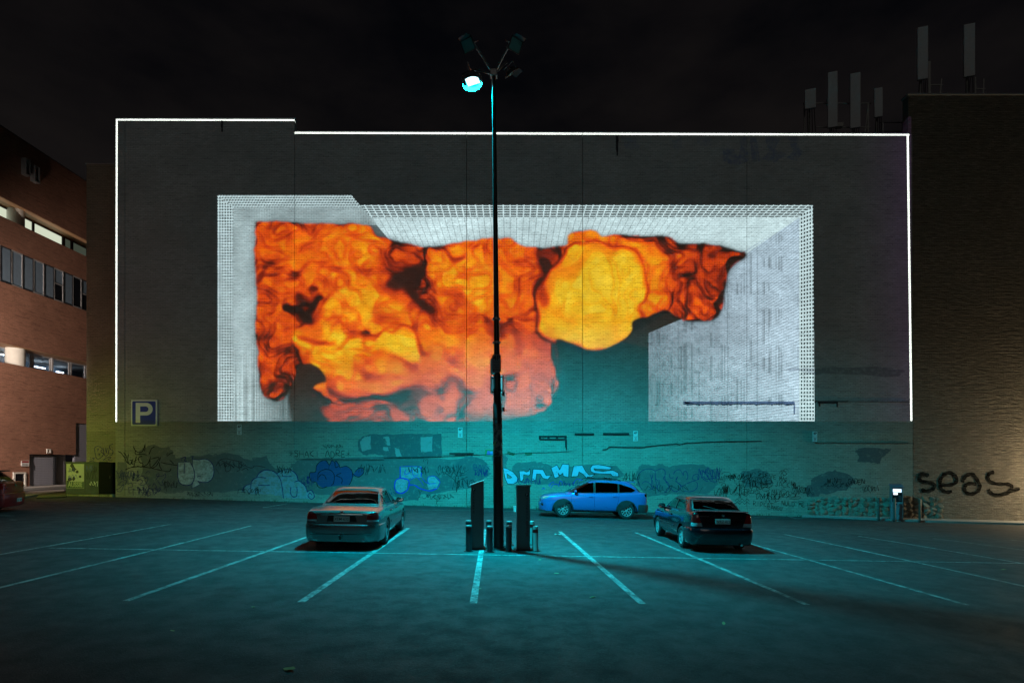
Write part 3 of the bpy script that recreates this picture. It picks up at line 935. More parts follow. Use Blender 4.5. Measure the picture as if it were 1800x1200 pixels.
# rooms behind the top and the lower strip
M_ROOMW = plain('room_paint', (.65,.64,.60), .8)
part(MB().box(FX-3.6, FX-3.5, Y0, Y1, b3a-.6, b3b+.3), 'room_wall', plain('room_blue', (.30,.38,.46), .8), red)
part(MB().box(FX-3.5, FX-1.3, Y0, Y1, b3b-.04, b3b+.06), 'room_ceiling', M_ROOMW, red)
part(MB().box(FX-3.5, FX-1.3, Y0, Y1, b3a-.7, b3a-.6), 'room_floor', plain('carpet', (.08,.08,.09), .9), red)
M_LIT1 = emit('lit_blind', (0.80, 0.86, 0.66), 0.80)
M_DIM1 = emit('dim_blind', (0.60, 0.72, 0.52), 0.075)
M_TUBE = emit('fluorescent_tube', (0.80, 0.90, 1.0), 11.0)
M_PANE = glass('office_glass', (0.75, 0.80, 0.85))
M_PGREY = plain('grey_glass', (0.17, 0.24, 0.32), 0.16, 0.0, spec=0.6)
M_PDARK = plain('black_glass', (0.012, 0.014, 0.018), 0.12, 0.0)
D1 = 0.85
def strip_window(pa, pb, z0, z1, D, mat, frame=M_DALU, fr=0.045):
    y0, y1 = fy(pa, D), fy(pb, D)
    fm = MB(); X = FX-D
    for (a, b, c, d) in ((y0, y1, z0, z0+fr), (y0, y1, z1-fr, z1), (y0, y0+fr*1.4, z0+fr, z1-fr), (y1-fr*1.4, y1, z0+fr, z1-fr)):
        fm.box(X-.05, X+.03, a, b, c, d)
    f = part(fm, 'window', frame, red)
    me = MB().box(X-.03, X-.015, y0+fr*1.4, y1-fr*1.4, z0+fr, z1-fr).mesh('pane'); rel(red, me)
    link('pane', me, mat, f)
    return f
for pa, pb, m in ((-70,-25,M_LIT1),(-22,19,M_LIT1),(40,57.5,M_LIT1),(58.5,110,M_LIT1),(112.5,125,M_DIM1),(127,153,M_DIM1),(154,168,M_DIM1)):
    strip_window(pa, pb, b1a-.05, b1b-.10, D1, m)
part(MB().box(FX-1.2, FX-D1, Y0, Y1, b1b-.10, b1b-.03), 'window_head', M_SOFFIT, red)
mb = MB().lathe([(.40, b1a), (.40, b1b-.03)], 24, M=Matrix.Translation((FX-.65, fy(29, .6), 0)))
part(mb, 'column', M_PLAS, red, 40)
for pa, pb, m in ((-70,-30,M_PANE),(-28,11,M_PANE),(42,54,M_PANE),(56,89,M_PANE),(91,122,M_PANE),(123.5,150,M_PANE),(151,168,M_PANE)):
    strip_window(pa, pb, b3a-.05, b3b-.06, D1, m, M_ALU, 0.06)
mb = MB().lathe([(.45, b3a), (.45, b3b-.03)], 24, M=Matrix.Translation((FX-.65, fy(28, .6), 0)))
part(mb, 'column', M_PLAS, red, 40)
for pa, pb, dx_, zz in ((62,80,2.6,.42),(3,9,1.6,.30),(20,34,2.9,.3),(100,112,3.0,.40)):
    part(MB().box(FX-dx_-.06, FX-dx_, fy(pa, dx_), fy(pb, dx_), b3b-zz-.03, b3b-zz+.03), 'ceiling_light', M_TUBE, red)
# bright aluminium mullions that catch the room light
for p in (14, 55, 90):
    part(MB().box(FX-D1+.03, FX-D1+.10, fy(p-1.2, D1), fy(p+1.2, D1), b3a, b3b-.06), 'mullion', M_ALU, red)
# middle strip: flush glazing
edges = [-75,-55,-36,-17,1,20.5,40.5,59.5,78,95.5,112,128.5,144,158,172]
for i, (pa, pb) in enumerate(zip(edges[:-1], edges[1:])):
    y0, y1 = fy(pa), fy(pb)
    mat = M_PGREY
    if pa == 128.5: mat = M_PDARK
    fm = MB()
    for (a, b, c, d) in ((y0+.012, y1-.012, b2a+.0, b2a+.07), (y0+.012, y1-.012, b2b-.07, b2b), (y0+.012, y0+.05, b2a+.07, b2b-.07), (y1-.05, y1-.012, b2a+.07, b2b-.07)):
        fm.box(FX-.10, FX-.005, a, b, c, d)
    f = part(fm, 'window', M_ALU if i % 2 else M_DALU, red)
    if pa in (95.5, 144):
        zm = b2a+(b2b-b2a)*0.52
        for (c, d, mt) in ((b2a+.07, zm, M_PDARK), (zm+.05, b2b-.07, M_PGREY)):
            me = MB().box(FX-.08, FX-.04, y0+.05, y1-.05, c, d).mesh('pane'); rel(red, me); link('pane', me, mt, f)
        me = MB().box(FX-.09, FX-.006, y0+.05, y1-.05, zm, zm+.05).mesh('transom'); rel(red, me); link('transom', me, M_ALU, f)
    else:
        me = MB().box(FX-.08, FX-.04, y0+.05, y1-.05, b2a+.07, b2b-.07).mesh('pane'); rel(red, me); link('pane', me, mat, f)
part(MB().box(FX-.6, FX-.12, Y0, Y1, b2a, b2b), 'spandrel', M_DALU, red)
# two small hooded vents high on the wall
for pa, pb, t, b in ((37, 45, 277, 306), (53, 62, 290, 318)):
    y0, y1 = fy(pa), fy(pb)
    z1 = CAM_Z+(HOR-t)*y0/FOC; z0 = CAM_Z+(HOR-b)*y0/FOC
    mb = MB().box(FX, FX+.28, y0, y0+.06, z0, z1).box(FX, FX+.28, y1-.06, y1, z0, z1).box(FX, FX+.28, y0+.06, y1-.06, z1-.06, z1).box(FX, FX+.28, y0+.06, y1-.06, z0, z0+.06)
    v = part(mb, 'vent', M_ALU, red)
    me = MB().box(FX+.02, FX+.10, y0+.06, y1-.06, z0+.06, z1-.06).mesh('grille'); rel(red, me); link('grille', me, M_DALU, v)
# ground floor: roller shutters, column, door, low window, sign
def shutter(y0, y1, z0, z1, X, pitch=0.10):
    r = part(MB().box(X-.10, X-.03, y0, y1, z0, z1), 'roller_shutter', M_SHUT, red)
    n = int((z1-z0)/pitch)
    sm_ = MB().bbox(X-.03, X+.02, y0+.01, y1-.01, .008, pitch-.008, .012).mesh('slat'); sm_.materials.append(M_SHUT)
    for k in range(n):
        o = bpy.data.objects.new('slat', sm_); C.objects.link(o); o.parent = r
        o.location = Vector((0, 0, z0+k*pitch))-red.location
    return r
gl = ground_z(FX, 33)+.12
shutter(31.62, fy(92, .2), gl, 2.54, FX-.16)
part(MB().box(FX-.5, FX-.10, fy(92,.2)+.02, fy(92,.2)+.14, gl, 2.54), 'door_jamb', M_DALU, red)
part(MB().lathe([(.42, gl), (.42, dtop)], 24, M=Matrix.Translation((FX-.75, fy(100, .75), 0))), 'column', plain('bare_concrete', (.33,.33,.36), .8), red, 40)
part(MB().box(FX-1.25, FX-1.0, fy(94,.9), 34.95, gl, 2.54), 'recess_wall', plain('grey_render', (.16,.17,.22), .8), red)
shutter(34.97, 38.15, gl, ttop, FX-.12, 0.115)
y0, y1 = fy(22), fy(44)
mb = MB()
for (a, b, c, d) in ((y0,y1,gl+.02,gl+.12),(y0,y1,gl+.72,gl+.80),(y0,y0+.10,gl+.12,gl+.72),(y1-.10,y1,gl+.12,gl+.72)): mb.box(FX+.003, FX+.07, a, b, c, d)
f = part(mb, 'window', M_PLAS, red)
me = MB().box(FX+.005, FX+.02, y0+.10, y1-.10, gl+.12, gl+.72).mesh('pane'); rel(red, me); link('pane', me, M_PDARK, f)
mb = MB()
y0, y1 = fy(81), fy(88)
for (a, b, c, d) in ((y0,y1,2.62,2.67),(y0,y1,2.82,2.87),(y0,y0+.05,2.67,2.82),(y1-.05,y1,2.67,2.82)): mb.box(FX+.002, FX+.06, a, b, c, d)
part(mb, 'vent', M_PLAS, red)
sg = empty('warning_sign', (FX+.02, (fy(36)+fy(50))/2, CAM_Z+(HOR-814)*fy(43)/FOC), 0, 'small white sign with a red panel on the red brick wall beside the shutter', 'sign')
hw = (fy(50)-fy(36))/2; hh = .155
link('panel', MB().bbox(0, .03, -hw, hw, -hh, hh, .008).mesh('panel'), plain('sign_white', (.75,.75,.74), .5), sg)
link('red_panel', MB().box(.031, .034, -hw*.86, hw*.86, .03, hh*.88).mesh('red_panel'), plain('sign_red', (.30,.03,.03), .5), sg)
mb = MB()
for k in range(3): mb.box(.031, .034, -hw*.8, hw*(.75-.2*(k % 2)), -.02-.042*k-.012, -.02-.042*k+.008)
link('lettering', mb.mesh('lettering'), plain('sign_ink', (.25,.25,.26), .6), sg)

# footpath and street between the blocks
V = []; F = []; n = 30
for i in range(n+1):
    y = 14+(60-14)*i/n
    for x in (FX, -25.6):
        V.append((x, y, ground_z(x, y)+.12))
    V.append((-25.6, y, ground_z(-25.6, y)-.05))
for i in range(n):
    a = 3*i; b = a+3
    F += [(a, a+1, b+1, b), (a+1, a+2, b+2, b+1)]
fp = MB().add(V, F).build('footpath', M_CONC); tag(fp, 'concrete footpath beside the red brick building', kind='structure')
def ground_quad(name, pts, mat, lift, label):
    bm = bmesh.new()
    vs_ = [bm.verts.new((ground_at(*p).x, ground_at(*p).y, 0)) for p in pts]
    bm.faces.new(vs_)
    bmesh.ops.triangulate(bm, faces=list(bm.faces))
    bmesh.ops.subdivide_edges(bm, edges=list(bm.edges), cuts=5, use_grid_fill=True)
    for v in bm.verts: v.co.z = ground_z(v.co.x, v.co.y)+lift
    me = bpy.data.meshes.new(name); bm.to_mesh(me); bm.free()
    o = link(name, me, mat); tag(o, label, kind='structure'); return o
def slab(name, pts, mat, h, label):
    P = [ground_at(*p) for p in pts]
    n = len(P); V = [(p.x, p.y, p.z-.1) for p in P]+[(p.x, p.y, p.z+h) for p in P]
    F = [tuple(range(n, 2*n))]+[(i, (i+1) % n, n+(i+1) % n, n+i) for i in range(n)]
    o = MB().add(V, F).build(name, mat); tag(o, label, kind='structure'); return o
slab('kerb_apron', [(30,872),(52,866),(112,862.5),(114,865),(70,871),(38,876)], M_CONC, .08, 'pale concrete kerb apron at the mouth of the side street')
M_GRAV = plain('weedy_gravel', (.11,.115,.05), .95, var=.6, scale=8, bump=1.0)
slab('weedy_verge', [(68,871),(92,867),(116,866),(116,874),(94,875),(64,876)], M_GRAV, .05, 'strip of weeds and gravel beside the green cabinet')

# ------------------------------------------------------------------ light mast in the middle of the car park
M_BLACK = plain('black_paint', (0.016, 0.016, 0.017), 0.45, 0.0, var=.3, spec=.4)
M_GALV = plain('galvanised_steel', (0.30, 0.31, 0.32), 0.40, 0.7, var=.2)
M_LAMPH = plain('lamp_casing', (0.05, 0.055, 0.06), 0.4, 0.3)
M_SKIRT = plain('lamp_skirt', (0.14, 0.15, 0.16), 0.5, 0.2)
M_LENS_OFF = plain('flood_glass', (0.10, 0.22, 0.22), 0.12, 0.0)
M_LENS_ON = emit('lit_flood_glass', (0.55, 0.93, 1.0), 3.0)
PX, PY = -0.335, 14.5
pb = ground_z(PX, PY)
mast = empty('floodlight_mast', (PX, PY, pb), 0, 'tall dark floodlight mast with four heads, one lit, amid the parking bays', 'light mast')
TOPX, TOPZ = -0.13, 12.15
def pole_pt(z): return Vector((TOPX*z/TOPZ, 0, z))
prof = [(0,.135),(.02,.135),(2.9,.118),(3.7,.112),(3.72,.098),(4.45,.094),(4.47,.076),(8,.062),(TOPZ,.048)]
mb = MB().tube([pole_pt(z) for z, r in prof], [r for z, r in prof], 12)
mb.build('pole', plain('dark_mast_paint', (0.020, 0.021, 0.022), 0.38, 0.3, var=.3), mast, 40)
mb = MB().box(-.22, .22, -.22, .22, -.02, .025)
for sx_ in (-.16, .16):
    for sy_ in (-.16, .16): mb.lathe([(0,.055),(.022,.055),(.022,.02)], 6, M=Matrix.Translation((sx_, sy_, 0)))
mb.build('base_plate', M_BLACK, mast)
mb = MB().tube([pole_pt(2.35), pole_pt(3.18)], [.1245, .1195], 16, cap=False)
def poster():
    m, nt, out = new_mat('torn_bill_posters')
    tc = N(nt, 'ShaderNodeTexCoord'); b = N(nt, 'ShaderNodeBsdfPrincipled')
    n1 = noise(nt, tc.outputs['Object'], 7, 4, .7); n2 = noise(nt, tc.outputs['Object'], 3, 3, .5)
    c = mix_c(nt, ramp(nt, n1, .42, .60), (.03,.03,.03), (.20,.19,.17))
    c = mix_c(nt, ramp(nt, n2, .60, .66), c, (.30,.28,.10))
    L(nt, c, b.inputs['Base Color']); b.inputs['Roughness'].default_value = .8; L(nt, b.outputs[0], out.inputs[0]); return m
mb.build('bill_posters', poster(), mast, 40)
# bands and small fittings
for z in (4.05, 3.30, 5.25, 5.85): MB().tube([pole_pt(z-.02), pole_pt(z+.02)], .125 if z < 3.7 else .108, 14).build('clamp_band', M_GALV if z > 5 else M_BLACK, mast, 40)
for z in (3.55, 3.95): MB().bbox(.085, .15, -.05, .03, z-.05, z+.05, .01).build('junction_box', M_BLACK, mast)
# cross arms
top = pole_pt(TOPZ)
heads = [  # photo point, depth, aim, lit
    ((829,138), 15.02, (0.13, -0.10, -1.0), True),
    ((900,128), 15.05, (0.50, 0.36, -0.75), False),
    ((823,80), 13.95, (-0.45, -0.62, -0.62), False),
    ((906,80), 13.95, (0.48, -0.60, -0.62), False)]
def head_geo(lit):
    """flood head facing -Z, hinge at the back"""
    w, d, h = .23, .18, .11
    mb = MB()
    # tapered casing
    V = [(-w,-d,-.0),(w,-d,-.0),(w,d,-.0),(-w,d,-.0),(-w*.62,-d*.6,h),(w*.62,-d*.6,h),(w*.62,d*.6,h),(-w*.62,d*.6,h)]
    mb.add(V, [(4,5,6,7),(0,1,5,4),(1,2,6,5),(2,3,7,6),(3,0,4,7)])
    mb.bbox(-w-.015, w+.015, -d-.015, -d+.012, -.022, .015, .004); mb.bbox(-w-.015, w+.015, d-.012, d+.015, -.022, .015, .004)
    mb.bbox(-w-.015, -w+.012, -d+.012, d-.012, -.022, .015, .004); mb.bbox(w-.012, w+.015, -d+.012, d-.012, -.022, .015, .004)
    for k in range(5): mb.box(-w*.5, w*.5, -.1+.045*k, -.092+.045*k, h-.005, h+.035)
    mb.bbox(-.06, .06, -.05, .05, h+.02, h+.07, .01)
    return mb
for (pp, dd, aim, lit) in heads:
    P = from_survey(pp[0], pp[1], dd)-mast.location
    aim = Vector(aim).normalized()
    q = aim.to_track_quat('-Z', 'Y').to_matrix().to_4x4()
    Mx = Matrix.Translation(P) @ q @ (Matrix.Rotation(R(24), 4, 'Z') if lit else Matrix.Scale(0.72, 4))
    arm_end = P - aim*0.27
    MB().tube([top-Vector((0,0,.08)), top+(arm_end-top)*0.5+Vector((0,0,-.02)), arm_end], .028, 8).build('arm', M_GALV, mast, 40)
    hme = head_geo(lit).mesh('flood_head'); hme.transform(Mx)
    hd = link('flood_head', hme, M_LAMPH, mast)
    mb = MB().tube([(-.25,0,.02),(-.27,.0,.10),(-.27,0,.26),(.27,0,.26),(.27,0,.10),(.25,0,.02)], .014, 6)
    me = mb.mesh('yoke'); me.transform(Mx); link('yoke', me, M_GALV, hd)
    me = MB().box(-.218, .218, -.168, .168, -.012, -.004).mesh('flood_glass'); me.transform(Mx); link('flood_glass', me, M_LENS_ON if lit else M_LENS_OFF, hd)
    if not lit:
        me = MB().add([(-.24,.19,.0),(.24,.19,.0),(.20,.30,-.16),(-.20,.30,-.16),(-.24,.197,.0),(.24,.197,.0),(.20,.307,-.157),(-.20,.307,-.157)],
            [(0,1,2,3),(4,7,6,5),(0,4,5,1),(1,5,6,2),(2,6,7,3),(3,7,4,0)]).mesh('visor'); me.transform(Mx); link('visor', me, M_LAMPH, hd)
    if lit:
        # deep skirt added round the glass, shaped to keep light off the upper wall
        mb = MB().lathe([(.26,-.02),(.26,-.17),(.272,-.17),(.272,-.02)], 28)
        me = mb.mesh('skirt'); me.transform(Mx); link('skirt', me, M_SKIRT, hd)
        LP = mast.location + P + aim*0.022
        lamp('floodlight_beam', 'SPOT', LP, 41000, (0.0, 0.67, 0.83), LP+Vector((0.11, 0.47, -0.877)), spot_size=R(148), spot_blend=1.0, shadow_soft_size=0.10)
MB().bbox(-.09, .09, -.09, .09, TOPZ-.14, TOPZ+.03, .02).build('arm_boss', M_GALV, mast).location = (TOPX, 0, 0)

# ------------------------------------------------------------------ signs
M_SIGNW = plain('sign_white_sheet', (.62,.64,.64), .45)
M_SIGNB = plain('sign_blue_sheet', (.010,.03,.30), .4, var=.05)
M_INK = plain('sign_black_ink', (.015,.015,.015), .6)
M_GREY = plain('sign_grey', (.16,.16,.165), .55)
def place_text(body, size, mat, parent, loc, name='lettering', rot=(R(90),0,0), bold=0.0, sx=1.0, spacing=1.0, ext=0.001):
    me = text_mesh(body, size, bold, ext, sx=sx, spacing=spacing)
    o = link(name, me, mat, parent); o.location = loc; o.rotation_euler = rot
    return o
# big P
sg = empty('parking_sign', (wx(254.5), WALL_Y-.06, wz(725.5)), 0, 'large square blue and white P parking sign on the painted brick wall', 'sign')
h = 22.8*WS
link('panel', MB().bbox(-h, h, 0, .05, -h, h, .01).mesh('panel'), M_SIGNW, sg)
def rrect(h, r, n=6):
    P = []
    for cx, cz, a0 in ((h-r, h-r, 0), (-h+r, h-r, 90), (-h+r, -h+r, 180), (h-r, -h+r, 270)):
        for k in range(n+1):
            a = R(a0+90*k/n); P.append((cx+r*math.cos(a), cz+r*math.sin(a)))
    return P
P = rrect(h*0.90, .06); nP = len(P)
V = [(x, -.004, z) for x, z in P]+[(x, .003, z) for x, z in P]
link('blue_field', MB().add(V, [tuple(range(nP))]+[(i, (i+1) % nP, nP+(i+1) % nP, nP+i) for i in range(nP)]).mesh('blue_field'), M_SIGNB, sg)
# letter P built from its outline
s = h/23.0
def pc(cx, cz, rx, rz, a0, a1, n): return [(cx+rx*math.cos(R(a0+(a1-a0)*k/n)), cz+rz*math.sin(R(a0+(a1-a0)*k/n))) for k in range(n+1)]
bowl = [(-6.5,-4.5)]+pc(4, 6.6, 11.6, 11.1, -90, 90, 14)+[(-6.5,17.7),(-6.5,11.5)]+pc(3, 6.6, 5, 4.9, 90, -90, 10)+[(-6.5,1.7)]
mb = MB()
for loop in ([(-14.5,-17.5),(-6.5,-17.5),(-6.5,17.7),(-14.5,17.7)], bowl):
    vv, ff = fill_poly([(x*s, -.008, z*s) for x, z in loop]); mb.add(vv, ff)
link('letter', mb.mesh('letter'), M_SIGNW, sg)
for cx in (-1, 1):
    MB().lathe([(.0,-.012),(.014,-.012),(.014,.0)], 8, axis='Y', M=Matrix.Translation((cx*h*.93, 0, h*.93))).build('bolt', M_GALV, sg)
# small 4P signs on the wall
def four_p(px, py, label, sheets=1):
    sg = empty('time_limit_sign', (wx(px), WALL_Y-.03, wz(py)), 0, label, 'sign', 'small 4P signs along the wall')
    link('panel', MB().bbox(-4*WS, 4*WS, 0, .02, .2*WS, 8.8*WS, .006).mesh('panel'), M_SIGNW, sg)
    link('panel', MB().bbox(-4*WS, 4*WS, 0, .02, -8.8*WS, -.2*WS, .006).mesh('panel'), M_SIGNW, sg)
    place_text('4P', .17, M_INK, sg, (0, -.003, 5.2*WS), bold=.004)
    mb = MB()
    for k, (w, y) in enumerate(((2.8,-2.2),(1.6,-3.8),(1.6,-5.2),(2.6,-6.8))): mb.box(-w*WS, w*WS, -.003, .0, y*WS-.009, y*WS+.009)
    link('lettering', mb.mesh('lettering'), M_INK, sg)
four_p(421, 755, 'small 4P time limit sign on the wall, first one right of the big P sign')
four_p(809, 760, 'small 4P time limit sign on the wall just left of the light mast')
four_p(1117, 766, 'small 4P time limit sign on the wall above the blue car')
four_p(1432, 767, 'small 4P time limit sign on the wall below the right edge of the projection')
# 4P sign clamped to the mast
def mast_sign(z0, z1, y, w, face, label, name='mast_sign', off=0.0):
    zc = (z0+z1)/2; c = pole_pt(zc)
    o = empty(name, mast.location+Vector((c.x+off, y, zc)), 0, label, 'sign')
    hh = (z1-z0)/2; P = []
    r = .05
    for cx, cz, a0 in ((w-r, hh-r, 0), (-w+r, hh-r, 90), (-w+r, -hh+r, 180), (w-r, -hh+r, 270)):
        for k in range(4): a = R(a0+30*k); P.append((cx+r*math.cos(a), cz+r*math.sin(a)))
    n = len(P); V = [(x, -.003, z) for x, z in P]+[(x, .003, z) for x, z in P]
    link('panel', MB().add(V, [tuple(range(n)), tuple(range(2*n-1, n-1, -1))]+[(i, (i+1) % n, n+(i+1) % n, n+i) for i in range(n)]).mesh('panel'), face, o)
    return o
zt = (HOR-624)/FOC*PY+CAM_Z-pb; zb_ = (HOR-656)/FOC*PY+CAM_Z-pb
o = mast_sign(zb_, zt, -.115, .112, M_GREY, 'grey 4P ticket parking sign facing the camera, high on the mast', off=-.005)
place_text('4P', .18, M_INK, o, (0, -.0045, .135), bold=.003)
place_text('TICKET', .042, M_INK, o, (0, -.0045, .035), sx=1.15)
place_text('AT ALL', .045, M_INK, o, (0, -.0045, -.045))
place_text('TIMES', .045, M_INK, o, (0, -.0045, -.10))
mb = MB().box(-.075, .075, -.0045, -.0035, -.175, -.163)
for sgn in (-1, 1): mb.add([(sgn*.095,-.0045,-.169),(sgn*.065,-.0045,-.149),(sgn*.065,-.0045,-.189)], [(0,1,2)])
link('arrow', mb.mesh('arrow'), M_INK, o)
o = mast_sign(zb_-.02, zt-.05, .115, .112, plain('sign_teal_back', (.30,.33,.33), .5), 'sign on the far side of the mast showing only its left edge', off=-.062)
# two edge-on signs facing sideways
for sgn, lab in ((-1, 'small sign seen almost edge-on, left side of the mast'), (1, 'small bracketed sign seen almost edge-on, right side of the mast')):
    zc = (HOR-(676 if sgn < 0 else 674))/FOC*PY+CAM_Z-pb; c = pole_pt(zc)
    o = empty('edge_sign', mast.location+Vector((c.x+sgn*.135, .05, zc)), 0, lab, 'sign')
    link('panel', MB().bbox(-.004, .004, -.13, .16, -.225, .225, .002, M=Matrix.Rotation(R(sgn*14), 4, 'Z')).mesh('panel'), M_SIGNW, o)
    mb = MB().box(min(-sgn*.05, 0), max(-sgn*.05, 0), -.02, .02, .16, .19).box(min(-sgn*.05, 0), max(-sgn*.05, 0), -.02, .02, -.19, -.16)
    link('bracket', mb.mesh('bracket'), M_BLACK, o)

# small coloured plate and two green plates on the wall
cp = empty('colour_plate', (wx(861), WALL_Y-.03, wz(795.5)), 0, 'small green, blue and purple painted plate on the wall beside the mast', 'plate')
link('panel', MB().bbox(-8*WS, 8*WS, 0, .025, -5.5*WS, 5.5*WS, .006).mesh('panel'), plain('plate_green', (.04,.22,.06), .6), cp)
V, F = fill_poly([(-6*WS,-.003,-4*WS),(1*WS,-.003,-4*WS),(0,-.003,3*WS),(-4*WS,-.003,4.2*WS)]); link('purple_patch', MB().add(V, F).mesh('purple_patch'), plain('plate_purple', (.30,.12,.45), .6), cp)
V, F = fill_poly([(1.2*WS,-.004,-4*WS),(7*WS,-.004,-3.5*WS),(5*WS,-.004,3*WS),(.4*WS,-.004,2.6*WS)]); link('blue_patch', MB().add(V, F).mesh('blue_patch'), plain('plate_blue', (.10,.25,.65), .6), cp)
M_GRN = plain('plate_dull_green', (.03,.13,.06), .6)
for (x, y, rot, lab) in ((898,796.5,-18,'small tilted green metal plate on the wall right of the mast'),(929,797,0,'small level green metal plate on the wall, second right of the mast')):
    o = empty('metal_plate', (wx(x), WALL_Y-.03, wz(y)), 0, lab, 'plate', 'green plates on the wall')
    Mr = Matrix.Rotation(R(-rot), 4, 'Y')
    link('panel', MB().bbox(-6.3*WS, 6.3*WS, 0, .03, -2*WS, 2*WS, .006, M=Mr).mesh('panel'), M_GRN, o)
    link('rim', MB().box(-6.8*WS, 6.8*WS, -.012, .0, 1.1*WS, 2.1*WS, M=Mr).box(-5*WS, 5*WS, -.012, .0, -2.0*WS, -1.3*WS, M=Mr).mesh('rim'), M_STEEL, o)

# ------------------------------------------------------------------ ticket machines at the mast
M_TM = plain('ticket_machine_grey', (0.085, 0.10, 0.105), 0.5, 0.2, var=.12)
M_TMTOP = plain('ticket_machine_cap', (.30,.31,.31), .45, .2)
M_TMINK = plain('ticket_machine_ink', (.010,.010,.012), .6)
M_TMRED = plain('ticket_machine_red', (.10,.012,.012), .6)
def vertical_text(body, size, step, mat, parent, x, ytop, zt):
    for i, ch in enumerate(body):
        place_text(ch, size, mat, parent, (x, ytop, zt-step*i), rot=(R(90), R(0), 0), bold=.002, name='lettering')
def ticket_machine(name, loc, rz, w, dep, h0, h1, label, txt_x, red):
    """faces -X; roof slopes from h1 (back, +X) down to h0 (front, -X) when h0<h1"""
    o = empty(name, loc, rz, label, 'ticket machine', 'ticket machines beside the mast')
    V = []
    for y in (-dep/2, dep/2):
        V += [(-w/2,y,.0),(w/2,y,.0),(w/2,y,h1),(-w/2,y,h0)]
    bm = bmesh.new(); vs_ = [bm.verts.new(v) for v in V]
    for f in ((0,1,2,3),(7,6,5,4),(1,5,6,2),(4,0,3,7),(3,2,6,7),(5,1,0,4)): bm.faces.new([vs_[i] for i in f])
    bmesh.ops.recalc_face_normals(bm, faces=list(bm.faces))
    bmesh.ops.bevel(bm, geom=list(bm.edges), offset=.012, segments=2, affect='EDGES')
    me = bpy.data.meshes.new('cabinet'); bm.to_mesh(me); bm.free(); link('cabinet', me, M_TM, o)
    # cap
    e = .025; mb = MB()
    V = []
    for y in (-dep/2-e, dep/2+e):
        V += [(-w/2-e*2.0,y,h0+.004-(h1-h0)*.1),(w/2+e*.3,y,h1+.006),(w/2+e*.3,y,h1+.030),(-w/2-e*2.0,y,h0+.028-(h1-h0)*.1)]
    mb.add(V, [(0,1,2,3),(7,6,5,4),(1,5,6,2),(4,0,3,7),(3,2,6,7),(5,1,0,4)])
    link('cap', mb.mesh('cap'), M_TMTOP, o)
    link('plinth', MB().box(-w/2-.03, w/2+.03, -dep/2-.03, dep/2+.03, -.08, .035).mesh('plinth'), M_BLACK, o)
    # fascia of the machine on its front face
    fx = -w/2-.004
    link('fascia', MB().bbox(fx-.012, fx, -dep*.38, dep*.38, .75, h0-.12, .004).mesh('fascia'), M_DALU, o)
    link('screen', MB().box(fx-.016, fx-.012, -dep*.25, dep*.25, h0-.32, h0-.2).mesh('screen'), M_PDARK, o)
    return o
# left machine: flank towards the camera, front to the left
lx = from_survey(839, 965, 14.35); lz = ground_z(lx.x, 14.5)
tm1 = ticket_machine('ticket_machine', (lx.x, 14.5, lz), R(2), .31, .34, 1.60, 1.715, 'grey ticket machine with a sloping top, left of the mast', 0, False)
yk = -.34/2-.004
emb = MB().box(-.135, -.055, yk-.002, yk, 1.47, 1.545); link('emblem', emb.mesh('emblem'), M_TMINK, tm1)
place_text('P', .075, M_TMTOP, tm1, (-.095, yk-.004, 1.507), bold=.002)
for i, ch in enumerate('TICKETS'): place_text(ch, .075, M_TMINK, tm1, (-.095, yk-.002, 1.41-.078*i), bold=.002)
# right machine: back towards the camera
rx_ = from_survey(919.5, 965, 14.35); rz_ = ground_z(rx_.x, 14.5)
tm2 = ticket_machine('ticket_machine', (rx_.x, 14.5, rz_), R(-86), .34, .33, 1.55, 1.62, 'grey ticket machine with a level top edge, right of the mast', 0, True)
# back face of tm2 is its +X side -> turned to face the camera
def back_text(ch, size, mat, yy, zz):
    place_text(ch, size, mat, tm2, (.34/2+.006, yy, zz), rot=(R(90), 0, R(90)), bold=.002)
link('emblem', MB().box(.34/2+.002, .34/2+.005, .045, .125, 1.36, 1.435).mesh('emblem'), M_TMINK, tm2)
back_text('P', .075, M_TMTOP, .085, 1.397)
for i, ch in enumerate('TICKETS'): back_text(ch, .075, M_TMINK, .088, 1.29-.078*i)
rr = random.Random(3)
mb = MB()
for i in range(16):
    z = .72-.025*i; a = rr.uniform(.02,.05)
    mb.add([(.34/2+.004, .06+rr.uniform(-.02,.02), z), (.34/2+.004, .06+rr.uniform(-.02,.02), z+.012), (.34/2+.004, .06+a+.03, z+.03), (.34/2+.004, .06+a+.03, z+.014)], [(0,1,2,3)])
link('scribble', mb.mesh('scribble'), M_TMRED, tm2)

# bollards round the machines
M_BDARK = plain('bollard_backlit_dark', (.020,.020,.024), .5)  # near-black posts: their backlit shade is put into the colour
M_BCAP = plain('bollard_cap', (.22,.23,.23), .5)
M_BWHT = plain('bollard_white', (.30,.29,.28), .6)
M_BRED = plain('bollard_red_band', (.22,.015,.012), .5)
def bollard_geo(white):
    o = empty('bollard', (0,0,0))
    mb = MB().lathe([(0,-.05),(.078,-.05),(.078,.0),(.074,.01),(.074,.60),(.068,.625),(0,.63)], 20)
    if white:
        mb.build('post', M_BWHT, o, 40)
        MB().lathe([(.0745,.46),(.0765,.462),(.0765,.545),(.0745,.547)], 20).build('red_band', M_BRED, o, 40)
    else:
        mb.build('post', M_BDARK, o, 40)
        MB().lathe([(.0745,.595),(.078,.60),(.078,.618),(.068,.64),(0,.642)], 20).build('cap', M_BCAP, o, 40)
    MB().lathe([(.125,.0),(.125,.012),(.08,.014)], 20).build('base_flange', M_BLACK, o, 40)
    return o
def copy_thing(o, **kw):
    c = o.copy(); C.objects.link(c)
    for ch in o.children:
        d = ch.copy(); C.objects.link(d); d.parent = c
        for g in ch.children:
            e = g.copy(); C.objects.link(e); e.parent = d
    return c
b_first = None; w_first = None
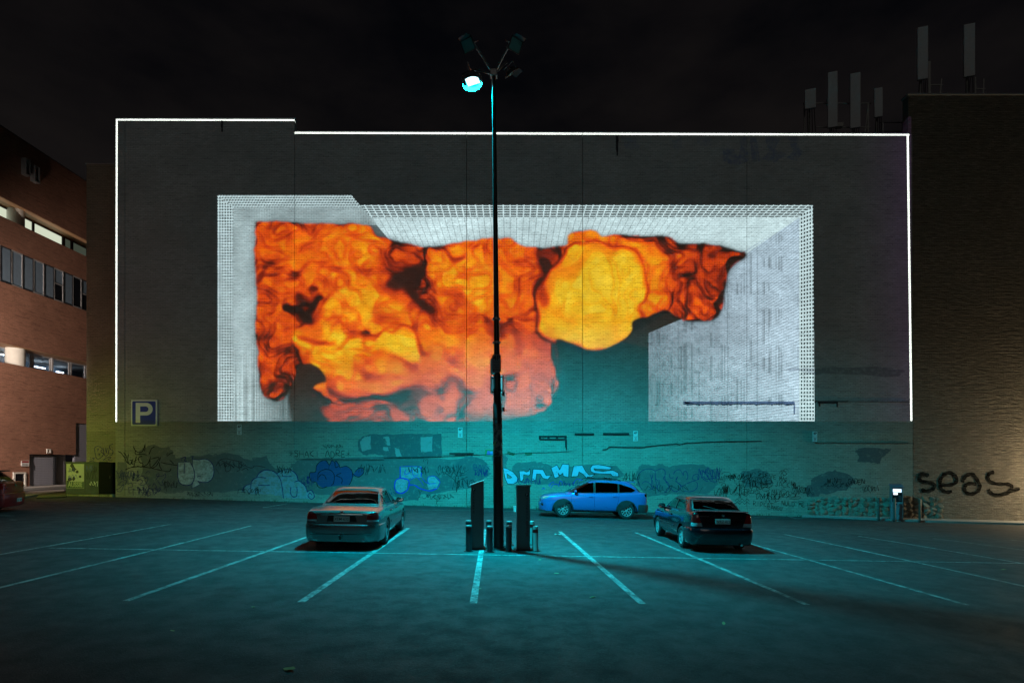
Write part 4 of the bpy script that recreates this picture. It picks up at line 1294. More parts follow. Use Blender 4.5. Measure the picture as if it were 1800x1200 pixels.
for (px, dd, white, lab) in ((824,14.05,False,'dark backlit bollard in front of the left ticket machine, outer one'),(823.5,15.15,False,'dark backlit bollard behind the left ticket machine, mostly hidden'),
        (861,14.0,False,'dark backlit bollard between left ticket machine and mast, nearer the camera'),(859.3,15.25,False,'dark backlit bollard between left ticket machine and mast, farther one'),
        (894.3,14.15,False,'dark backlit bollard between mast and right ticket machine, nearer one'),(895,15.2,False,'dark backlit bollard between mast and right ticket machine, farther one'),
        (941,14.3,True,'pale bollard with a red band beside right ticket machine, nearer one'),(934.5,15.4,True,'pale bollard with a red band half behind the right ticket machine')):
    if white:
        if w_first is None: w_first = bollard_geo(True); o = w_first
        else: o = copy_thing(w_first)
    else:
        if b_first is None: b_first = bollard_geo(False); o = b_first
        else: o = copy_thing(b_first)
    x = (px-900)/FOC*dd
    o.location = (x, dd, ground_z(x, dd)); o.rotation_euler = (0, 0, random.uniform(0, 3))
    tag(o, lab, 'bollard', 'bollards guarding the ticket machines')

# lit ticket machine by the wall at the right
kx, ky = (1580.5-900)/FOC*26.55, 26.75
kz = ground_z(kx, ky)+.085
k = empty('ticket_machine', (kx, ky, kz), R(-24), 'slim grey ticket machine with a lit screen against the wall at the right', 'ticket machine')
M_KIOSK = plain('kiosk_blue_grey', (.16,.21,.24), .45, .25)
link('cabinet', MB().bbox(-.235, .235, -.2, .2, 0, 1.56, .015).mesh('cabinet'), M_KIOSK, k)
mb = MB(); mb.add([(-.26,-.27,1.50),(.26,-.27,1.50),(.26,.22,1.60),(-.26,.22,1.60),(-.26,-.27,1.53),(.26,-.27,1.53),(.26,.22,1.64),(-.26,.22,1.64)], [(0,3,2,1),(4,5,6,7),(0,1,5,4),(1,2,6,5),(2,3,7,6),(3,0,4,7)])
link('canopy', mb.mesh('canopy'), plain('kiosk_cap', (.22,.18,.26), .4, .3), k)
link('fascia', MB().bbox(-.19, .19, -.212, -.2, .82, 1.47, .004).mesh('fascia'), M_PDARK, k)
link('screen', MB().box(-.17, .17, -.219, -.212, 1.27, 1.43).mesh('screen'), emit('lit_screen', (.62,.80,1.0), 1.7), k)
link('lit_panel', MB().box(-.15, .02, -.219, -.212, 1.15, 1.25).mesh('lit_panel'), emit('lit_panel', (.85,.92,1.0), 1.5), k)
link('card_slot', MB().box(-.10, .01, -.217, -.212, .88, 1.10).mesh('card_slot'), M_BLACK, k)
link('keypad', MB().box(.05, .16, -.217, -.212, .88, 1.12).mesh('keypad'), M_DALU, k)
link('coin_tray', MB().box(-.05, .0, -.21, -.2, .68, .74).box(.08, .12, -.21, -.2, .69, .73).mesh('coin_tray'), M_BLACK, k)
M_POST = plain('guard_post_green', (.06,.075,.07), .5, .4)
gp = None
for px, dd, lab in ((1544.5,26.5,'thin guard post left of the lit ticket machine'),(1572.2,26.2,'thin guard post in front of the lit ticket machine'),(1617,26.3,'thin guard post right of the lit ticket machine')):
    x = (px-900)/FOC*dd
    if gp is None:
        gp = empty('guard_post', (0,0,0))
        MB().lathe([(0,-.05),(.05,-.05),(.05,1.0),(.04,1.03),(0,1.035)], 14).build('post', M_POST, gp, 40)
        MB().lathe([(.10,0),(.10,.012),(.05,.014)], 14).build('base_flange', M_BLACK, gp, 40)
        o = gp
    else: o = copy_thing(gp)
    o.location = (x, dd, ground_z(x, dd)+.06); tag(o, lab, 'post', 'guard posts by the lit ticket machine')

# ------------------------------------------------------------------ green cabinet with poster, dark cabinet, brick base
GY = 27.62
def gx(px): return (px-900)/FOC*GY
def gz(py): return CAM_Z+(HOR-py)/FOC*GY
base_y0 = GY-.12
bb = empty('brick_plinth', (gx(158), GY, gz(877)), 0, 'low soldier course of bricks under the green and dark cabinets', 'plinth')
bz0, bz1 = gz(879), gz(868.2)
link('core', MB().box(gx(118)-bb.location.x, gx(200)-bb.location.x, -.02, .62, -.3, bz1-.012-bb.location.z).mesh('core'), M_CONC, bb)
M_BRK = [plain('olive_brick', (.30,.29,.14), .9, var=.4, bump=.4), plain('pale_brick', (.36,.34,.20), .9, var=.4, bump=.4), plain('dark_brick', (.22,.21,.11), .9, var=.4, bump=.4)]
bme = []
for m_ in M_BRK:
    me = MB().bbox(-.038, .038, -.11, .11, 0, bz1-bz0, .008).mesh('brick'); me.materials.append(m_); bme.append(me)
x = gx(117)
while x < gx(200):
    o = bpy.data.objects.new('brick', random.choice(bme)); C.objects.link(o); o.parent = bb
    o.location = (x-bb.location.x+.04, random.uniform(-.015,.015), bz0-bb.location.z-random.uniform(0,.02)); o.rotation_euler = (0, random.uniform(-.03,.03), random.uniform(-.03,.03))
    x += .093
M_GCAB = plain('green_cabinet_paint', (.085,.10,.09), .8, var=.4, scale=3, spec=.12)
gc = empty('utility_cabinet', (gx(145), GY, bz1+.004), 0, 'green utility cabinet with a torn poster and scribbles', 'utility cabinet')
gh = gz(813)-bz1
def lx_(px): return gx(px)-gc.location.x
link('cabinet', MB().bbox(lx_(115.5), lx_(174), 0, .55, 0, gh, .012).mesh('cabinet'), M_GCAB, gc)
link('lid', MB().bbox(lx_(114.8), lx_(174.4), -.02, .57, gh+.002, gh+.04, .008).mesh('lid'), M_GCAB, gc)
mb = MB()
for xx in (149.5,): mb.box(lx_(xx)-.004, lx_(xx)+.004, -.004, .0, .05, gh-.05)
link('door_gap', mb.mesh('door_gap'), M_BLACK, gc)
# poster: plain generic print with the word on it
def pz(py): return gz(py)-gc.location.z
pst = empty('poster', (gc.location.x, GY-.008, gc.location.z), 0, 'torn pale poster lettered AUSSIE pasted on the green cabinet', 'poster')
link('sheet', MB().box(lx_(117), lx_(148), 0, .004, pz(858), pz(815)).mesh('sheet'), plain('poster_paper', (.44,.45,.40), .95, spec=.05, var=.25, scale=5), pst)
def blotch(cx, cy, r, seed, n=22, asp=1.0, amp=.5):
    q = random.Random(seed); P = []
    for k in range(n):
        a = 2*math.pi*k/n; rr_ = r*(1-amp/2+amp*q.random())
        P.append((cx+rr_*math.cos(a)*asp, cy+rr_*math.sin(a)))
    return P
mb = MB()
for i, (cx, cy, r, sd) in enumerate(((127,818,3.6,1),(130,824,4,2),(136,829,2.6,3),(123,842,3.4,6),(130,841,3.2,4),(141,837,2.2,5),(119.5,846,2.2,7))):
    V, F = fill_poly([(lx_(a), -.002-.0004*i, pz(b)) for a, b in blotch(cx, cy, r, sd)]); mb.add(V, F)
link('ink_blotches', mb.mesh('ink_blotches'), M_INK, pst)
V, F = fill_poly([(lx_(117.5),-.0052,pz(857.4)),(lx_(147.5),-.0052,pz(857.4)),(lx_(147.5),-.0052,pz(846)),(lx_(117.5),-.0052,pz(846))])
link('caption_band', MB().add(V, F).mesh('caption_band'), plain('poster_band', (.05,.09,.06), .8), pst)
t = place_text('AUSSIE', .33, plain('poster_letters', (.34,.37,.27), .8), pst, (lx_(132.5), -.0065, pz(851.6)), bold=.012, sx=.70)
q = random.Random(31)
for k, (cx, cy, w, h, mt) in enumerate(((160,836,16,18,M_STEEL),(165,850,14,10,M_SIGNW),(157,823,12,12,M_SIGNB),(166,824,10,12,M_STEEL),(125,826,10,8,M_SIGNB),(128,838,14,9,M_SIGNB))):
    P_ = catmull([(cx-w/2+w*i/9+q.uniform(-1.5,1.5), cy+h/2*math.sin(i*2.2+q.uniform(-.5,.5))) for i in range(10)], 4)
    V = []; F = []; yy = -.0035 if cx > 150 else -.0135
    for i, (a, b) in enumerate(P_):
        a2_, b2_ = P_[min(i+1, len(P_)-1)]; a1_, b1_ = P_[max(0, i-1)]
        dx_, dz_ = a2_-a1_, b2_-b1_; l_ = math.hypot(dx_, dz_) or 1
        for sg_ in (-1, 1): V.append((lx_(a-dz_/l_*.35*sg_), yy-.0001*k, pz(b+dx_/l_*.35*sg_)))
    for i in range(len(P_)-1): F.append((2*i, 2*i+1, 2*i+3, 2*i+2))
    link('graffiti_scrawl', MB().add(V, F).mesh('graffiti_scrawl'), mt, gc)
dc = empty('dark_cabinet', (gx(187), GY-.05, bz1+.004), 0, 'dark metal cabinet standing right of the green one', 'utility cabinet')
dw = (gx(199.4)-gx(174.8))/2; dh = gz(812.5)-bz1
M_DCAB = plain('dark_cabinet_paint', (.012,.013,.012), .95, var=.4, spec=.04)
link('cabinet', MB().bbox(-dw, dw, 0, .55, 0, dh, .01).mesh('cabinet'), M_DCAB, dc)
link('door', MB().bbox(-dw+.04, dw-.04, -.015, .0, .04, dh-.04, .006).mesh('door'), M_DCAB, dc)
link('handle', MB().bbox(dw-.13, dw-.10, -.04, -.015, dh*.5, dh*.5+.12, .006).mesh('handle'), M_BLACK, dc)

# ------------------------------------------------------------------ antennas on the roofs
M_ANT = plain('antenna_panel_grey', (.72,.78,.82), .6)
M_MAST = plain('antenna_mast', (.55,.56,.54), .6, 0)
def antenna(x0, x1, y0, y1, d, zbase, label, pole=True, yaw=-18, boxes=()):
    w = (x1-x0)/FOC*d; xc = ((x0+x1)/2-900)/FOC*d
    zt = CAM_Z+(HOR-y0)/FOC*d; zb = CAM_Z+(HOR-y1)/FOC*d
    o = empty('cell_antenna', (xc, d, zbase), 0, label, 'antenna', 'mobile phone antennas on the roofs')
    Mr = Matrix.Rotation(R(yaw), 4, 'Z')
    link('panel', MB().bbox(-w*.53, w*.53, -.14, .0, zb-zbase, zt-zbase, .03, M=Mr).mesh('panel'), M_ANT, o)
    MB().tube([(.05,.16,0),(.05,.16,zt-zbase+(.12 if not pole else -.4))], .045, 10).build('pole', M_MAST, o, 40)
    mb = MB()
    for f in (.2, .8): mb.box(-.03, .10, -.02, .20, zb-zbase+(zt-zb)*f-.03, zb-zbase+(zt-zb)*f+.03)
    link('clamp', mb.mesh('clamp'), M_STEEL, o)
    mb = MB(); q = random.Random(int(x0))
    for k in range(4):
        a = -w*.35+w*.25*k
        mb.tube([(a,-.05,zb-zbase),(a+q.uniform(-.1,.1),.0,(zb-zbase)*.6),(a+q.uniform(-.2,.3),.15,(zb-zbase)*.2),(a+q.uniform(-.1,.4),.2,.02)], .018, 5)
    link('cable', mb.mesh('cable'), M_BLACK, o)
    return o
ZR = wz(238)-1.0
antenna(1415.5,1432,159,193,29.3,ZR,'short square antenna panel at the left end of the roof group',pole=False)
antenna(1455.5,1470,129,226,29.3,ZR,'tall antenna panel, left one of the tall pair on the main roof')
antenna(1495,1510,131,227,29.3,ZR,'tall antenna panel, right one of the tall pair on the main roof')
antenna(1537,1549,157,208,29.3,ZR,'medium antenna panel beside the roof railing',pole=False)
ZT = wz(165)-.6
for (a, b, c, d_, lab, bx) in ((1613,1628,50,142,'tall antenna with a stout mast on the right tower, left one',1),(1694.5,1710,45,137,'tall antenna with a slim mast on the right tower, right one',0)):
    o = antenna(a, b, c, d_, 29.3, ZT, lab)
    k_ = 29.3/FOC
    MB().tube([(.55,.25,0),(.55,.25,3.5 if bx else 2.7)], .075 if bx else .04, 10).build('stay_pole', M_MAST, o, 40)
    MB().tube([(.95 if bx else .85,.25,0),(1.2 if bx else 1.0,.25,2.6)], .04, 8).build('stay_pole', M_MAST, o, 40)
    MB().tube([(.5,.25,2.3 if bx else 2.1),(1.25 if bx else 1.05,.25,2.3 if bx else 2.1)], .035, 8).build('cross_tube', M_MAST, o, 40)
    MB().bbox(1.15, 1.6, .1, .35, 1.15, 1.55, .03).build('radio_unit', M_MAST, o)
    mb = MB()
    for q in range(4): mb.tube([(1.2+.1*q,.2,1.15),(1.0+.1*q,.25,.6),(.8+.06*q,.3,.25),(.4,.3,.12)], .02, 5)
    link('cable', mb.mesh('cable'), M_BLACK, o)
# frame and railing
fr = empty('antenna_frame', ((1480-900)/FOC*29.7, 29.7, ZR), 0, 'thin tube frame behind the roof antennas', 'frame')
def rfx(px): return (px-1480)/FOC*29.7
def rfz(py): return CAM_Z+(HOR-py)/FOC*29.7-ZR
MB().tube([(rfx(1412),0,rfz(182)),(rfx(1531),0,rfz(182))], .035, 8).build('rail', M_MAST, fr, 40)
for p in (1414, 1526): MB().tube([(rfx(p),0,0),(rfx(p),0,rfz(182))], .045, 8).build('post', M_MAST, fr, 40)
MB().tube([(rfx(1512),0,.0),(rfx(1526),0,rfz(184))], .03, 8).build('brace', M_MAST, fr, 40)
MB().tube([(rfx(1434),0,rfz(224)),(rfx(1530),0,rfz(224))], .03, 8).build('rail', M_MAST, fr, 40)
MB().bbox(rfx(1470), rfx(1481), -.1, .15, rfz(224), rfz(217), .02).build('radio_unit', M_MAST, fr)
rl = empty('roof_railing', ((1566-900)/FOC*28.6, 28.6, ZR), 0, 'short tubular guard railing on the roof beside the tower', 'railing')
def rrx(px): return (px-1566)/FOC*28.6
def rrz(py): return CAM_Z+(HOR-py)/FOC*28.6-ZR
for p in (1552, 1586.5): MB().tube([(rrx(p),0,0),(rrx(p),0,rrz(215.5))], .03, 8).build('post', M_GALV, rl, 40)
for q in (215.5, 231): MB().tube([(rrx(1546),0,rrz(q)),(rrx(1587),0,rrz(q))], .028, 8).build('rail', M_GALV, rl, 40)

# ------------------------------------------------------------------ litter
M_LEAF = plain('fallen_leaf', (.22,.27,.10), .7, var=.4)
M_PAPER = plain('paper_scrap', (.6,.6,.58), .8)
leaf_me = []
for kk in range(3):
    q = random.Random(90+kk); P = []
    for i in range(9): t = i/8; P.append((.06*(t-.5)*2, .028*math.sin(math.pi*t), .006+.008*q.random()))
    P2 = [(x, -y, z) for x, y, z in P[1:-1]][::-1]
    me = MB().add(P+P2, [tuple(range(len(P)+len(P2)))]).mesh('fallen_leaf'); me.materials.append(M_LEAF); leaf_me.append(me)
spots = [(509,1177,'pale leaf lying alone at the bottom of the car park',1.6),(1042,1050,'leaf near the end of the bay line right of the mast',1.3),(978,1008,'leaf below the right ticket machine',1.1),
         (1272,1096,'small leaf on the dark asphalt, lower right',.9),(303,1109,'small leaf on the dark asphalt, lower left',.8),(949,984,'small leaf just right of the mast shadow',.9),(1764,1001,'small leaf at the right edge of the car park',1.0),(445,1067,'small leaf left of the sedan bay line end',.8),(843,1035,'small leaf beside the centre bay line',.8)]
for i, (a, b, lab, s_) in enumerate(spots):
    p = ground_at(a, b); o = bpy.data.objects.new('fallen_leaf', leaf_me[i % 3]); C.objects.link(o)
    o.location = p+Vector((0,0,.003)); o.rotation_euler = (random.uniform(-.2,.2), random.uniform(-.2,.2), random.uniform(0,6)); o.scale = (s_,)*3
    tag(o, lab, 'leaf', 'leaves on the asphalt')
p = ground_at(980, 939.5)
o = MB().add([(-.09,-.06,.012),(.0,-.07,.03),(.09,-.05,.01),(.10,.05,.02),(.01,.07,.008),(-.08,.06,.025)], [(0,1,4,5),(1,2,3,4)]).build('paper_scrap', M_PAPER)
o.location = p; tag(o, 'crumpled white paper scrap by the top of the bay line', 'litter')
p = ground_at(905.5, 899)
cupo = MB().lathe([(0,0),(.035,0),(.045,.12),(.05,.122),(.05,.13),(0,.135)], 14).build('paper_cup', M_PAPER, None, 40)
cupo.location = p; cupo.scale = (2.0,2.0,2.0); tag(cupo, 'white paper cup standing near the wall behind the mast', 'cup')
# weeds at the foot of the wall and round the mast
M_WEED = plain('weed_green', (.05,.085,.03), .8, var=.4)
def weeds(name, pts, n, hgt, label):
    V = []; F = []; q = random.Random(len(pts)*7+n)
    for (x, y) in pts:
        z = ground_z(x, y)
        for k in range(n):
            a = q.uniform(0, 6.28); r_ = q.uniform(.2, 1)*hgt; w = .012
            bx_, by_ = x+q.uniform(-.12,.12), y+q.uniform(-.05,.02)
            ex, ey, ez = bx_+math.cos(a)*r_*.6, by_+math.sin(a)*r_*.25, z+r_
            i = len(V); V += [(bx_-w, by_, z), (bx_+w, by_, z), (ex, ey, ez)]; F.append((i, i+1, i+2))
    o = MB().add(V, F).build(name, M_WEED); tag(o, label, kind='stuff'); o['category'] = 'weeds'
q = random.Random(2)
weeds('wall_weeds', [(wx(p)+q.uniform(-.3,.3), WALL_Y-.06) for p in range(225, 1400, 16) if q.random() < .8], 5, .16, 'low weeds along the foot of the painted wall')
weeds('mast_weeds', [(PX+q.uniform(-.4,.9), PY-.05+q.uniform(-.15,.25)) for _ in range(16)], 6, .07, 'small weeds round the foot of the mast')
weeds('verge_weeds', [(ground_at(q.uniform(66,118), q.uniform(867,875)).x, ground_at(100, 870).y+q.uniform(-.8,1)) for _ in range(60)], 6, .10, 'weeds on the verge beside the green cabinet')

# ------------------------------------------------------------------ graffiti: spray paint on the brickwork (parts of the gable)
_lift = {'patch': 0, 'fill': 0, 'stroke': 0}
def lift(kind):
    _lift[kind] += 1
    return {'patch': 0.002, 'fill': 0.0055, 'stroke': 0.0085}[kind] + {'patch': 0.00006, 'fill': 0.00008, 'stroke': 0.000003}[kind]*_lift[kind]
def spray(name, col, wear=0.1, plane='XZ'):
    return brick_mat('spray_'+name, (0.305, 0.305, 0.270), paint=col, wear=wear, bump=0.45, rough=0.8, spec=0.12)
SP_BLACK = spray('black', (0.010, 0.010, 0.011))
SP_NAVY = spray('navy', (0.018, 0.022, 0.14))
SP_BLUE = spray('blue', (0.02, 0.06, 0.55))
SP_DBLUE = spray('dark_blue', (0.030, 0.075, 0.20))
SP_WHITE = spray('white', (0.56, 0.58, 0.58), 0.7)
SP_PALE = spray('pale_blue', (0.30, 0.37, 0.46), 0.7)
SP_SKY = spray('sky', (0.36, 0.50, 0.68), 0.3)
SP_BROWN = spray('brown', (0.045, 0.012, 0.009), 0.1)
SP_BUFF = spray('buff_grey', (0.145, 0.155, 0.155), 0.35)
SP_BUFF2 = spray('buff_dark', (0.115, 0.13, 0.135), 0.35)
SP_LIGHT = spray('buff_light', (0.33, 0.33, 0.32), 0.3)

def T(ox, oy, s): return lambda p: (p[0]/s+ox, p[1]/s+oy)
T8 = T(200, 740, 7.5); T7 = T(190, 740, 4.865); T5 = T(500, 740, 4.5); TR1 = T(860, 740, 5.294); TR2 = T(1100, 740, 5.143); TR3 = T(1530, 780, 6.667); ID = T(0, 0, 1)
def wallp(p, plane):
    """survey point -> metres on the gable (or the set-back block)"""
    if plane == 'side': return sx(p[0]), SIDE_Y, sz(p[1])
    return wx(p[0]), WALL_Y, wz(p[1])
def stroke_geo(mb, pts, w, plane='gable', k=5, taper=True, jit=0.0):
    P = catmull(pts, k)
    Q = [wallp(p, plane) for p in P]
    y = Q[0][1]-lift('stroke')
    n = len(Q); V = []; F = []
    for i in range(n):
        a = Q[max(0, i-1)]; b = Q[min(n-1, i+1)]
        dx, dz = b[0]-a[0], b[2]-a[2]; l = math.hypot(dx, dz) or 1
        ww = w*WS/2*(0.55 if taper and i in (0, n-1) else 1.0)*(1+0.15*math.sin(i*1.3+len(pts)))
        V += [(Q[i][0]-dz/l*ww, y-.000002*(i % 2), Q[i][2]+dx/l*ww), (Q[i][0]+dz/l*ww, y-.000002*(i % 2), Q[i][2]-dx/l*ww)]
    for i in range(n-1): F.append((2*i, 2*i+1, 2*i+3, 2*i+2))
    mb.add(V, F)
def strokes(name, S, w, mat, tf=ID, plane='gable', root=None):
    mb = MB()
    for s in S: stroke_geo(mb, [tf(p) for p in s], w, plane)
    return part(mb, name, mat, root or gable)
def ragged(P, amp, seed, sub=5):
    q = random.Random(seed); out = []
    n = len(P)
    for i in range(n):
        a, b = P[i], P[(i+1) % n]
        for j in range(sub):
            t = j/sub; out.append((a[0]+(b[0]-a[0])*t+q.uniform(-amp, amp), a[1]+(b[1]-a[1])*t+q.uniform(-amp, amp)))
    return out
def fills(name, polys, mat, tf=ID, plane='gable', amp=0.0, root=None, smooth_=False):
    for i, P in enumerate(polys):
        mb = MB()
        Q = [tf(p) for p in P]
        if smooth_: Q = catmull(Q, 4, True)
        if amp: Q = ragged(Q, amp, i+len(P))
        W = [wallp(p, plane) for p in Q]; y = W[0][1]-lift('patch' if name in ('paint_patch', 'faded_lettering') else 'fill')
        V, F = fill_poly([(a, y, c) for a, b, c in W]); mb.add(V, F)
        o = part(mb, name, mat, root or gable)
    return o

# simple stroke lettering for hand written tags (unit box, y down)
LET = {'A':[[(0,1),(.5,0),(1,1)],[(.2,.65),(.85,.62)]],'B':[[(0,1),(0,0),(.7,.1),(.7,.42),(.05,.5),(.85,.6),(.8,.95),(0,1)]],'C':[[(.9,.1),(.3,0),(0,.5),(.3,1),(.95,.9)]],
 'D':[[(.05,0),(.05,1),(.7,.85),(.9,.4),(.5,.05),(0,0)]],'E':[[(.9,0),(.1,.05),(.05,.5),(.7,.48)],[(.05,.5),(.1,1),(.95,.95)]],'G':[[(.9,.15),(.4,0),(.05,.5),(.4,1),(.9,.85),(.9,.55),(.5,.55)]],
 'H':[[(.05,0),(.05,1)],[(.9,0),(.9,1)],[(.05,.5),(.9,.48)]],'I':[[(.5,0),(.5,1)]],'J':[[(.8,0),(.75,.8),(.4,1),(.1,.8)]],'K':[[(.05,0),(.08,1)],[(.9,0),(.1,.5),(.95,1)]],
 'L':[[(.1,0),(.05,.95),(.9,.95)]],'M':[[(0,1),(.15,0),(.5,.6),(.85,0),(1,1)]],'N':[[(.05,1),(.08,0),(.9,1),(.95,0)]],'O':[[(.5,0),(.05,.4),(.3,1),(.9,.8),(.85,.2),(.45,.02)]],
 'P':[[(.05,1),(.08,0),(.8,.1),(.75,.5),(.08,.55)]],'R':[[(.05,1),(.05,0),(.8,.12),(.7,.45),(.1,.52),(.95,1)]],'S':[[(.9,.08),(.3,0),(.1,.3),(.85,.6),(.7,.98),(.05,.9)]],
 'T':[[(0,.02),(1,0)],[(.5,0),(.48,1)]],'U':[[(.05,0),(.1,.85),(.5,1),(.9,.8),(.95,0)]],'V':[[(0,0),(.5,1),(1,0)]],'W':[[(0,0),(.25,1),(.5,.3),(.75,1),(1,0)]],'X':[[(0,0),(1,1)],[(1,0),(0,1)]],
 'Y':[[(0,0),(.5,.5)],[(1,0),(.3,1)]],'Z':[[(0,0),(1,0),(0,1),(1,1)]],'2':[[(.05,.2),(.5,0),(.9,.3),(.1,1),(.95,.95)]],'3':[[(.1,.1),(.7,0),(.8,.35),(.4,.48),(.9,.7),(.5,1),(.05,.9)]],
 '0':[[(.5,0),(.05,.5),(.5,1),(.95,.5),(.5,0)]],'!':[[(.5,0),(.45,.7)],[(.45,.92),(.5,1)]],'-':[[(.1,.5),(.9,.5)]],'*':[[(.1,.3),(.9,.7)],[(.9,.25),(.1,.8)],[(.5,.05),(.5,.95)]],' ':[]}
def hand(text, x, y, w, h, slope=0.0, seed=1, gap=0.28):
    q = random.Random(seed); S = []
    n = len(text); cw = w/(n*(1+gap))
    for i, ch in enumerate(text.upper()):
        ox = x+i*cw*(1+gap); oy = y+slope*(ox-x)+q.uniform(-.1,.1)*h
        for s in LET.get(ch, []):
            S.append([(ox+a*cw+q.uniform(-.05,.05)*cw, oy+b*h+q.uniform(-.05,.05)*h) for a, b in s])
    return S

# ---- areas painted over
fills('paint_patch', [
    [(245,790),(268,782),(296,786),(310,803),(345,800),(380,797),(400,799),(425,806),(470,812),(500,838),(475,858),(420,862),(372,866),(330,862),(300,868),(262,860),(250,835)],
    [(384,797),(402,796),(436,806),(470,816),(500,830),(470,846),(420,852),(395,838)],
    [(205,812),(222,810),(225,850),(205,856)],
    [(444,806),(470,802),(476,818),(450,826)],
    ], SP_BUFF, amp=2.2)
fills('paint_patch', [[(512,814),(540,806),(600,803),(690,800),(790,806),(846,808),(862,832),(824,856),(760,866),(700,872),(640,874),(560,868),(520,858)]], SP_BUFF, amp=2.4)
fills('paint_patch', [[(629,776),(636,767),(650,763),(700,763),(740,762),(776,762),(777,803),(740,805),(690,804),(660,798),(640,800),(630,790)]], SP_BUFF2, amp=0.9)
fills('paint_patch', [[(633,775),(640,768),(651,766),(652,788),(636,793)],[(739,767),(760,767),(760,794),(740,794)],[(673,785),(682,785),(683,792),(674,792)],[(694,787),(702,789),(706,802),(696,802)],[(672,768),(684,767),(686,782),(681,783),(678,772)]], SP_LIGHT, amp=0.7)
fills('paint_patch', [[(800,818),(810,806),(830,800),(848,806),(860,820),(850,848),(835,862),(815,850)],[(742,842),(790,830),(800,856),(750,872)],[(690,858),(720,848),(745,858),(735,880),(700,880)]], SP_BUFF2, amp=2.0)
fills('paint_patch', [[(900,822),(906,813),(935,811),(960,814),(975,824),(1000,820),(1040,815),(1085,818),(1098,834),(1060,850),(960,852),(905,846)],[(862,790),(875,790),(892,805),(890,822),(868,818)]], SP_BUFF, amp=1.6)
fills('paint_patch', [[(1120,826),(1128,816),(1150,817),(1158,814),(1175,820),(1200,816),(1235,816),(1262,828),(1262,850),(1245,868),(1180,868),(1140,872),(1118,852)],[(1300,830),(1330,822),(1350,830),(1360,850),(1310,856)]], SP_BUFF, amp=1.8)
fills('paint_patch', [[(1426,842),(1445,832),(1468,826),(1490,832),(1505,845),(1488,860),(1452,868),(1428,866)],[(1415,856),(1432,848),(1445,862),(1440,872),(1418,872)]], SP_BUFF2, amp=1.4)
fills('paint_patch', [[(1503,792),(1512,787),(1545,787),(1566,790),(1560,797),(1550,804),(1546,815),(1528,812),(1506,811),(1510,802)]], SP_BUFF2, amp=1.2)
fills('paint_patch', [[(1380,648),(1440,645),(1560,645),(1590,652),(1580,660),(1430,658)]], spray('soot', (0.16,0.158,0.15), 0.5), amp=2.5)
# faded blue roller letters below the parapet
fills('faded_lettering', [[(1272,284),(1270,262),(1290,262),(1296,276),(1302,262),(1300,242),(1312,242),(1316,282),(1296,292)],[(1345,240),(1372,244),(1362,262),(1382,272),(1362,286),(1340,280),(1352,268),(1348,256)],[(1384,240),(1404,242),(1402,254),(1412,268),(1400,284),(1384,278),(1394,266)],[(1318,242),(1330,242),(1336,284),(1322,284)]],
    spray('faded_navy', (0.150,0.170,0.225), 0.75), amp=1.0)
fills('faded_lettering', [[(1092,242),(1120,242),(1124,262),(1100,264)],[(1180,246),(1196,244),(1202,262),(1186,262)],[(1222,242),(1246,242),(1250,256),(1230,258)]], spray('faded_navy_thin', (0.19,0.20,0.235), 0.9), amp=2.0)

# ---- crown tag and scribbles, left
strokes('graffiti_tag', [[(260,330),(285,385),(330,410),(380,395),(415,300)],[(415,300),(412,360),(408,395)],[(540,335),(500,360),(465,440)],[(285,385),(290,435),(370,432),(440,445)],
    [(55,395),(100,420),(150,490)],[(130,410),(165,460),(160,520),(200,560)],[(195,430),(185,520),(215,570),(240,520),(210,510)],[(250,500),(240,560),(265,560)],[(300,460),(280,540),(265,600)],[(260,530),(320,500)],
    [(375,460),(330,480),(340,540),(385,560),(370,600),(310,590)],[(490,460),(450,560),(380,600)],[(480,500),(600,480),(490,610),(480,500)],[(620,470),(600,520),(560,590),(500,620)],[(790,410),(740,430),(700,460)],[(720,410),(690,450)],
    [(620,540),(700,560),(840,580)],[(740,510),(765,535),(790,560)],[(600,540),(610,600),(635,635)],[(150,640),(260,600),(420,605),(600,640),(700,662),(745,650),(755,620)]], 1.3, SP_BLACK, T8)
strokes('graffiti_tag', [[(40,900),(80,880),(130,830),(100,920),(50,920),(40,890)],[(60,760),(120,720),(230,740)],[(160,690),(230,650),(280,700),(240,760),(310,780),(320,720),(270,700)],[(190,830),(230,810),(250,860),(200,870),(203,910),(205,960)],
    [(230,890),(280,900),(255,910),(260,980)],[(320,860),(370,910),(400,850),(340,840)],[(400,760),(450,740),(440,800),(390,850)],[(550,780),(600,700),(580,690),(560,720),(640,720),(680,690),(680,740),(640,790),(660,830),(620,840),(580,780)],
    [(390,940),(430,930),(440,960),(400,985)],[(450,940),(490,960),(450,990),(440,960)],[(500,900),(540,940),(580,920),(540,820),(510,860)],[(300,800),(350,760),(380,800),(340,830)],[(30,640),(60,690),(110,640)],[(420,690),(450,660),(480,670)],
    [(490,830),(460,870),(520,900)],[(60,840),(110,790),(170,780),(150,840)],[(330,740),(390,720),(420,760)]], 0.75, SP_NAVY, T8)
fills('graffiti_fill', [[(850,545),(930,540),(1000,538),(1030,570),(1050,640),(1066,690),(1055,770),(1020,825),(960,838),(900,830),(862,790),(848,720),(846,640)],
    [(1040,500),(1080,510),(1120,505),(1200,497),(1260,520),(1300,570),(1320,640),(1312,720),(1275,780),(1220,802),(1150,800),(1110,788),(1142,830),(1090,856),(1034,882),(1040,830),(1064,770),(1072,700),(1060,640),(1045,580)]], SP_WHITE, T8)
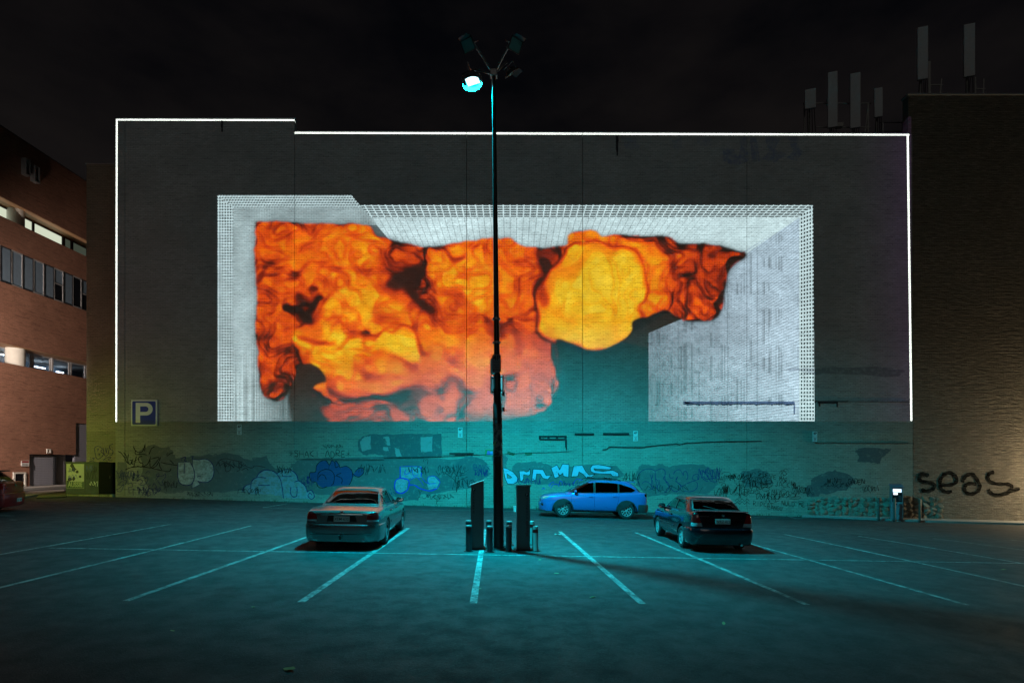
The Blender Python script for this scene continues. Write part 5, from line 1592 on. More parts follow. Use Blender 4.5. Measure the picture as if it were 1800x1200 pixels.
strokes('graffiti_outline', [[(850,545),(845,640),(850,760),(880,820),(950,845),(1010,835),(1050,790),(1066,690),(1045,610),(1010,540)],[(1040,490),(1042,570)],[(1040,500),(1120,508),(1200,497),(1270,525),(1315,600),(1318,690),(1290,765),(1230,802),(1160,802),(1105,786)],
    [(1105,786),(1142,830)],[(1142,830),(1030,885)],[(1030,885),(1040,820)],[(930,545),(930,640),(928,690)],[(880,490),(950,470),(935,520),(965,528)],[(890,500),(900,520)],[(850,542),(1000,536)],[(1100,735),(1120,725),(1150,728)],[(1060,470),(1035,465),(1040,500)]], 1.2, SP_NAVY, T8)
strokes('graffiti_tag', [[(920,390),(960,330),(1010,320),(1060,330),(1150,350)],[(1000,400),(1030,360),(1050,410),(1010,430),(1000,390)],[(1090,380),(1130,410),(1100,430)],[(1170,380),(1230,400),(1260,380),(1350,395)],[(960,330),(1040,370),(1080,400)],[(1110,340),(1150,380),(1180,370)],[(920,400),(950,450)],[(1140,420),(1180,400),(1200,420)]], 0.8, SP_BROWN, T7)

# ---- pale blue domes
fills('graffiti_fill', [[(1150,600),(1180,550),(1230,520),(1250,490),(1290,450),(1340,420),(1400,425),(1440,445),(1500,415),(1570,420),(1610,460),(1625,510),(1680,550),(1710,600),(1740,595),(1765,640),(1740,665),(1600,660),(1500,655),(1480,640),(1400,625),(1230,620)]], SP_PALE, T7, amp=0.5)
strokes('graffiti_outline', [[(1145,612),(1165,560),(1225,530)],[(1220,580),(1230,510),(1280,480),(1355,485)],[(1270,480),(1300,435),(1350,415),(1420,430),(1470,490),(1490,570),(1500,660)],[(1440,450),(1500,415),(1560,415),(1610,455),(1625,505)],
    [(1490,470),(1530,472),(1570,470)],[(1280,545),(1330,547),(1385,545)],[(1565,560),(1560,610),(1580,645),(1610,640),(1617,600),(1615,560)],[(1590,520),(1640,510),(1690,560),(1705,610)],[(1705,600),(1740,590),(1765,640),(1740,665),(1710,640),(1725,615),(1745,630)]], 1.25, SP_NAVY, T7)

# ---- spiky black tag SHAKI-ADRE
strokes('graffiti_tag', hand('*SHAKI-ADRE*', 508, 792, 110, 11, 0.0, 4, 0.22), 0.95, SP_BLACK)
# ---- dark blue bubble shape
fills('graffiti_fill', [[(200,410),(245,400),(255,350),(290,315),(330,312),(355,345),(375,310),(395,322),(410,315),(435,350),(440,365),(490,355),(530,385),(540,410),(560,425),(548,415),(590,370),(625,375),(625,410),(590,440),(560,430),(540,440),(530,470),(512,505),(390,512),(300,525),(265,500),(255,480),(210,470)]], SP_DBLUE, T5)
strokes('graffiti_outline', [[(250,480),(210,470),(200,410),(245,400),(255,350),(290,315),(330,312),(355,345),(375,310),(395,322),(410,315),(435,350),(440,365),(490,355),(530,385),(540,430),(530,470),(512,505)],[(255,480),(265,515),(300,528),(340,515)],
    [(265,470),(270,410),(320,380),(370,390),(395,430),(388,490),(370,505)],[(270,445),(290,422),(318,430),(332,462)],[(405,435),(425,418),(450,410)],[(412,430),(445,445),(458,465),(450,495)],[(355,345),(350,385)],[(435,350),(405,365),(400,322)],[(540,410),(555,428),(590,440),(625,410),(625,375),(590,370),(560,400)]], 1.15, SP_BLACK, T5)
# ---- bright blue outlines
fills('graffiti_fill', [[(920,362),(1080,357),(1086,445),(975,455),(922,448)],[(880,470),(920,452),(975,466),(972,540),(920,566),(880,548)],[(1140,440),(1190,437),(1228,480),(1208,528),(1140,540),(1130,490)]], SP_PALE, T5, amp=0.8)
strokes('graffiti_outline', [[(915,358),(916,400),(915,452)],[(870,520),(880,470),(920,450),(980,465),(985,510),(965,550),(920,570),(880,550),(870,515)],[(975,505),(1030,505),(1070,530),(1150,550),(1210,530)],[(1080,440),(1085,400),(1080,360)]], 2.0, SP_BLUE, T5)
strokes('graffiti_outline', [[(915,358),(1000,356),(1080,360)],[(1210,530),(1230,480),(1190,435),(1140,440),(1135,480),(1150,500)],[(1085,440),(1130,490),(1200,490)],[(960,380),(950,420),(985,410),(1010,380),(1020,430),(1060,420)],[(990,470),(1040,440),(1075,470),(1100,510)]], 0.9, SP_BLUE, T5)
# ---- twiggy brown drawing, small tags
strokes('graffiti_tag', [[(1360,540),(1362,490),(1340,460),(1290,420),(1245,395)],[(1362,490),(1380,470),(1420,450),(1450,440)],[(1280,370),(1290,395),(1330,400),(1320,420)],[(1380,400),(1420,410),(1430,360)],[(1430,400),(1460,380)],[(1300,400),(1300,415)],[(1330,440),(1390,430),(1440,420)],[(1270,345),(1290,390)],[(1350,380),(1355,420)]], 0.7, SP_BROWN, T5)
strokes('graffiti_tag', [[(1120,300),(1135,305),(1130,340)],[(1100,320),(1105,300),(1125,310)]], 0.7, SP_BROWN, T5)
strokes('graffiti_tag', hand('BAXS', 833, 817, 29, 10, 0.02, 8, .05)+[[(1500,345),(1530,365)],[(1560,395),(1600,415),(1640,405)]][:0], 0.7, SP_NAVY)
strokes('graffiti_tag', [[(1075,590),(1070,560),(1060,545)],[(1075,560),(1090,545)],[(1060,600),(1090,605)]], 0.8, SP_BROWN, T5)
strokes('graffiti_tag', [[(1200,660),(1205,620),(1180,605)],[(1205,640),(1230,610)],[(1210,620),(1205,600)]], 0.8, SP_BROWN, T5)

# ---- DrAMAS
D_ = [(128,432),(165,440),(220,470),(262,520),(265,555),(230,582),(172,584),(150,540),(168,527),(188,530),(212,522),(190,502),(165,488),(168,527),(150,540)]
r_ = [(278,462),(320,460),(345,472),(365,466),(378,440),(383,490),(370,505),(340,502),(320,497),(318,545),(290,562)]
a_ = [(408,445),(500,450),(530,505),(580,500),(545,540),(500,530),(475,490),(440,490),(435,545),(395,557)]
m_ = [(575,435),(630,405),(655,452),(680,398),(742,402),(738,522),(690,510),(685,482),(660,502),(640,482),(650,515),(610,530)]
a2 = [(785,415),(865,410),(900,470),(930,500),(985,490),(950,520),(905,525),(870,490),(835,470),(825,510),(762,520)]
s_ = [(940,435),(960,408),(1010,403),(1080,414),(1145,430),(1120,450),(1020,445),(972,440),(985,460),(1060,466),(1150,455),(1200,480),(1205,512),(1150,512),(1130,490),(1060,490),(980,484),(945,465)]
for P in (D_, r_, a_, m_, a2, s_):
    fills('graffiti_letter', [P], SP_SKY, TR1)
    Q = P+[P[0]] if P is not D_ else [(128,432),(165,440),(220,470),(262,520),(265,555),(230,582),(172,584),(150,540),(128,432)]
    mb = MB()
    for u, v in zip(Q[:-1], Q[1:]): stroke_geo(mb, [TR1(u), TR1(((u[0]+v[0])/2, (u[1]+v[1])/2)), TR1(v)], 0.95, k=2, taper=False)
    if P is D_:
        for u, v in (((165,488),(212,522)),((212,522),(168,529)),((168,529),(165,488))): stroke_geo(mb, [TR1(u), TR1(((u[0]+v[0])/2, (u[1]+v[1])/2)), TR1(v)], 0.9, k=2)
    part(mb, 'graffiti_outline', SP_BLACK, gable)
strokes('graffiti_outline', [[(560,610),(575,575),(605,565)],[(550,600),(560,575)],[(570,625),(600,585),(640,590),(650,610)],[(650,590),(655,560),(675,560),(680,600)],[(780,590),(800,550),(830,535),(860,550)],[(830,560),(850,545),(870,548)],[(735,585),(755,592)],[(490,635),(505,620),(520,632)]], 1.0, SP_BLUE, TR1)
# ---- cyan wall: large dark blue loops
strokes('graffiti_tag', [[(150,620),(115,560),(112,490),(150,445),(220,430),(265,450)],[(220,480),(240,540),(250,600)],[(245,480),(230,560),(240,600),(285,590),(290,540),(270,520)],[(300,520),(302,570),(305,612)],[(150,560),(170,545),(200,550),(230,580),(240,610),(205,618)],[(265,450),(320,428),(352,445),(355,485),(342,520),(385,560),(390,590),(375,625),(345,645)],
    [(265,450),(270,530),(295,645)],[(355,480),(360,540),(430,630),(480,620),(500,590),(490,570),(445,540)],[(395,470),(400,510),(430,510)],[(430,480),(450,448),(490,440),(520,490)],[(520,490),(530,445),(555,470),(560,510),(545,530)],[(450,530),(470,500),(455,540),(495,580),(490,610),(455,640)],
    [(600,520),(612,488),(645,478),(662,500),(650,525),(620,530),(600,518)],[(500,590),(560,560),(610,540),(645,560),(640,605),(590,635),(520,630)]], 0.8, SP_NAVY, TR2)
strokes('graffiti_tag', [[(695,440),(690,500),(710,530),(745,545)],[(700,460),(740,465),(770,490),(765,520),(720,520),(700,500)],[(730,480),(750,520),(780,545),(835,545)],[(800,495),(818,520),(780,510)],[(700,440),(725,480)],[(740,470),(755,520)],[(770,500),(800,490)]], 0.85, SP_NAVY, TR2)
# ---- brown doodles with small writing
q = random.Random(77); S = []
for k in range(34):
    cx = q.uniform(835, 1300); cy = q.uniform(470+0.03*(cx-835), 650)
    rx_2 = q.uniform(15, 45); ry_2 = q.uniform(12, 34); a0 = q.uniform(0, 6); n_ = q.randint(6, 11)
    S.append([(cx+rx_2*math.cos(a0+i*.75)*(1-.05*i), cy+ry_2*math.sin(a0+i*.75)) for i in range(n_)])
for k in range(8):
    x0 = 840+20*k; S.append([(x0, 540-k*3), (x0+8, 500-k*3), (x0+14, 535-k*3)])
for yy in (660, 715, 740):
    S.append([(985+22*i, yy+(-14 if i % 2 else 10)) for i in range(7)])
S.append([(1290,700),(1310,740),(1390,715)]); S.append([(1480,690),(1570,680),(1565,700),(1475,700)])
S.append([(1385,470),(1420,440),(1450,480),(1400,490),(1440,430),(1470,445)]); S.append([(1400,440),(1430,490),(1460,470)])
S.append([(1395,640),(1420,610),(1450,640),(1410,685),(1470,680),(1465,630)]); S.append([(1480,690),(1500,650),(1530,660),(1520,690)])
S.append([(1640,730),(1650,790),(1670,830)]); S.append([(1520,725),(1550,735),(1575,720),(1605,728)])
strokes('graffiti_tag', S, 0.62, SP_BROWN, TR2)
for word, a in (('STEVE',(1332,828,34,7.5,.22,1)),('MARINA',(1370,836,30,8,.42,2)),('JACK',(1362,846,28,9,.05,3)),('IN 2 UK!',(1390,848,34,10,.32,4)),('MUGG',(1356,860,34,9,.08,5)),('RIPKAT',(1324,880,36,8,.15,6)),('LANGU',(1350,888,26,7,.05,7)),('NULD ME',(1374,880,42,8,.06,8))):
    strokes('graffiti_tag', hand(word, *a), 0.72, SP_BROWN)
# quick illegible scrawls that fill the band between the named pieces
q = random.Random(123)
def scrawl(cx, cy, w, h, mat, lw, loops=9):
    P = []
    for i in range(loops*3):
        t = i/(loops*3-1)
        P.append((cx-w/2+w*t+q.uniform(-.10,.10)*w, cy+(h/2)*math.sin(i*2.1+q.uniform(-.6,.6))*(.5+.5*q.random())))
    S = [P]
    for k in range(q.randint(1, 3)):
        a = q.uniform(-.4, .4)*w; S.append([(cx+a, cy-h*.5), (cx+a+q.uniform(-3,3), cy), (cx+a+q.uniform(-5,5), cy+h*.6)])
    strokes('graffiti_tag', S, lw, mat)
SP_FADE = spray('faded_black', (0.03, 0.033, 0.036), 0.35)
SP_FNAVY = spray('faded_blue', (0.03, 0.04, 0.15), 0.35)
for (cx, cy, w, h, mt, lw) in ((228,836,34,20,SP_FNAVY,.8),(262,862,40,14,SP_FNAVY,.8),(300,852,26,20,SP_FADE,.8),(405,816,44,14,SP_FADE,.8),(440,862,40,14,SP_FADE,.8),(352,868,50,9,SP_FADE,.7),
        (500,826,26,18,SP_FADE,.8),(655,824,50,18,SP_FADE,.8),(672,864,44,16,SP_FNAVY,.8),(735,826,34,14,SP_FADE,.9),(792,826,46,22,SP_FADE,.9),(815,850,40,24,SP_FADE,.9),(846,830,24,14,SP_NAVY,.8),(770,872,50,10,SP_FADE,.7),
        (930,846,44,16,SP_FNAVY,.9),(1000,850,34,10,SP_FNAVY,.9),(1110,838,30,22,SP_FADE,.8),(1172,858,70,16,SP_FADE,.8),(1248,832,40,24,SP_FNAVY,.9),(1282,862,50,24,SP_BROWN,.8),(1322,850,50,22,SP_BROWN,.8),(1300,838,40,14,SP_BROWN,.8),(1352,872,44,16,SP_BROWN,.8),
        (1410,862,36,18,SP_FADE,.8),(1470,852,50,10,SP_FADE,.8),(1530,858,30,14,SP_FADE,.7),(585,784,34,8,SP_FADE,.6),(540,846,20,20,SP_FNAVY,.8)):
    scrawl(cx, cy, w, h, mt, lw)
strokes('graffiti_tag', hand('WINTL GADEN', 1454, 840, 66, 9, .03, 12, .02), 0.95, SP_BLACK)
strokes('graffiti_tag', [[(1541,845),(1543,852)],[(1540,857),(1542,864)],[(1538,852),(1545,850)]], 1.0, SP_WHITE)
# ---- big black "seas" on the joint of the two blocks
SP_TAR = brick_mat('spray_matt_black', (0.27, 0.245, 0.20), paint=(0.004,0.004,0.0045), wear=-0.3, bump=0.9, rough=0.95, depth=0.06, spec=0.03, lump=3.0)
strokes('graffiti_letter', [[(680,378),(640,352),(590,360),(568,400),(600,440),(690,452),(745,475),(738,515),(690,548),(630,550),(600,522)]], 7.0, SP_TAR, TR3)
strokes('graffiti_letter', [[(815,478),(900,482),(985,462),(1008,405),(955,345),(885,345),(825,405),(812,490),(845,545),(900,562),(955,552)]], 6.4, SP_TAR, TR3)
strokes('graffiti_letter', [[(1075,450),(1095,400),(1135,362),(1195,355),(1245,415),(1280,490),(1262,545),(1195,582),(1130,575),(1100,530),(1118,480),(1170,462),(1240,470)]], 6.4, SP_TAR, TR3)
strokes('graffiti_letter', [[(1450,328),(1395,345),(1372,390),(1410,445),(1500,468),(1600,470),(1650,490),(1640,540),(1560,585),(1470,600),(1405,568),(1380,530)],[(1480,602),(1560,590),(1640,555),(1750,522)]], 6.2, SP_TAR, TR3)
# ---- tags on the set-back block
TB = T(0, 560, 3.529)
strokes('graffiti_tag', [[(585,800),(592,840),(602,868),(625,862),(642,838),(626,822),(634,805),(608,790),(585,800)],[(604,810),(612,806),(606,820)],[(610,840),(620,838),(614,850)],[(642,800),(645,835),(655,850),(672,840),(678,795)],[(655,800),(660,830),(666,800)],[(704,775),(682,785),(684,805),(702,820),(696,842),(678,850)],[(690,790),(700,800)],[(700,830),(690,838)]], 0.9, SP_NAVY, TB, 'side', side)
strokes('graffiti_tag', [[(640,880),(660,862),(690,860),(670,875),(700,880)],[(560,870),(585,862),(580,875)],[(552,885),(575,880),(590,890)],[(650,870),(668,885)]], 0.9, SP_NAVY, TB, 'side', side)
DBG = False

# ------------------------------------------------------------------ cars
def car_paint(name, col, metal=0.5, rough=0.32, flake=0.06):
    m, nt, out = new_mat(name)
    b = N(nt, 'ShaderNodeBsdfPrincipled'); tc = N(nt, 'ShaderNodeTexCoord')
    n = noise(nt, tc.outputs['Object'], 260, 2, .5); d = noise(nt, tc.outputs['Object'], 2.2, 4, .6)
    c = mix_c(nt, ramp(nt, n, .35, .65), [x*(1-flake) for x in col], [min(1, x*(1+flake)) for x in col])
    c = mix_c(nt, ramp(nt, d, .5, .8, 0, .05), c, (.08,.075,.07))
    L(nt, c, b.inputs['Base Color']); b.inputs['Metallic'].default_value = metal
    L(nt, ramp(nt, d, .3, .8, rough*.95, rough*1.1), b.inputs['Roughness'])
    b.inputs['Coat Weight'].default_value = 1.0
    b.inputs['Coat Roughness'].default_value = .03
    L(nt, b.outputs[0], out.inputs[0]); return m
M_CGLASS = glass('car_glass', (.30,.36,.36))
M_CGLASS_DK = glass('car_privacy_glass', (.06,.07,.075))
M_TYRE = plain('tyre_rubber', (.020,.020,.021), .85, bump=.2)
M_RIM = plain('alloy_wheel', (.45,.46,.47), .32, .35)
M_RIMBLK = plain('black_wheel', (.015,.015,.016), .4, .2)
M_TRIM = plain('black_trim', (.014,.014,.015), .55)
M_CLAD = plain('grey_cladding', (.030,.031,.033), .65)
M_SEAM = plain('panel_gap', (.004,.004,.004), .9)
M_CHROME = plain('chrome', (.72,.73,.74), .12, 1.0)
M_TAIL = plain('red_lamp_lens', (.30,.006,.006), .10, 0, coat=1.0)
M_TAILD = plain('dark_lamp_lens', (.06,.012,.012), .10, 0, coat=1.0)
M_CLEAR = plain('clear_lamp_lens', (.42,.44,.46), .10, .2, coat=1.0)
M_LAMPW = plain('headlamp_lens', (.75,.78,.80), .08, .6, coat=1.0)
M_AMBER = plain('amber_lens', (.5,.16,.02), .15, coat=1.0)
M_SEAT = plain('seat_cloth', (.035,.035,.038), .9)
M_PLATE = plain('number_plate', (.46,.46,.44), .5)
M_PINK = plain('plate_ink', (.02,.02,.02), .6)

def interp(tbl, x):
    xs_ = [t[0] for t in tbl]
    out = []
    for k in range(1, len(tbl[0])):
        out.append(float(np.interp(x, xs_, [t[k] for t in tbl])))
    return out

def smooth_table(tbl, n):
    P = catmull([tuple(t) for t in tbl], n)
    return P

def loft_mesh(rings, name):
    n = len(rings[0]); V = [v for r_ in rings for v in r_]; F = []
    for i in range(len(rings)-1):
        for k in range(n): F.append((i*n+k, i*n+(k+1) % n, (i+1)*n+(k+1) % n, (i+1)*n+k))
    F.append(tuple(range(n))[::-1]); F.append(tuple((len(rings)-1)*n+k for k in range(n)))
    return MB().add(V, F).mesh(name)

def body_rings(st):
    """st: x, half width, z bottom, z shoulder, crown"""
    rings = []
    for (x, w, zb, zs, cr) in smooth_table(st, 3):
        hgt = zs-zb
        half = [(0.0, zb), (.70*w, zb), (.93*w, zb+.035), (.985*w, zb+.16*hgt+.03), (w, zb+.42*hgt), (w*.997, zb+.62*hgt), (.985*w, zb+.80*hgt), (.965*w, zs-.055), (.93*w, zs-.015), (.87*w, zs+.006), (.55*w, zs+cr*.72), (.25*w, zs+cr*.95), (0.0, zs+cr)]
        ring = [(x, y, z) for y, z in half]+[(x, -y, z) for y, z in half[-2:0:-1]]
        rings.append(ring)
    return rings

def cabin_rings(lv, n=44, crown=.05, inset=0.0):
    """lv: z, x rear, x front, half width"""
    rings = []
    e = 2.0/6.5
    def ring(z, a, b, w, s=1.0):
        cx = (a+b)/2; rx_ = (b-a)/2*s; R_ = []
        for k in range(n):
            t = 2*math.pi*k/n
            c_, s_ = math.cos(t), math.sin(t)
            x = cx+rx_*math.copysign(abs(c_)**e, c_); y = w*s*math.copysign(abs(s_)**e, s_)
            # bow the front and rear glass in plan
            x += (-0.07 if c_ > 0 else 0.05)*(abs(y)/w)**2*abs(c_)**.3
            R_.append((x, y, z))
        return R_
    P = smooth_table(lv, 3)
    for (z, a, b, w) in P: rings.append(ring(z, a+inset, b-inset, w-inset))
    z, a, b, w = P[-1]
    for s, dz in ((.965,.018),(.90,.032),(.72,.050),(.40,.060),(.10,.062)):
        rings.append(ring(z+dz*crown/.062, a+inset, b-inset, w-inset, s))
    return rings

def apply_bool(ob, cutters, op):
    for c in cutters:
        m = ob.modifiers.new('b', 'BOOLEAN'); m.operation = op; m.object = c; m.solver = 'EXACT'
    bpy.context.view_layer.update()
    dg = bpy.context.evaluated_depsgraph_get()
    me = bpy.data.meshes.new_from_object(ob.evaluated_get(dg))
    ob.modifiers.clear(); old = ob.data; ob.data = me
    for c in cutters:
        cm = c.data; bpy.data.objects.remove(c); bpy.data.meshes.remove(cm)

def prism(poly, axis, a, b):
    """poly in (u,z); axis 'Y': u=x, extruded a..b in y; axis 'X': u=y, extruded in x"""
    n = len(poly)
    def mk(u, z, t): return (u, t, z) if axis == 'Y' else (t, u, z)
    V = [mk(u, z, a) for u, z in poly]+[mk(u, z, b) for u, z in poly]
    F = [tuple(range(n))[::-1], tuple(range(n, 2*n))]+[(i, (i+1) % n, n+(i+1) % n, n+i) for i in range(n)]
    return link('tmp_cutter', MB().add(V, F).mesh('tmp_cutter'))

class Skin:
    """conforming pieces laid on a car body by projection"""
    def __init__(s, me):
        s.x0 = min(v.co.x for v in me.vertices); s.x1 = max(v.co.x for v in me.vertices)
        s.bvh = BVHTree.FromPolygons([v.co for v in me.vertices], [tuple(p.vertices) for p in me.polygons])
    def hit(s, u, z, d):
        d = Vector((d[0], d[1], 0)).normalized(); ua = Vector((-d.y, d.x, 0))
        if abs(d.x) > .05 and abs(d.y) > .05:      # slanted throw: u is the lateral offset at the end of the car
            u = (s.x0 if d.x > 0 else s.x1)*ua.x+u*ua.y
        o = ua*u+Vector((0,0,z))-d*6
        h = s.bvh.ray_cast(o, d)
        if h[0] is None:
            h = s.bvh.find_nearest(o+d*5)
            return h[0], d
        return h[0], d
    def patch(s, poly, d, off=.004, thick=.012, maxe=.09):
        bm = bmesh.new()
        vs_ = [bm.verts.new((u, z, 0)) for u, z in poly]
        bm.faces.new(vs_)
        bmesh.ops.triangulate(bm, faces=list(bm.faces))
        for _ in range(5):
            lng = [e for e in bm.edges if e.calc_length() > maxe]
            if not lng: break
            bmesh.ops.subdivide_edges(bm, edges=lng, cuts=1)
            bmesh.ops.triangulate(bm, faces=[f for f in bm.faces if len(f.verts) > 3])
        dd = None
        for v in bm.verts:
            p, dd = s.hit(v.co.x, v.co.y, d); v.co = p-dd*off
        bmesh.ops.recalc_face_normals(bm, faces=list(bm.faces))
        V = [v.co.copy() for v in bm.verts]; bm.verts.index_update()
        F = [[v.index for v in f.verts] for f in bm.faces]
        bd = [(e.verts[0].index, e.verts[1].index) for e in bm.edges if len(e.link_faces) == 1]
        bm.free(); n = len(V)
        mb = MB()
        V2 = [v+dd*thick for v in V]
        mb.add(V+V2, F+[tuple(i+n for i in reversed(f)) for f in F]+[(a, b, b+n, a+n) for a, b in bd])
        return mb
    def seam(s, pts, d, w=.008, off=.0015, mb=None):
        mb = mb or MB(); P = []
        for (a, b) in zip(pts[:-1], pts[1:]):
            n = max(1, int(math.hypot(b[0]-a[0], b[1]-a[1])/.05))
            P += [(a[0]+(b[0]-a[0])*i/n, a[1]+(b[1]-a[1])*i/n) for i in range(n)]
        P.append(pts[-1]); V = []; F = []
        for i, p in enumerate(P):
            a = P[max(0, i-1)]; b = P[min(len(P)-1, i+1)]
            dx, dz = b[0]-a[0], b[1]-a[1]; l = math.hypot(dx, dz) or 1
            for sg in (-1, 1):
                h, dd = s.hit(p[0]-dz/l*w/2*sg, p[1]+dx/l*w/2*sg, d); V.append(h-dd*off)
        for i in range(len(P)-1): F.append((2*i, 2*i+1, 2*i+3, 2*i+2))
        return mb.add(V, F)

def bumper_mesh(path, prof, name):
    """path: plan points left to right; prof: (z, outward)"""
    P = catmull(path, 4); n = len(P); V = []; F = []
    for i, p in enumerate(P):
        a = P[max(0, i-1)]; b = P[min(n-1, i+1)]
        t = Vector((b[0]-a[0], b[1]-a[1], 0)).normalized(); o = Vector((t.y, -t.x, 0))
        if o.x*p[0] < 0 and abs(o.x) > .3: o = -o
        if abs(o.x) <= .3 and o.y*p[1] < 0: o = -o
        for (z, off) in prof: V.append((p[0]+o.x*off, p[1]+o.y*off, z))
    m = len(prof)
    for i in range(n-1):
        for k in range(m-1): F.append((i*m+k, (i+1)*m+k, (i+1)*m+k+1, i*m+k+1))
    F.append(tuple(range(m))); F.append(tuple((n-1)*m+k for k in range(m)))
    return MB().add(V, F).mesh(name)

def wheel(root, x, y, r, w, style, side):
    """wheel > tyre, rim"""
    o = bpy.data.objects.new('wheel', None); C.objects.link(o); o.parent = root; o.location = (x, y, r); o.empty_display_size = .1
    rr = r*.66
    hw = w/2
    MB().lathe([(rr*.96,-hw*.92),(rr*1.06,-hw),(r*.90,-hw),(r*.975,-hw*.82),(r,-hw*.5),(r,hw*.5),(r*.975,hw*.82),(r*.90,hw),(rr*1.06,hw),(rr*.96,hw*.92)], 40, axis='Y').build('tyre', M_TYRE, o, 40)
    s = side
    bk = MB().lathe([(rr*.99,-hw*.75),(rr*.99,hw*.75)], 32, axis='Y'); bk.lathe([(0,s*hw*.10),(rr*.98,s*hw*.10)], 32, axis='Y')
    bk.build('rim_barrel', M_RIMBLK, o, 40)
    mb = MB(); yo = s*hw*.72
    mb.lathe([(rr*.90,yo-.01),(rr*.90,yo+s*.012),(rr*.99,yo+s*.018),(rr*1.02,yo+s*.006),(rr*1.02,yo-.02)], 36, axis='Y')
    mb.lathe([(0,yo+s*.004),(rr*.20,yo+s*.004),(rr*.24,yo-s*.02)], 20, axis='Y')
    def spoke(a, r0, r1, w0, w1, skew=0.0, d0=0.0):
        V = []
        for (rad, ww, an) in ((r0, w0, a), (r1, w1, a+skew)):
            cx, cz = rad*math.cos(an), rad*math.sin(an); tx, tz = -math.sin(an), math.cos(an)
            for sg in (-1, 1):
                for yy in (yo+s*.006-d0*s, yo-s*.03): V.append((cx+tx*ww*sg, yy, cz+tz*ww*sg))
        mb.add(V, [(0,2,6,4),(1,5,7,3),(0,4,5,1),(2,3,7,6),(0,1,3,2),(4,6,7,5)])
    if style == 'five':
        for k in range(5): spoke(2*math.pi*k/5+.3, rr*.15, rr*.93, .034, .026)
    elif style == 'ten':
        for k in range(7): spoke(2*math.pi*k/7+.3, rr*.15, rr*.93, .024, .020)
    elif style == 'loop':
        # five petal outline machined on a black wheel
        for k in range(5):
            a = 2*math.pi*k/5+.31
            for sg in (-1, 1):
                spoke(a+sg*.30, rr*.62, rr*.93, .016, .020, sg*.02)
            n = 6
            for j in range(n):
                a0 = a-.30+.60*j/n; 
                V = []
                for an in (a0, a0+.60/n+.01):
                    for rad in (rr*.57, rr*.65):
                        for yy in (yo+s*.008, yo-s*.02): V.append((rad*math.cos(an), yy, rad*math.sin(an)))
                mb.add(V, [(0,2,6,4),(1,5,7,3),(0,4,5,1),(2,3,7,6)])
            spoke(a+math.pi/5, rr*.15, rr*.6, .02, .03, 0, .012)
    else:
        for k in range(6): spoke(2*math.pi*k/6, rr*.2, rr*.93, .03, .045)
    mb.build('rim', M_RIM, o, 30)
    return o

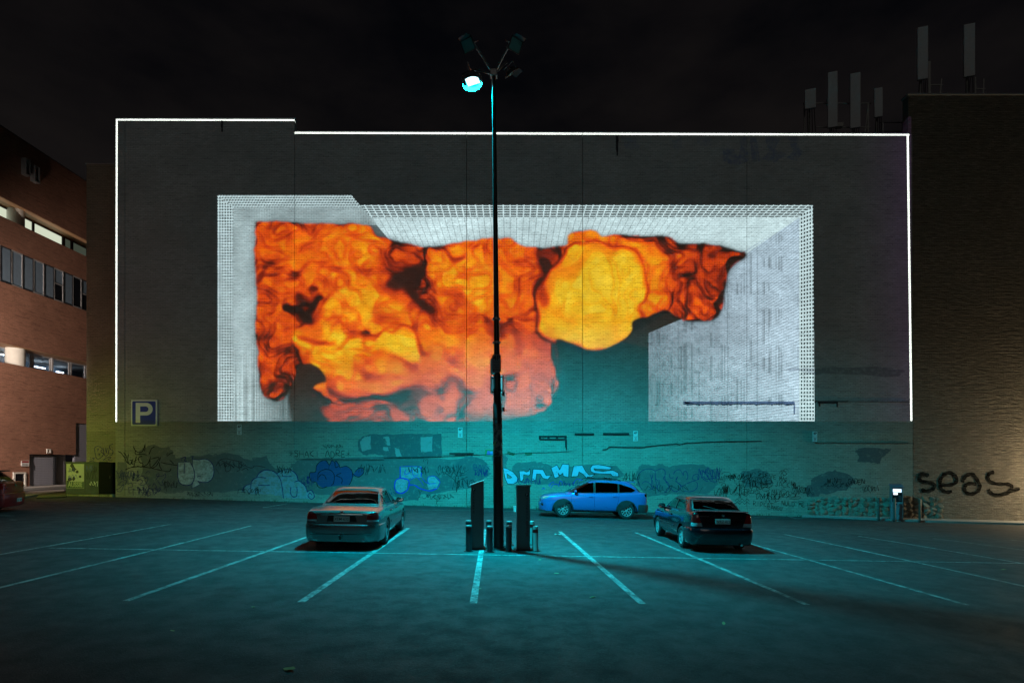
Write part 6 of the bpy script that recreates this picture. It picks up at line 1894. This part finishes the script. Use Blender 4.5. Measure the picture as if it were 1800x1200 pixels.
def make_car(spec):
    S = spec
    root = empty(S['name'], (0,0,0), 0, S['label'], 'car', S.get('group'))
    paint = S['paint']; wb = S['wb']; r = S['r']; W = S['W']
    body = link('body', loft_mesh(body_rings(S['body']), 'body'), None)
    cab = link('tmp_cutter', loft_mesh(cabin_rings(S['cabin'], crown=S.get('crown', .05)), 'tmp_cutter'))
    apply_bool(body, [cab], 'UNION')
    skin = Skin(body.data)
    # hollow cabin, window openings, wheel arches
    z0 = S['cabin'][0][0]
    lv = [(z, a, b, w) for z, a, b, w in S['cabin']]
    lo = [(z0-.42, lv[0][1]+.25, lv[0][2]-.3, lv[0][3]-.05)]+[(z, a, b, w) for z, a, b, w in lv[1:-1]]+[(lv[-1][0]-.035, lv[-1][1]+.04, lv[-1][2]-.04, lv[-1][3])]
    cav = link('tmp_cutter', loft_mesh(cabin_rings(lo, crown=S.get('crown', .05), inset=.05), 'tmp_cutter'))
    cuts = [cav]
    for P, _ in S['side_windows']: cuts.append(prism(P, 'Y', -1.5, 1.5))
    xm = (lv[-1][1]+lv[-1][2])/2
    cuts.append(prism(S['rear_glass'], 'X', -4, xm)); cuts.append(prism(S['front_glass'], 'X', xm, 4))
    for sx_ in (-1, 1):
        for sy_ in (-1, 1):
            c = MB().lathe([(0,.0),(r+.055,.0),(r+.055,.75),(0,.75)], 40, axis='Y')
            me = c.mesh('tmp_cutter'); bmx = bmesh.new(); bmx.from_mesh(me); bmesh.ops.remove_doubles(bmx, verts=list(bmx.verts), dist=1e-5); bmesh.ops.recalc_face_normals(bmx, faces=list(bmx.faces)); bmx.to_mesh(me); bmx.free()
            o = link('tmp_cutter', me); o.location = (sx_*wb/2, (W/2-.27) if sy_ > 0 else -(W/2-.27)-.75, r+.01)
            cuts.append(o)
    bpy.context.view_layer.update()
    if DBG: print('DBG', S['label'][:12], len(body.data.polygons))
    for c in cuts:
        n0 = len(body.data.polygons)
        keep = body.data
        for dz in (0, .007, -.006, .013, -.012):                  # nudge a cutter that the solver cannot resolve
            c2 = c.copy(); c2.data = c.data.copy(); C.objects.link(c2); c2.location.z += dz
            bpy.context.view_layer.update()
            apply_bool(body, [c2], 'DIFFERENCE')
            if DBG: print('DBG cut', n0, len(body.data.polygons))
            if len(body.data.polygons) > n0*0.75: break
            body.data = keep
        bpy.data.objects.remove(c)
    if DBG: print('DBG', len(body.data.polygons), [round(v,2) for v in body.bound_box[0]], [round(v,2) for v in body.bound_box[6]])
    shade(body.data, 32); body.data.materials.clear(); body.data.materials.append(paint); body.parent = root; body.name = 'body'
    def add(name, mb, mat, sm_=40, parent=None):
        return mb.build(name, mat, parent or root, sm_)
    # underbody
    add('underbody', MB().box(-wb/2-.55, wb/2+.5, -W/2+.28, W/2-.28, S['clear'], S['clear']+.12), M_TRIM, None)
    # glazing
    for P, g in S['side_windows']:
        for d in ((0,1),(0,-1)):
            # u axis = (-d.y, d.x): for d=(0,1) u=-x ; for d=(0,-1) u=+x
            Q = [((-x if d[1] > 0 else x), z) for x, z in P]
            add('side_window', skin.patch(Q, d, -.012, .006), g)
            # rubber surround
            add('window_surround', skin.seam(Q+[Q[0]], d, .022, .002), M_TRIM, None)
    add('rear_window', skin.patch([(-y, z) for y, z in S['rear_glass']], (1,0), -.012, .006), S.get('rear_mat', M_CGLASS))
    add('window_surround', skin.seam([(-y, z) for y, z in S['rear_glass']]+[(-S['rear_glass'][0][0], S['rear_glass'][0][1])], (1,0), .03, .002), M_TRIM, None)
    add('windscreen', skin.patch(S['front_glass'], (-1,0), -.012, .006), M_CGLASS)
    # seams, doors, handles
    for d in ((0,1),(0,-1)):
        f = -1 if d[1] > 0 else 1
        mb = MB()
        for P in S['seams']: skin.seam([(f*x, z) for x, z in P], d, .010, .0015, mb)
        add('door_gap', mb, M_SEAM, None)
        for (x, z) in S['handles']:
            p, dd = skin.hit(f*x, z, d)
            m_ = Matrix.Translation(p-dd*.018)
            add('door_handle', MB().bbox(-.095, .095, -.018, .018, -.018, .018, .012, M=m_), S.get('handle_mat', paint))
        if S.get('moulding'):
            zm, xa_, xb_, tk = S['moulding']
            add('side_moulding', skin.patch([(f*xa_, zm-tk), (f*xb_, zm-tk), (f*xb_, zm+tk), (f*xa_, zm+tk)], d, .014, .02), S.get('mould_mat', paint))
        # mirror
        mx, mz = S['mirror']; p, dd = skin.hit(f*mx, mz-.06, d)
        c = p-dd*.12+Vector((0,0,.05))
        bm = bmesh.new(); bmesh.ops.create_uvsphere(bm, u_segments=16, v_segments=10, radius=1.0)
        for v in bm.verts:
            v.co = Vector((v.co.x*.085 if v.co.x > 0 else v.co.x*.035, v.co.y*.115, v.co.z*.075))+c
        me = bpy.data.meshes.new('mirror'); bm.to_mesh(me); bm.free(); shade(me, 60); mo = link('mirror', me, S.get('mirror_mat', paint), root)
        add('mirror_stalk', MB().tube([p+dd*.02-Vector((0,0,.01)), c-Vector((0,0,.05))], .028, 8), M_TRIM, 40, mo)
        add('mirror_glass', MB().box(c.x-.042, c.x-.036, c.y-.09, c.y+.09, c.z-.05, c.z+.05), M_CHROME, None, mo)
    # bumpers
    for path, prof, mat in S['bumpers']:
        me = bumper_mesh(path, prof, 'bumper'); shade(me, 40); link('bumper', me, mat, root)
    # lamps
    for nm, P, d, mat in S['lamps']:
        add(nm, skin.patch(P, d, .010, .03, .06), mat, 45)
    # number plate
    for (px_, pz_, txt, ang) in S['plates']:
        d = (1,0) if px_ == 'rear' else (-1,0)
        p, dd = skin.hit(0, pz_, d)
        xo = S.get('plate_x', p.x-dd.x*.02)
        pl = link('number_plate', MB().bbox(-.006, .006, -.19, .19, -.067, .067, .004).mesh('number_plate'), M_PLATE, root)
        pl.location = (xo, 0, pz_); pl.rotation_euler = (0, R(ang), 0)
        if txt:
            me = text_mesh(txt, .098, .0008, .0005, sx=.92); o = link('plate_lettering', me, M_PINK, pl)
            o.rotation_euler = (R(90), 0, R(-90)); o.location = (-.0075, 0, -.006)
    # interior
    sh_ = S['seat_h']
    for x, yy in ((.15, .38), (.15, -.38)):
        mb = MB().bbox(x-.25, x+.25, yy-.24, yy+.24, .38, .55, .05).bbox(x-.36, x-.22, yy-.24, yy+.24, .5, sh_, .06, M=None).bbox(x-.40, x-.30, yy-.13, yy+.13, sh_+.03, sh_+.20, .04)
        add('front_seat', mb, M_SEAT, 50)
    mb = MB().bbox(-.95, -.80, -.62, .62, .5, sh_-.02, .06)
    for yy in (-.4, .4): mb.bbox(-.97, -.88, yy-.12, yy+.12, sh_-.01, sh_+.11, .035)
    add('rear_seat', mb, M_SEAT, 50)
    add('dashboard', MB().bbox(.62, 1.0, -.66, .66, .62, .93, .06), M_SEAT, 50)
    st = MB().lathe([(.175,-.012),(.19,0),(.175,.012),(.16,0),(.175,-.012)], 24, M=Matrix.Translation((.50,-.38,.92)) @ Matrix.Rotation(R(65), 4, 'Y'))
    add('steering_wheel', st, M_TRIM, 50)
    # wheels
    for sx_ in (-1, 1):
        for sy_ in (-1, 1):
            wheel(root, sx_*wb/2, sy_*(W/2-.115), r, .205, S['rim'], sy_)
    if S.get('extra'): S['extra'](root, skin, add)
    return root

def place_car(root, x, y, heading, dz=0.0):
    """heading: angle of the car's forward axis in plan"""
    ca, sa = math.cos(heading), math.sin(heading)
    def g(a, b): return ground_z(x+a*ca-b*sa, y+a*sa+b*ca)
    zf, zr = g(1.3, 0), g(-1.3, 0); zl, zrr = g(0, .8), g(0, -.8)
    root.location = (x, y, (zf+zr)/2+dz)
    pitch = -math.atan2(zf-zr, 2.6); roll = math.atan2(zl-zrr, 1.6)
    root.rotation_euler = (Matrix.Rotation(heading, 3, 'Z') @ Matrix.Rotation(pitch, 3, 'Y') @ Matrix.Rotation(roll, 3, 'X')).to_euler()

# ---- silver sedan, seen from behind
def sedan_extra(root, skin, add):
    add('boot_strip', MB().bbox(-2.535, -2.50, -.50, .50, .853, .885, .008), M_CHROME, 40)
    add('boot_badge', MB().lathe([(0,0),(.045,.0),(.04,.012),(0,.015)], 16, M=Matrix.Translation((-2.505,0,.915)) @ Matrix.Rotation(R(-90), 4, 'Y')), M_CHROME)
    # tow ball
    add('tow_bar', MB().tube([(-2.45,0,.30),(-2.66,0,.30),(-2.70,0,.35),(-2.70,0,.385)], .022, 8), M_TRIM)
    add('tow_ball', MB().lathe([(0,-.03),(.02,-.028),(.032,0),(.02,.026),(0,.03)], 14, M=Matrix.Translation((-2.70,0,.415))), M_CHROME)
    add('plate_recess', skin.patch([(-.36,.70),(.36,.70),(.33,.845),(-.33,.845)], (1,0), .003, .02), M_SEAM)
    mb = MB(); skin.seam([(-.80,.66),(-.72,.98)], (1,0), .010, .002, mb); skin.seam([(.80,.66),(.72,.98)], (1,0), .010, .002, mb); skin.seam([(-.80,.66),(.80,.66)], (1,0), .012, .002, mb)
    add('boot_gap', mb, M_SEAM, None)
    MB().tube([(-2.2,-.55,.24),(-2.60,-.55,.235)], .03, 10).build('exhaust_pipe', M_CHROME, root, 40)
    add('bumper_groove', MB().bbox(-2.625, -2.55, -.72, .72, .40, .415, .004), M_SEAM, None)
P_SED = car_paint('silver_beige_paint', (.22,.215,.215), .75, .24)
sedan = make_car(dict(name='parked_car', label='silver sedan parked left of the mast, seen from behind, orange glow on its roof', group='cars parked on the car park',
    paint=P_SED, wb=2.83, r=.325, W=1.86, clear=.20,
    body=[(-2.515,.72,.46,.90,.012),(-2.49,.80,.36,.915,.02),(-2.40,.875,.29,.945,.025),(-2.1,.915,.26,.98,.025),(-1.75,.93,.25,1.0,.02),(-1.0,.935,.24,.965,.02),(0,.935,.24,.945,.02),(1.0,.93,.24,.925,.03),(1.6,.915,.25,.875,.05),(2.05,.87,.27,.79,.05),(2.30,.78,.32,.70,.04),(2.41,.62,.40,.60,.03)],
    cabin=[(.88,-1.90,1.28,.845),(1.02,-1.70,1.02,.80),(1.18,-1.36,.70,.725),(1.32,-1.02,.38,.655),(1.385,-.82,.20,.615)], crown=.05,
    side_windows=[([(.86,.985),(-.10,1.0),(-.10,1.335),(.22,1.325),(.48,1.22)], M_CGLASS), ([(-.18,1.002),(-.92,1.02),(-.92,1.30),(-.70,1.335),(-.18,1.338)], M_CGLASS), ([(-.98,1.025),(-1.36,1.05),(-1.18,1.17),(-.98,1.285)], M_CGLASS)],
    rear_glass=[(-.70,1.05),(.70,1.05),(.58,1.345),(.30,1.372),(-.30,1.372),(-.58,1.345)],
    front_glass=[(-.70,1.00),(.70,1.00),(.57,1.34),(-.57,1.34)],
    seams=[[(1.02,.35),(1.02,.93)],[(-.14,.35),(-.14,.98)],[(-.95,.75),(-.98,1.0)],[(-.14,.35),(1.02,.35)],[(-.78,.35),(-.14,.35)],[(-.78,.35),(-.95,.75)]],
    handles=[(.05,.84),(-.82,.855)], moulding=(.56,-.95,1.0,.022), mirror=(.82,1.02), mirror_mat=M_TRIM,
    bumpers=[([(-1.84,.925),(-2.25,.90),(-2.45,.82),(-2.56,.50),(-2.585,0),(-2.56,-.50),(-2.45,-.82),(-2.25,-.90),(-1.84,-.925)], [(.20,-.05),(.225,-.01),(.30,.005),(.42,.02),(.55,.025),(.615,.02),(.635,0),(.64,-.06)], P_SED),
             ([(1.84,.915),(2.15,.86),(2.36,.70),(2.47,.35),(2.49,0),(2.47,-.35),(2.36,-.70),(2.15,-.86),(1.84,-.915)], [(.20,-.05),(.24,0),(.42,.02),(.56,.01),(.60,-.05)], P_SED)],
    lamps=[('tail_light', [(.585,.752),(.93,.752),(.93,.915),(.70,.93),(.615,.87)], (1,-.42), M_TAIL), ('tail_light', [(-.585,.752),(-.93,.752),(-.93,.915),(-.70,.93),(-.615,.87)], (1,.42), M_TAIL),
           ('reversing_light', [(.60,.705),(.92,.705),(.92,.745),(.60,.745)], (1,-.42), M_CLEAR), ('reversing_light', [(-.60,.705),(-.92,.705),(-.92,.745),(-.60,.745)], (1,.42), M_CLEAR),
           ('headlight', [(.45,.58),(.85,.60),(.85,.72),(.5,.70)], (-1,-.35), M_CLEAR), ('headlight', [(-.45,.58),(-.85,.60),(-.85,.72),(-.5,.70)], (-1,.35), M_CLEAR)],
    plates=[('rear', .765, 'XEM-632', 4)], plate_x=-2.528, seat_h=1.02, rim='five', extra=sedan_extra))
place_car(sedan, -4.26, 16.3, R(92.7))

# ---- black hatchback, seen from behind
def hatch_extra(root, skin, add):
    add('spoiler', MB().bbox(-2.03, -1.83, -.66, .66, 1.035, 1.062, .010), S_['paint'])
    add('wiper', MB().tube([(-1.90,.05,1.085),(-1.72,.42,1.17)], .009, 6), M_TRIM)
    add('maker_badge', MB().lathe([(0,0),(.035,0),(.03,.01),(0,.012)], 14, M=Matrix.Translation((-2.055,0,.955)) @ Matrix.Rotation(R(-90), 4, 'Y')), M_CHROME)
    mb = MB(); skin.seam([(-.78,.60),(-.70,.98)], (1,0), .010, .002, mb); skin.seam([(.78,.60),(.70,.98)], (1,0), .010, .002, mb)
    add('hatch_gap', mb, M_SEAM, None)
    MB().tube([(-1.6,-.45,.22),(-2.15,-.45,.215)], .035, 10).build('exhaust_pipe', M_CHROME, root, 40)
    MB().tube([(-.15,.0,1.40),(-.45,.0,1.62)], .004, 5).build('aerial', M_TRIM, root)
    add('model_lettering', MB().box(-2.052, -2.046, .36, .60, .915, .928), M_CHROME, None)
S_ = {}
S_['paint'] = P_BLK = car_paint('black_blue_paint', (.005,.007,.011), .3, .22)
hatch = make_car(dict(name='parked_car', label='black hatchback parked right of the mast, seen from behind with red lamps', group='cars parked on the car park',
    paint=P_BLK, wb=2.44, r=.295, W=1.68, clear=.18,
    body=[(-2.02,.66,.45,.90,.012),(-1.99,.735,.36,.98,.02),(-1.90,.79,.29,1.02,.02),(-1.6,.825,.25,1.01,.02),(-1.0,.84,.235,.955,.02),(0,.842,.23,.92,.02),(.9,.838,.23,.905,.03),(1.45,.82,.24,.85,.05),(1.85,.77,.27,.76,.05),(2.07,.66,.33,.67,.04),(2.15,.52,.40,.58,.03)],
    cabin=[(.87,-1.86,1.12,.765),(1.00,-1.74,.90,.735),(1.16,-1.50,.58,.68),(1.28,-1.26,.30,.625),(1.335,-1.12,.16,.595)], crown=.05,
    side_windows=[([(.74,.965),(-.32,.985),(-.32,1.29),(.14,1.28),(.40,1.18)], M_CGLASS), ([(-.39,.99),(-1.22,1.03),(-1.20,1.20),(-1.06,1.275),(-.39,1.292)], M_CGLASS)],
    rear_glass=[(-.62,1.06),(.62,1.06),(.52,1.30),(.25,1.322),(-.25,1.322),(-.52,1.30)], rear_mat=M_CGLASS_DK,
    front_glass=[(-.62,.98),(.62,.98),(.52,1.29),(-.52,1.29)],
    seams=[[(.92,.33),(.92,.90)],[(-.36,.33),(-.36,.97)],[(-.36,.33),(.92,.33)]],
    handles=[(-.22,.82)], moulding=(.53,-.62,.88,.022), mould_mat=M_TRIM, mirror=(.70,1.00), mirror_mat=M_TRIM,
    bumpers=[([(-1.58,.835),(-1.85,.81),(-2.02,.72),(-2.11,.42),(-2.13,0),(-2.11,-.42),(-2.02,-.72),(-1.85,-.81),(-1.58,-.835)], [(.19,-.05),(.215,-.01),(.30,.01),(.44,.03),(.55,.03),(.60,.02),(.625,-.05)], P_BLK),
             ([(1.58,.82),(1.88,.77),(2.08,.62),(2.19,.32),(2.21,0),(2.19,-.32),(2.08,-.62),(1.88,-.77),(1.58,-.82)], [(.19,-.05),(.23,0),(.42,.02),(.54,.01),(.58,-.05)], P_BLK)],
    lamps=[('tail_light', [(.55,.755),(.83,.755),(.83,.955),(.63,.975)], (1,-.45), M_TAIL), ('tail_light', [(-.55,.755),(-.83,.755),(-.83,.955),(-.63,.975)], (1,.45), M_TAIL),
           ('reversing_light', [(.52,.665),(.83,.665),(.83,.75),(.545,.75)], (1,-.45), M_CLEAR), ('reversing_light', [(-.52,.665),(-.83,.665),(-.83,.75),(-.545,.75)], (1,.45), M_CLEAR),
           ('headlight', [(.40,.58),(.75,.60),(.75,.72),(.45,.70)], (-1,-.35), M_CLEAR), ('headlight', [(-.40,.58),(-.75,.60),(-.75,.72),(-.45,.70)], (-1,.35), M_CLEAR)],
    plates=[('rear', .80, 'WRZ·422', 4)], plate_x=-2.045, seat_h=.98, rim='ten', extra=hatch_extra))
place_car(hatch, 5.38, 16.62, R(90.3))

# ---- blue crossover, seen from its left flank
def cross_extra(root, skin, add):
    for d in ((0,1),(0,-1)):
        f = -1 if d[1] > 0 else 1
        for cx in (-2.635/2, 2.635/2):
            P = [(f*(cx+.44*math.cos(R(a))), .35+.44*math.sin(R(a))) for a in range(-18, 199, 12)]
            Q = [(f*(cx+.392*math.cos(R(a))), .35+.392*math.sin(R(a))) for a in range(198, -19, -12)]
            add('arch_cladding', skin.patch(P+Q, d, .016, .03), M_CLAD)
        for Q_ in ([(.045,1.06),(-.015,1.06),(-.015,1.49),(.045,1.478)], [(-.965,1.095),(-1.005,1.095),(-1.005,1.458),(-.965,1.46)], [(1.0,1.03),(1.12,1.035),(.62,1.33),(.60,1.305),(.78,1.192)]):
            add('pillar_trim', skin.patch([(f*x, z) for x, z in Q_], d, .003, .01), M_TRIM, None)
        add('sill_cladding', skin.patch([(f*-.92,.235),(f*.92,.235),(f*.90,.325),(f*-.90,.325)], d, .016, .03), M_CLAD)
        sg = -f
        y = -.60*(-1 if d[1] > 0 else 1)
        y = .60 if d[1] < 0 else -.60
        mb = MB().tube([(.40,y,1.56),(.28,y,1.635),(-.95,y,1.635),(-1.10,y,1.575)], .020, 8)
        add('roof_rail', mb, M_TRIM)
        add('crossbar_foot', MB().bbox(.02, .16, y-.05, y+.05, 1.62, 1.71, .02).bbox(-.72, -.58, y-.05, y+.05, 1.62, 1.71, .02), M_TRIM)
        add('crease', skin.seam([(f*-.84,.485),(f*.84,.44)], d, .018, .003), S2['paint'], None)
    add('crossbar', MB().bbox(.04, .12, -.70, .70, 1.69, 1.72, .01), M_GALV)
    add('crossbar', MB().bbox(-.70, -.62, -.70, .70, 1.69, 1.72, .01), M_GALV)
    add('spoiler', MB().bbox(-1.72, -1.38, -.54, .54, 1.53, 1.565, .012), S2['paint'])
    add('side_indicator', MB().bbox(.83, .87, .885, .90, .68, .70, .004), M_AMBER, None)
    add('fog_recess', skin.patch([(-.80,.42),(-.55,.40),(-.58,.56),(-.80,.56)], (-1,.5), .012, .03), M_TRIM)
    add('fog_recess', skin.patch([(.80,.42),(.55,.40),(.58,.56),(.80,.56)], (-1,-.5), .012, .03), M_TRIM)
    add('grille', skin.patch([(-.42,.56),(.42,.56),(.48,.74),(-.48,.74)], (-1,0), .012, .03), M_TRIM)
S2 = {}
S2['paint'] = P_BLU = car_paint('bright_blue_paint', (.012,.135,.42), .15, .38)
xo = .02
cross = make_car(dict(name='parked_car', label='bright blue crossover parked side-on against the graffiti wall', group='cars parked on the car park',
    paint=P_BLU, wb=2.635, r=.345, W=1.80, clear=.24,
    body=[(-2.20,.66,.56,.95,.01),(-2.17,.76,.44,1.05,.02),(-2.08,.83,.36,1.09,.02),(-1.8,.875,.31,1.09,.02),(-1.2,.895,.28,1.055,.02),(-.4,.90,.27,1.02,.02),(.5,.90,.27,.995,.02),(.95,.895,.27,.975,.03),(1.45,.88,.28,.965,.05),(1.90,.84,.31,.90,.05),(2.14,.75,.37,.82,.045),(2.23,.58,.46,.72,.03)],
    cabin=[(.94,-2.12,1.30,.815),(1.10,-2.02,1.06,.785),(1.30,-1.84,.68,.73),(1.465,-1.60,.36,.675),(1.545,-1.42,.12,.635)], crown=.045,
    side_windows=[([(1.00,1.03),(.05,1.055),(.05,1.475),(.28,1.455),(.60,1.30),(.78,1.19)], M_CGLASS_DK), ([(-.02,1.057),(-.96,1.09),(-.96,1.46),(-.50,1.49),(-.02,1.49)], M_CGLASS_DK), ([(-1.01,1.092),(-1.52,1.115),(-1.70,1.19),(-1.52,1.30),(-1.01,1.455)], M_CGLASS_DK)],
    rear_glass=[(-.66,1.14),(.66,1.14),(.56,1.46),(-.56,1.46)], rear_mat=M_CGLASS_DK,
    front_glass=[(-.68,1.05),(.68,1.05),(.56,1.48),(-.56,1.48)],
    seams=[[(.93,.34),(.98,.60),(.98,.96)],[(.02,.34),(.02,1.04)],[(-.98,.80),(-1.0,1.07)],[(.02,.34),(.93,.34)],[(-.85,.34),(.02,.34)],[(-.85,.34),(-.98,.80)]],
    handles=[(.17,.90),(-.82,.935)], mirror=(.80,1.10),
    bumpers=[([(-1.80,.885),(-2.05,.85),(-2.20,.74),(-2.29,.42),(-2.31,0),(-2.29,-.42),(-2.20,-.74),(-2.05,-.85),(-1.80,-.885)], [(.27,-.06),(.30,-.01),(.40,.01),(.52,.02),(.60,.01),(.64,-.06)], M_CLAD),
             ([(1.78,.86),(2.02,.80),(2.18,.66),(2.27,.35),(2.29,0),(2.27,-.35),(2.18,-.66),(2.02,-.80),(1.78,-.86)], [(.24,-.06),(.27,-.01),(.36,.01),(.52,.02),(.60,.01),(.64,-.06)], P_BLU),
             ([(1.84,.82),(2.06,.76),(2.22,.60),(2.30,.30),(2.31,0),(2.30,-.30),(2.22,-.60),(2.06,-.76),(1.84,-.82)], [(.235,-.02),(.25,.012),(.30,.012),(.31,-.02)], M_CLAD)],
    lamps=[('tail_light', [(.60,.93),(.94,.95),(.94,1.06),(.66,1.09)], (1,-.9), M_TAILD), ('tail_light', [(-.60,.93),(-.94,.95),(-.94,1.06),(-.66,1.09)], (1,.9), M_TAILD),
           ('headlight', [(.48,.74),(.90,.75),(1.10,.88),(.62,.86)], (-1,-.7), M_LAMPW), ('headlight', [(-.48,.74),(-.90,.75),(-1.10,.88),(-.62,.86)], (-1,.7), M_LAMPW)],
    plates=[('rear', .86, '', 6)], plate_x=-2.22, seat_h=1.10, rim='loop', extra=cross_extra))
place_car(cross, 3.42, 24.45, R(180))

# ---- red hatchback cut by the left edge of the frame
S3 = {}
S3['paint'] = P_RED = car_paint('dark_red_paint', (.30,.012,.012), .3, .3)
def red_extra(root, skin, add):
    add('spoiler', MB().bbox(-1.74, -1.46, -.56, .56, 1.405, 1.44, .014), M_TRIM)
    add('wiper', MB().tube([(-2.02,.0,1.07),(-1.95,-.35,1.16)], .010, 6), M_TRIM)
    add('maker_badge', MB().lathe([(0,0),(.05,0),(.045,.01),(0,.012)], 14, M=Matrix.Translation((-2.13,0,.93)) @ Matrix.Rotation(R(-90), 4, 'Y')), M_CHROME)
redc = make_car(dict(name='parked_car', label='dark red hatchback cut off by the left edge of the picture', group='cars parked on the car park',
    paint=P_RED, wb=2.58, r=.315, W=1.76, clear=.19,
    body=[(-2.10,.68,.48,.95,.01),(-2.07,.76,.38,1.02,.02),(-1.97,.82,.30,1.04,.02),(-1.7,.86,.26,1.03,.02),(-1.1,.88,.25,.985,.02),(0,.88,.24,.95,.02),(.95,.875,.24,.93,.03),(1.5,.85,.25,.87,.05),(1.9,.80,.28,.78,.05),(2.10,.68,.34,.69,.04),(2.17,.52,.42,.60,.03)],
    cabin=[(.90,-2.02,1.18,.80),(1.05,-1.93,.94,.77),(1.22,-1.78,.62,.71),(1.36,-1.60,.34,.65),(1.42,-1.48,.20,.62)], crown=.05,
    side_windows=[([(.80,1.0),(-.15,1.015),(-.15,1.36),(.20,1.35),(.48,1.24)], M_CGLASS_DK), ([(-.22,1.017),(-1.25,1.05),(-1.35,1.28),(-1.05,1.37),(-.22,1.372)], M_CGLASS_DK)],
    rear_glass=[(-.64,1.09),(.64,1.09),(.55,1.36),(-.55,1.36)], rear_mat=M_CGLASS_DK,
    front_glass=[(-.66,1.02),(.66,1.02),(.55,1.37),(-.55,1.37)],
    seams=[[(.92,.34),(.94,.92)],[(-.18,.34),(-.18,1.0)],[(-.18,.34),(.92,.34)]],
    handles=[(0,.86),(-1.0,.89)], mirror=(.76,1.06),
    bumpers=[([(-1.68,.87),(-1.95,.84),(-2.10,.74),(-2.19,.42),(-2.21,0),(-2.19,-.42),(-2.10,-.74),(-1.95,-.84),(-1.68,-.87)], [(.20,-.05),(.225,-.01),(.32,.01),(.48,.03),(.60,.03),(.66,.02),(.69,-.05)], P_RED),
             ([(1.66,.85),(1.92,.80),(2.10,.66),(2.20,.35),(2.22,0),(2.20,-.35),(2.10,-.66),(1.92,-.80),(1.66,-.85)], [(.20,-.05),(.24,0),(.42,.02),(.56,.01),(.60,-.05)], P_RED)],
    lamps=[('tail_light', [(.56,.84),(.87,.84),(.87,1.02),(.66,1.05)], (1,-.45), M_TAIL), ('tail_light', [(-.56,.84),(-.87,.84),(-.87,1.02),(-.66,1.05)], (1,.45), M_TAIL),
           ('headlight', [(.42,.60),(.80,.62),(.80,.74),(.48,.72)], (-1,-.35), M_CLEAR), ('headlight', [(-.42,.60),(-.80,.62),(-.80,.74),(-.48,.72)], (-1,.35), M_CLEAR)],
    plates=[('rear', .42, 'S477 BFN', 2)], plate_x=-2.248, seat_h=1.02, rim='ten', extra=red_extra))
place_car(redc, -19.75, 19.6, R(200))
print('objects', len(bpy.data.objects))
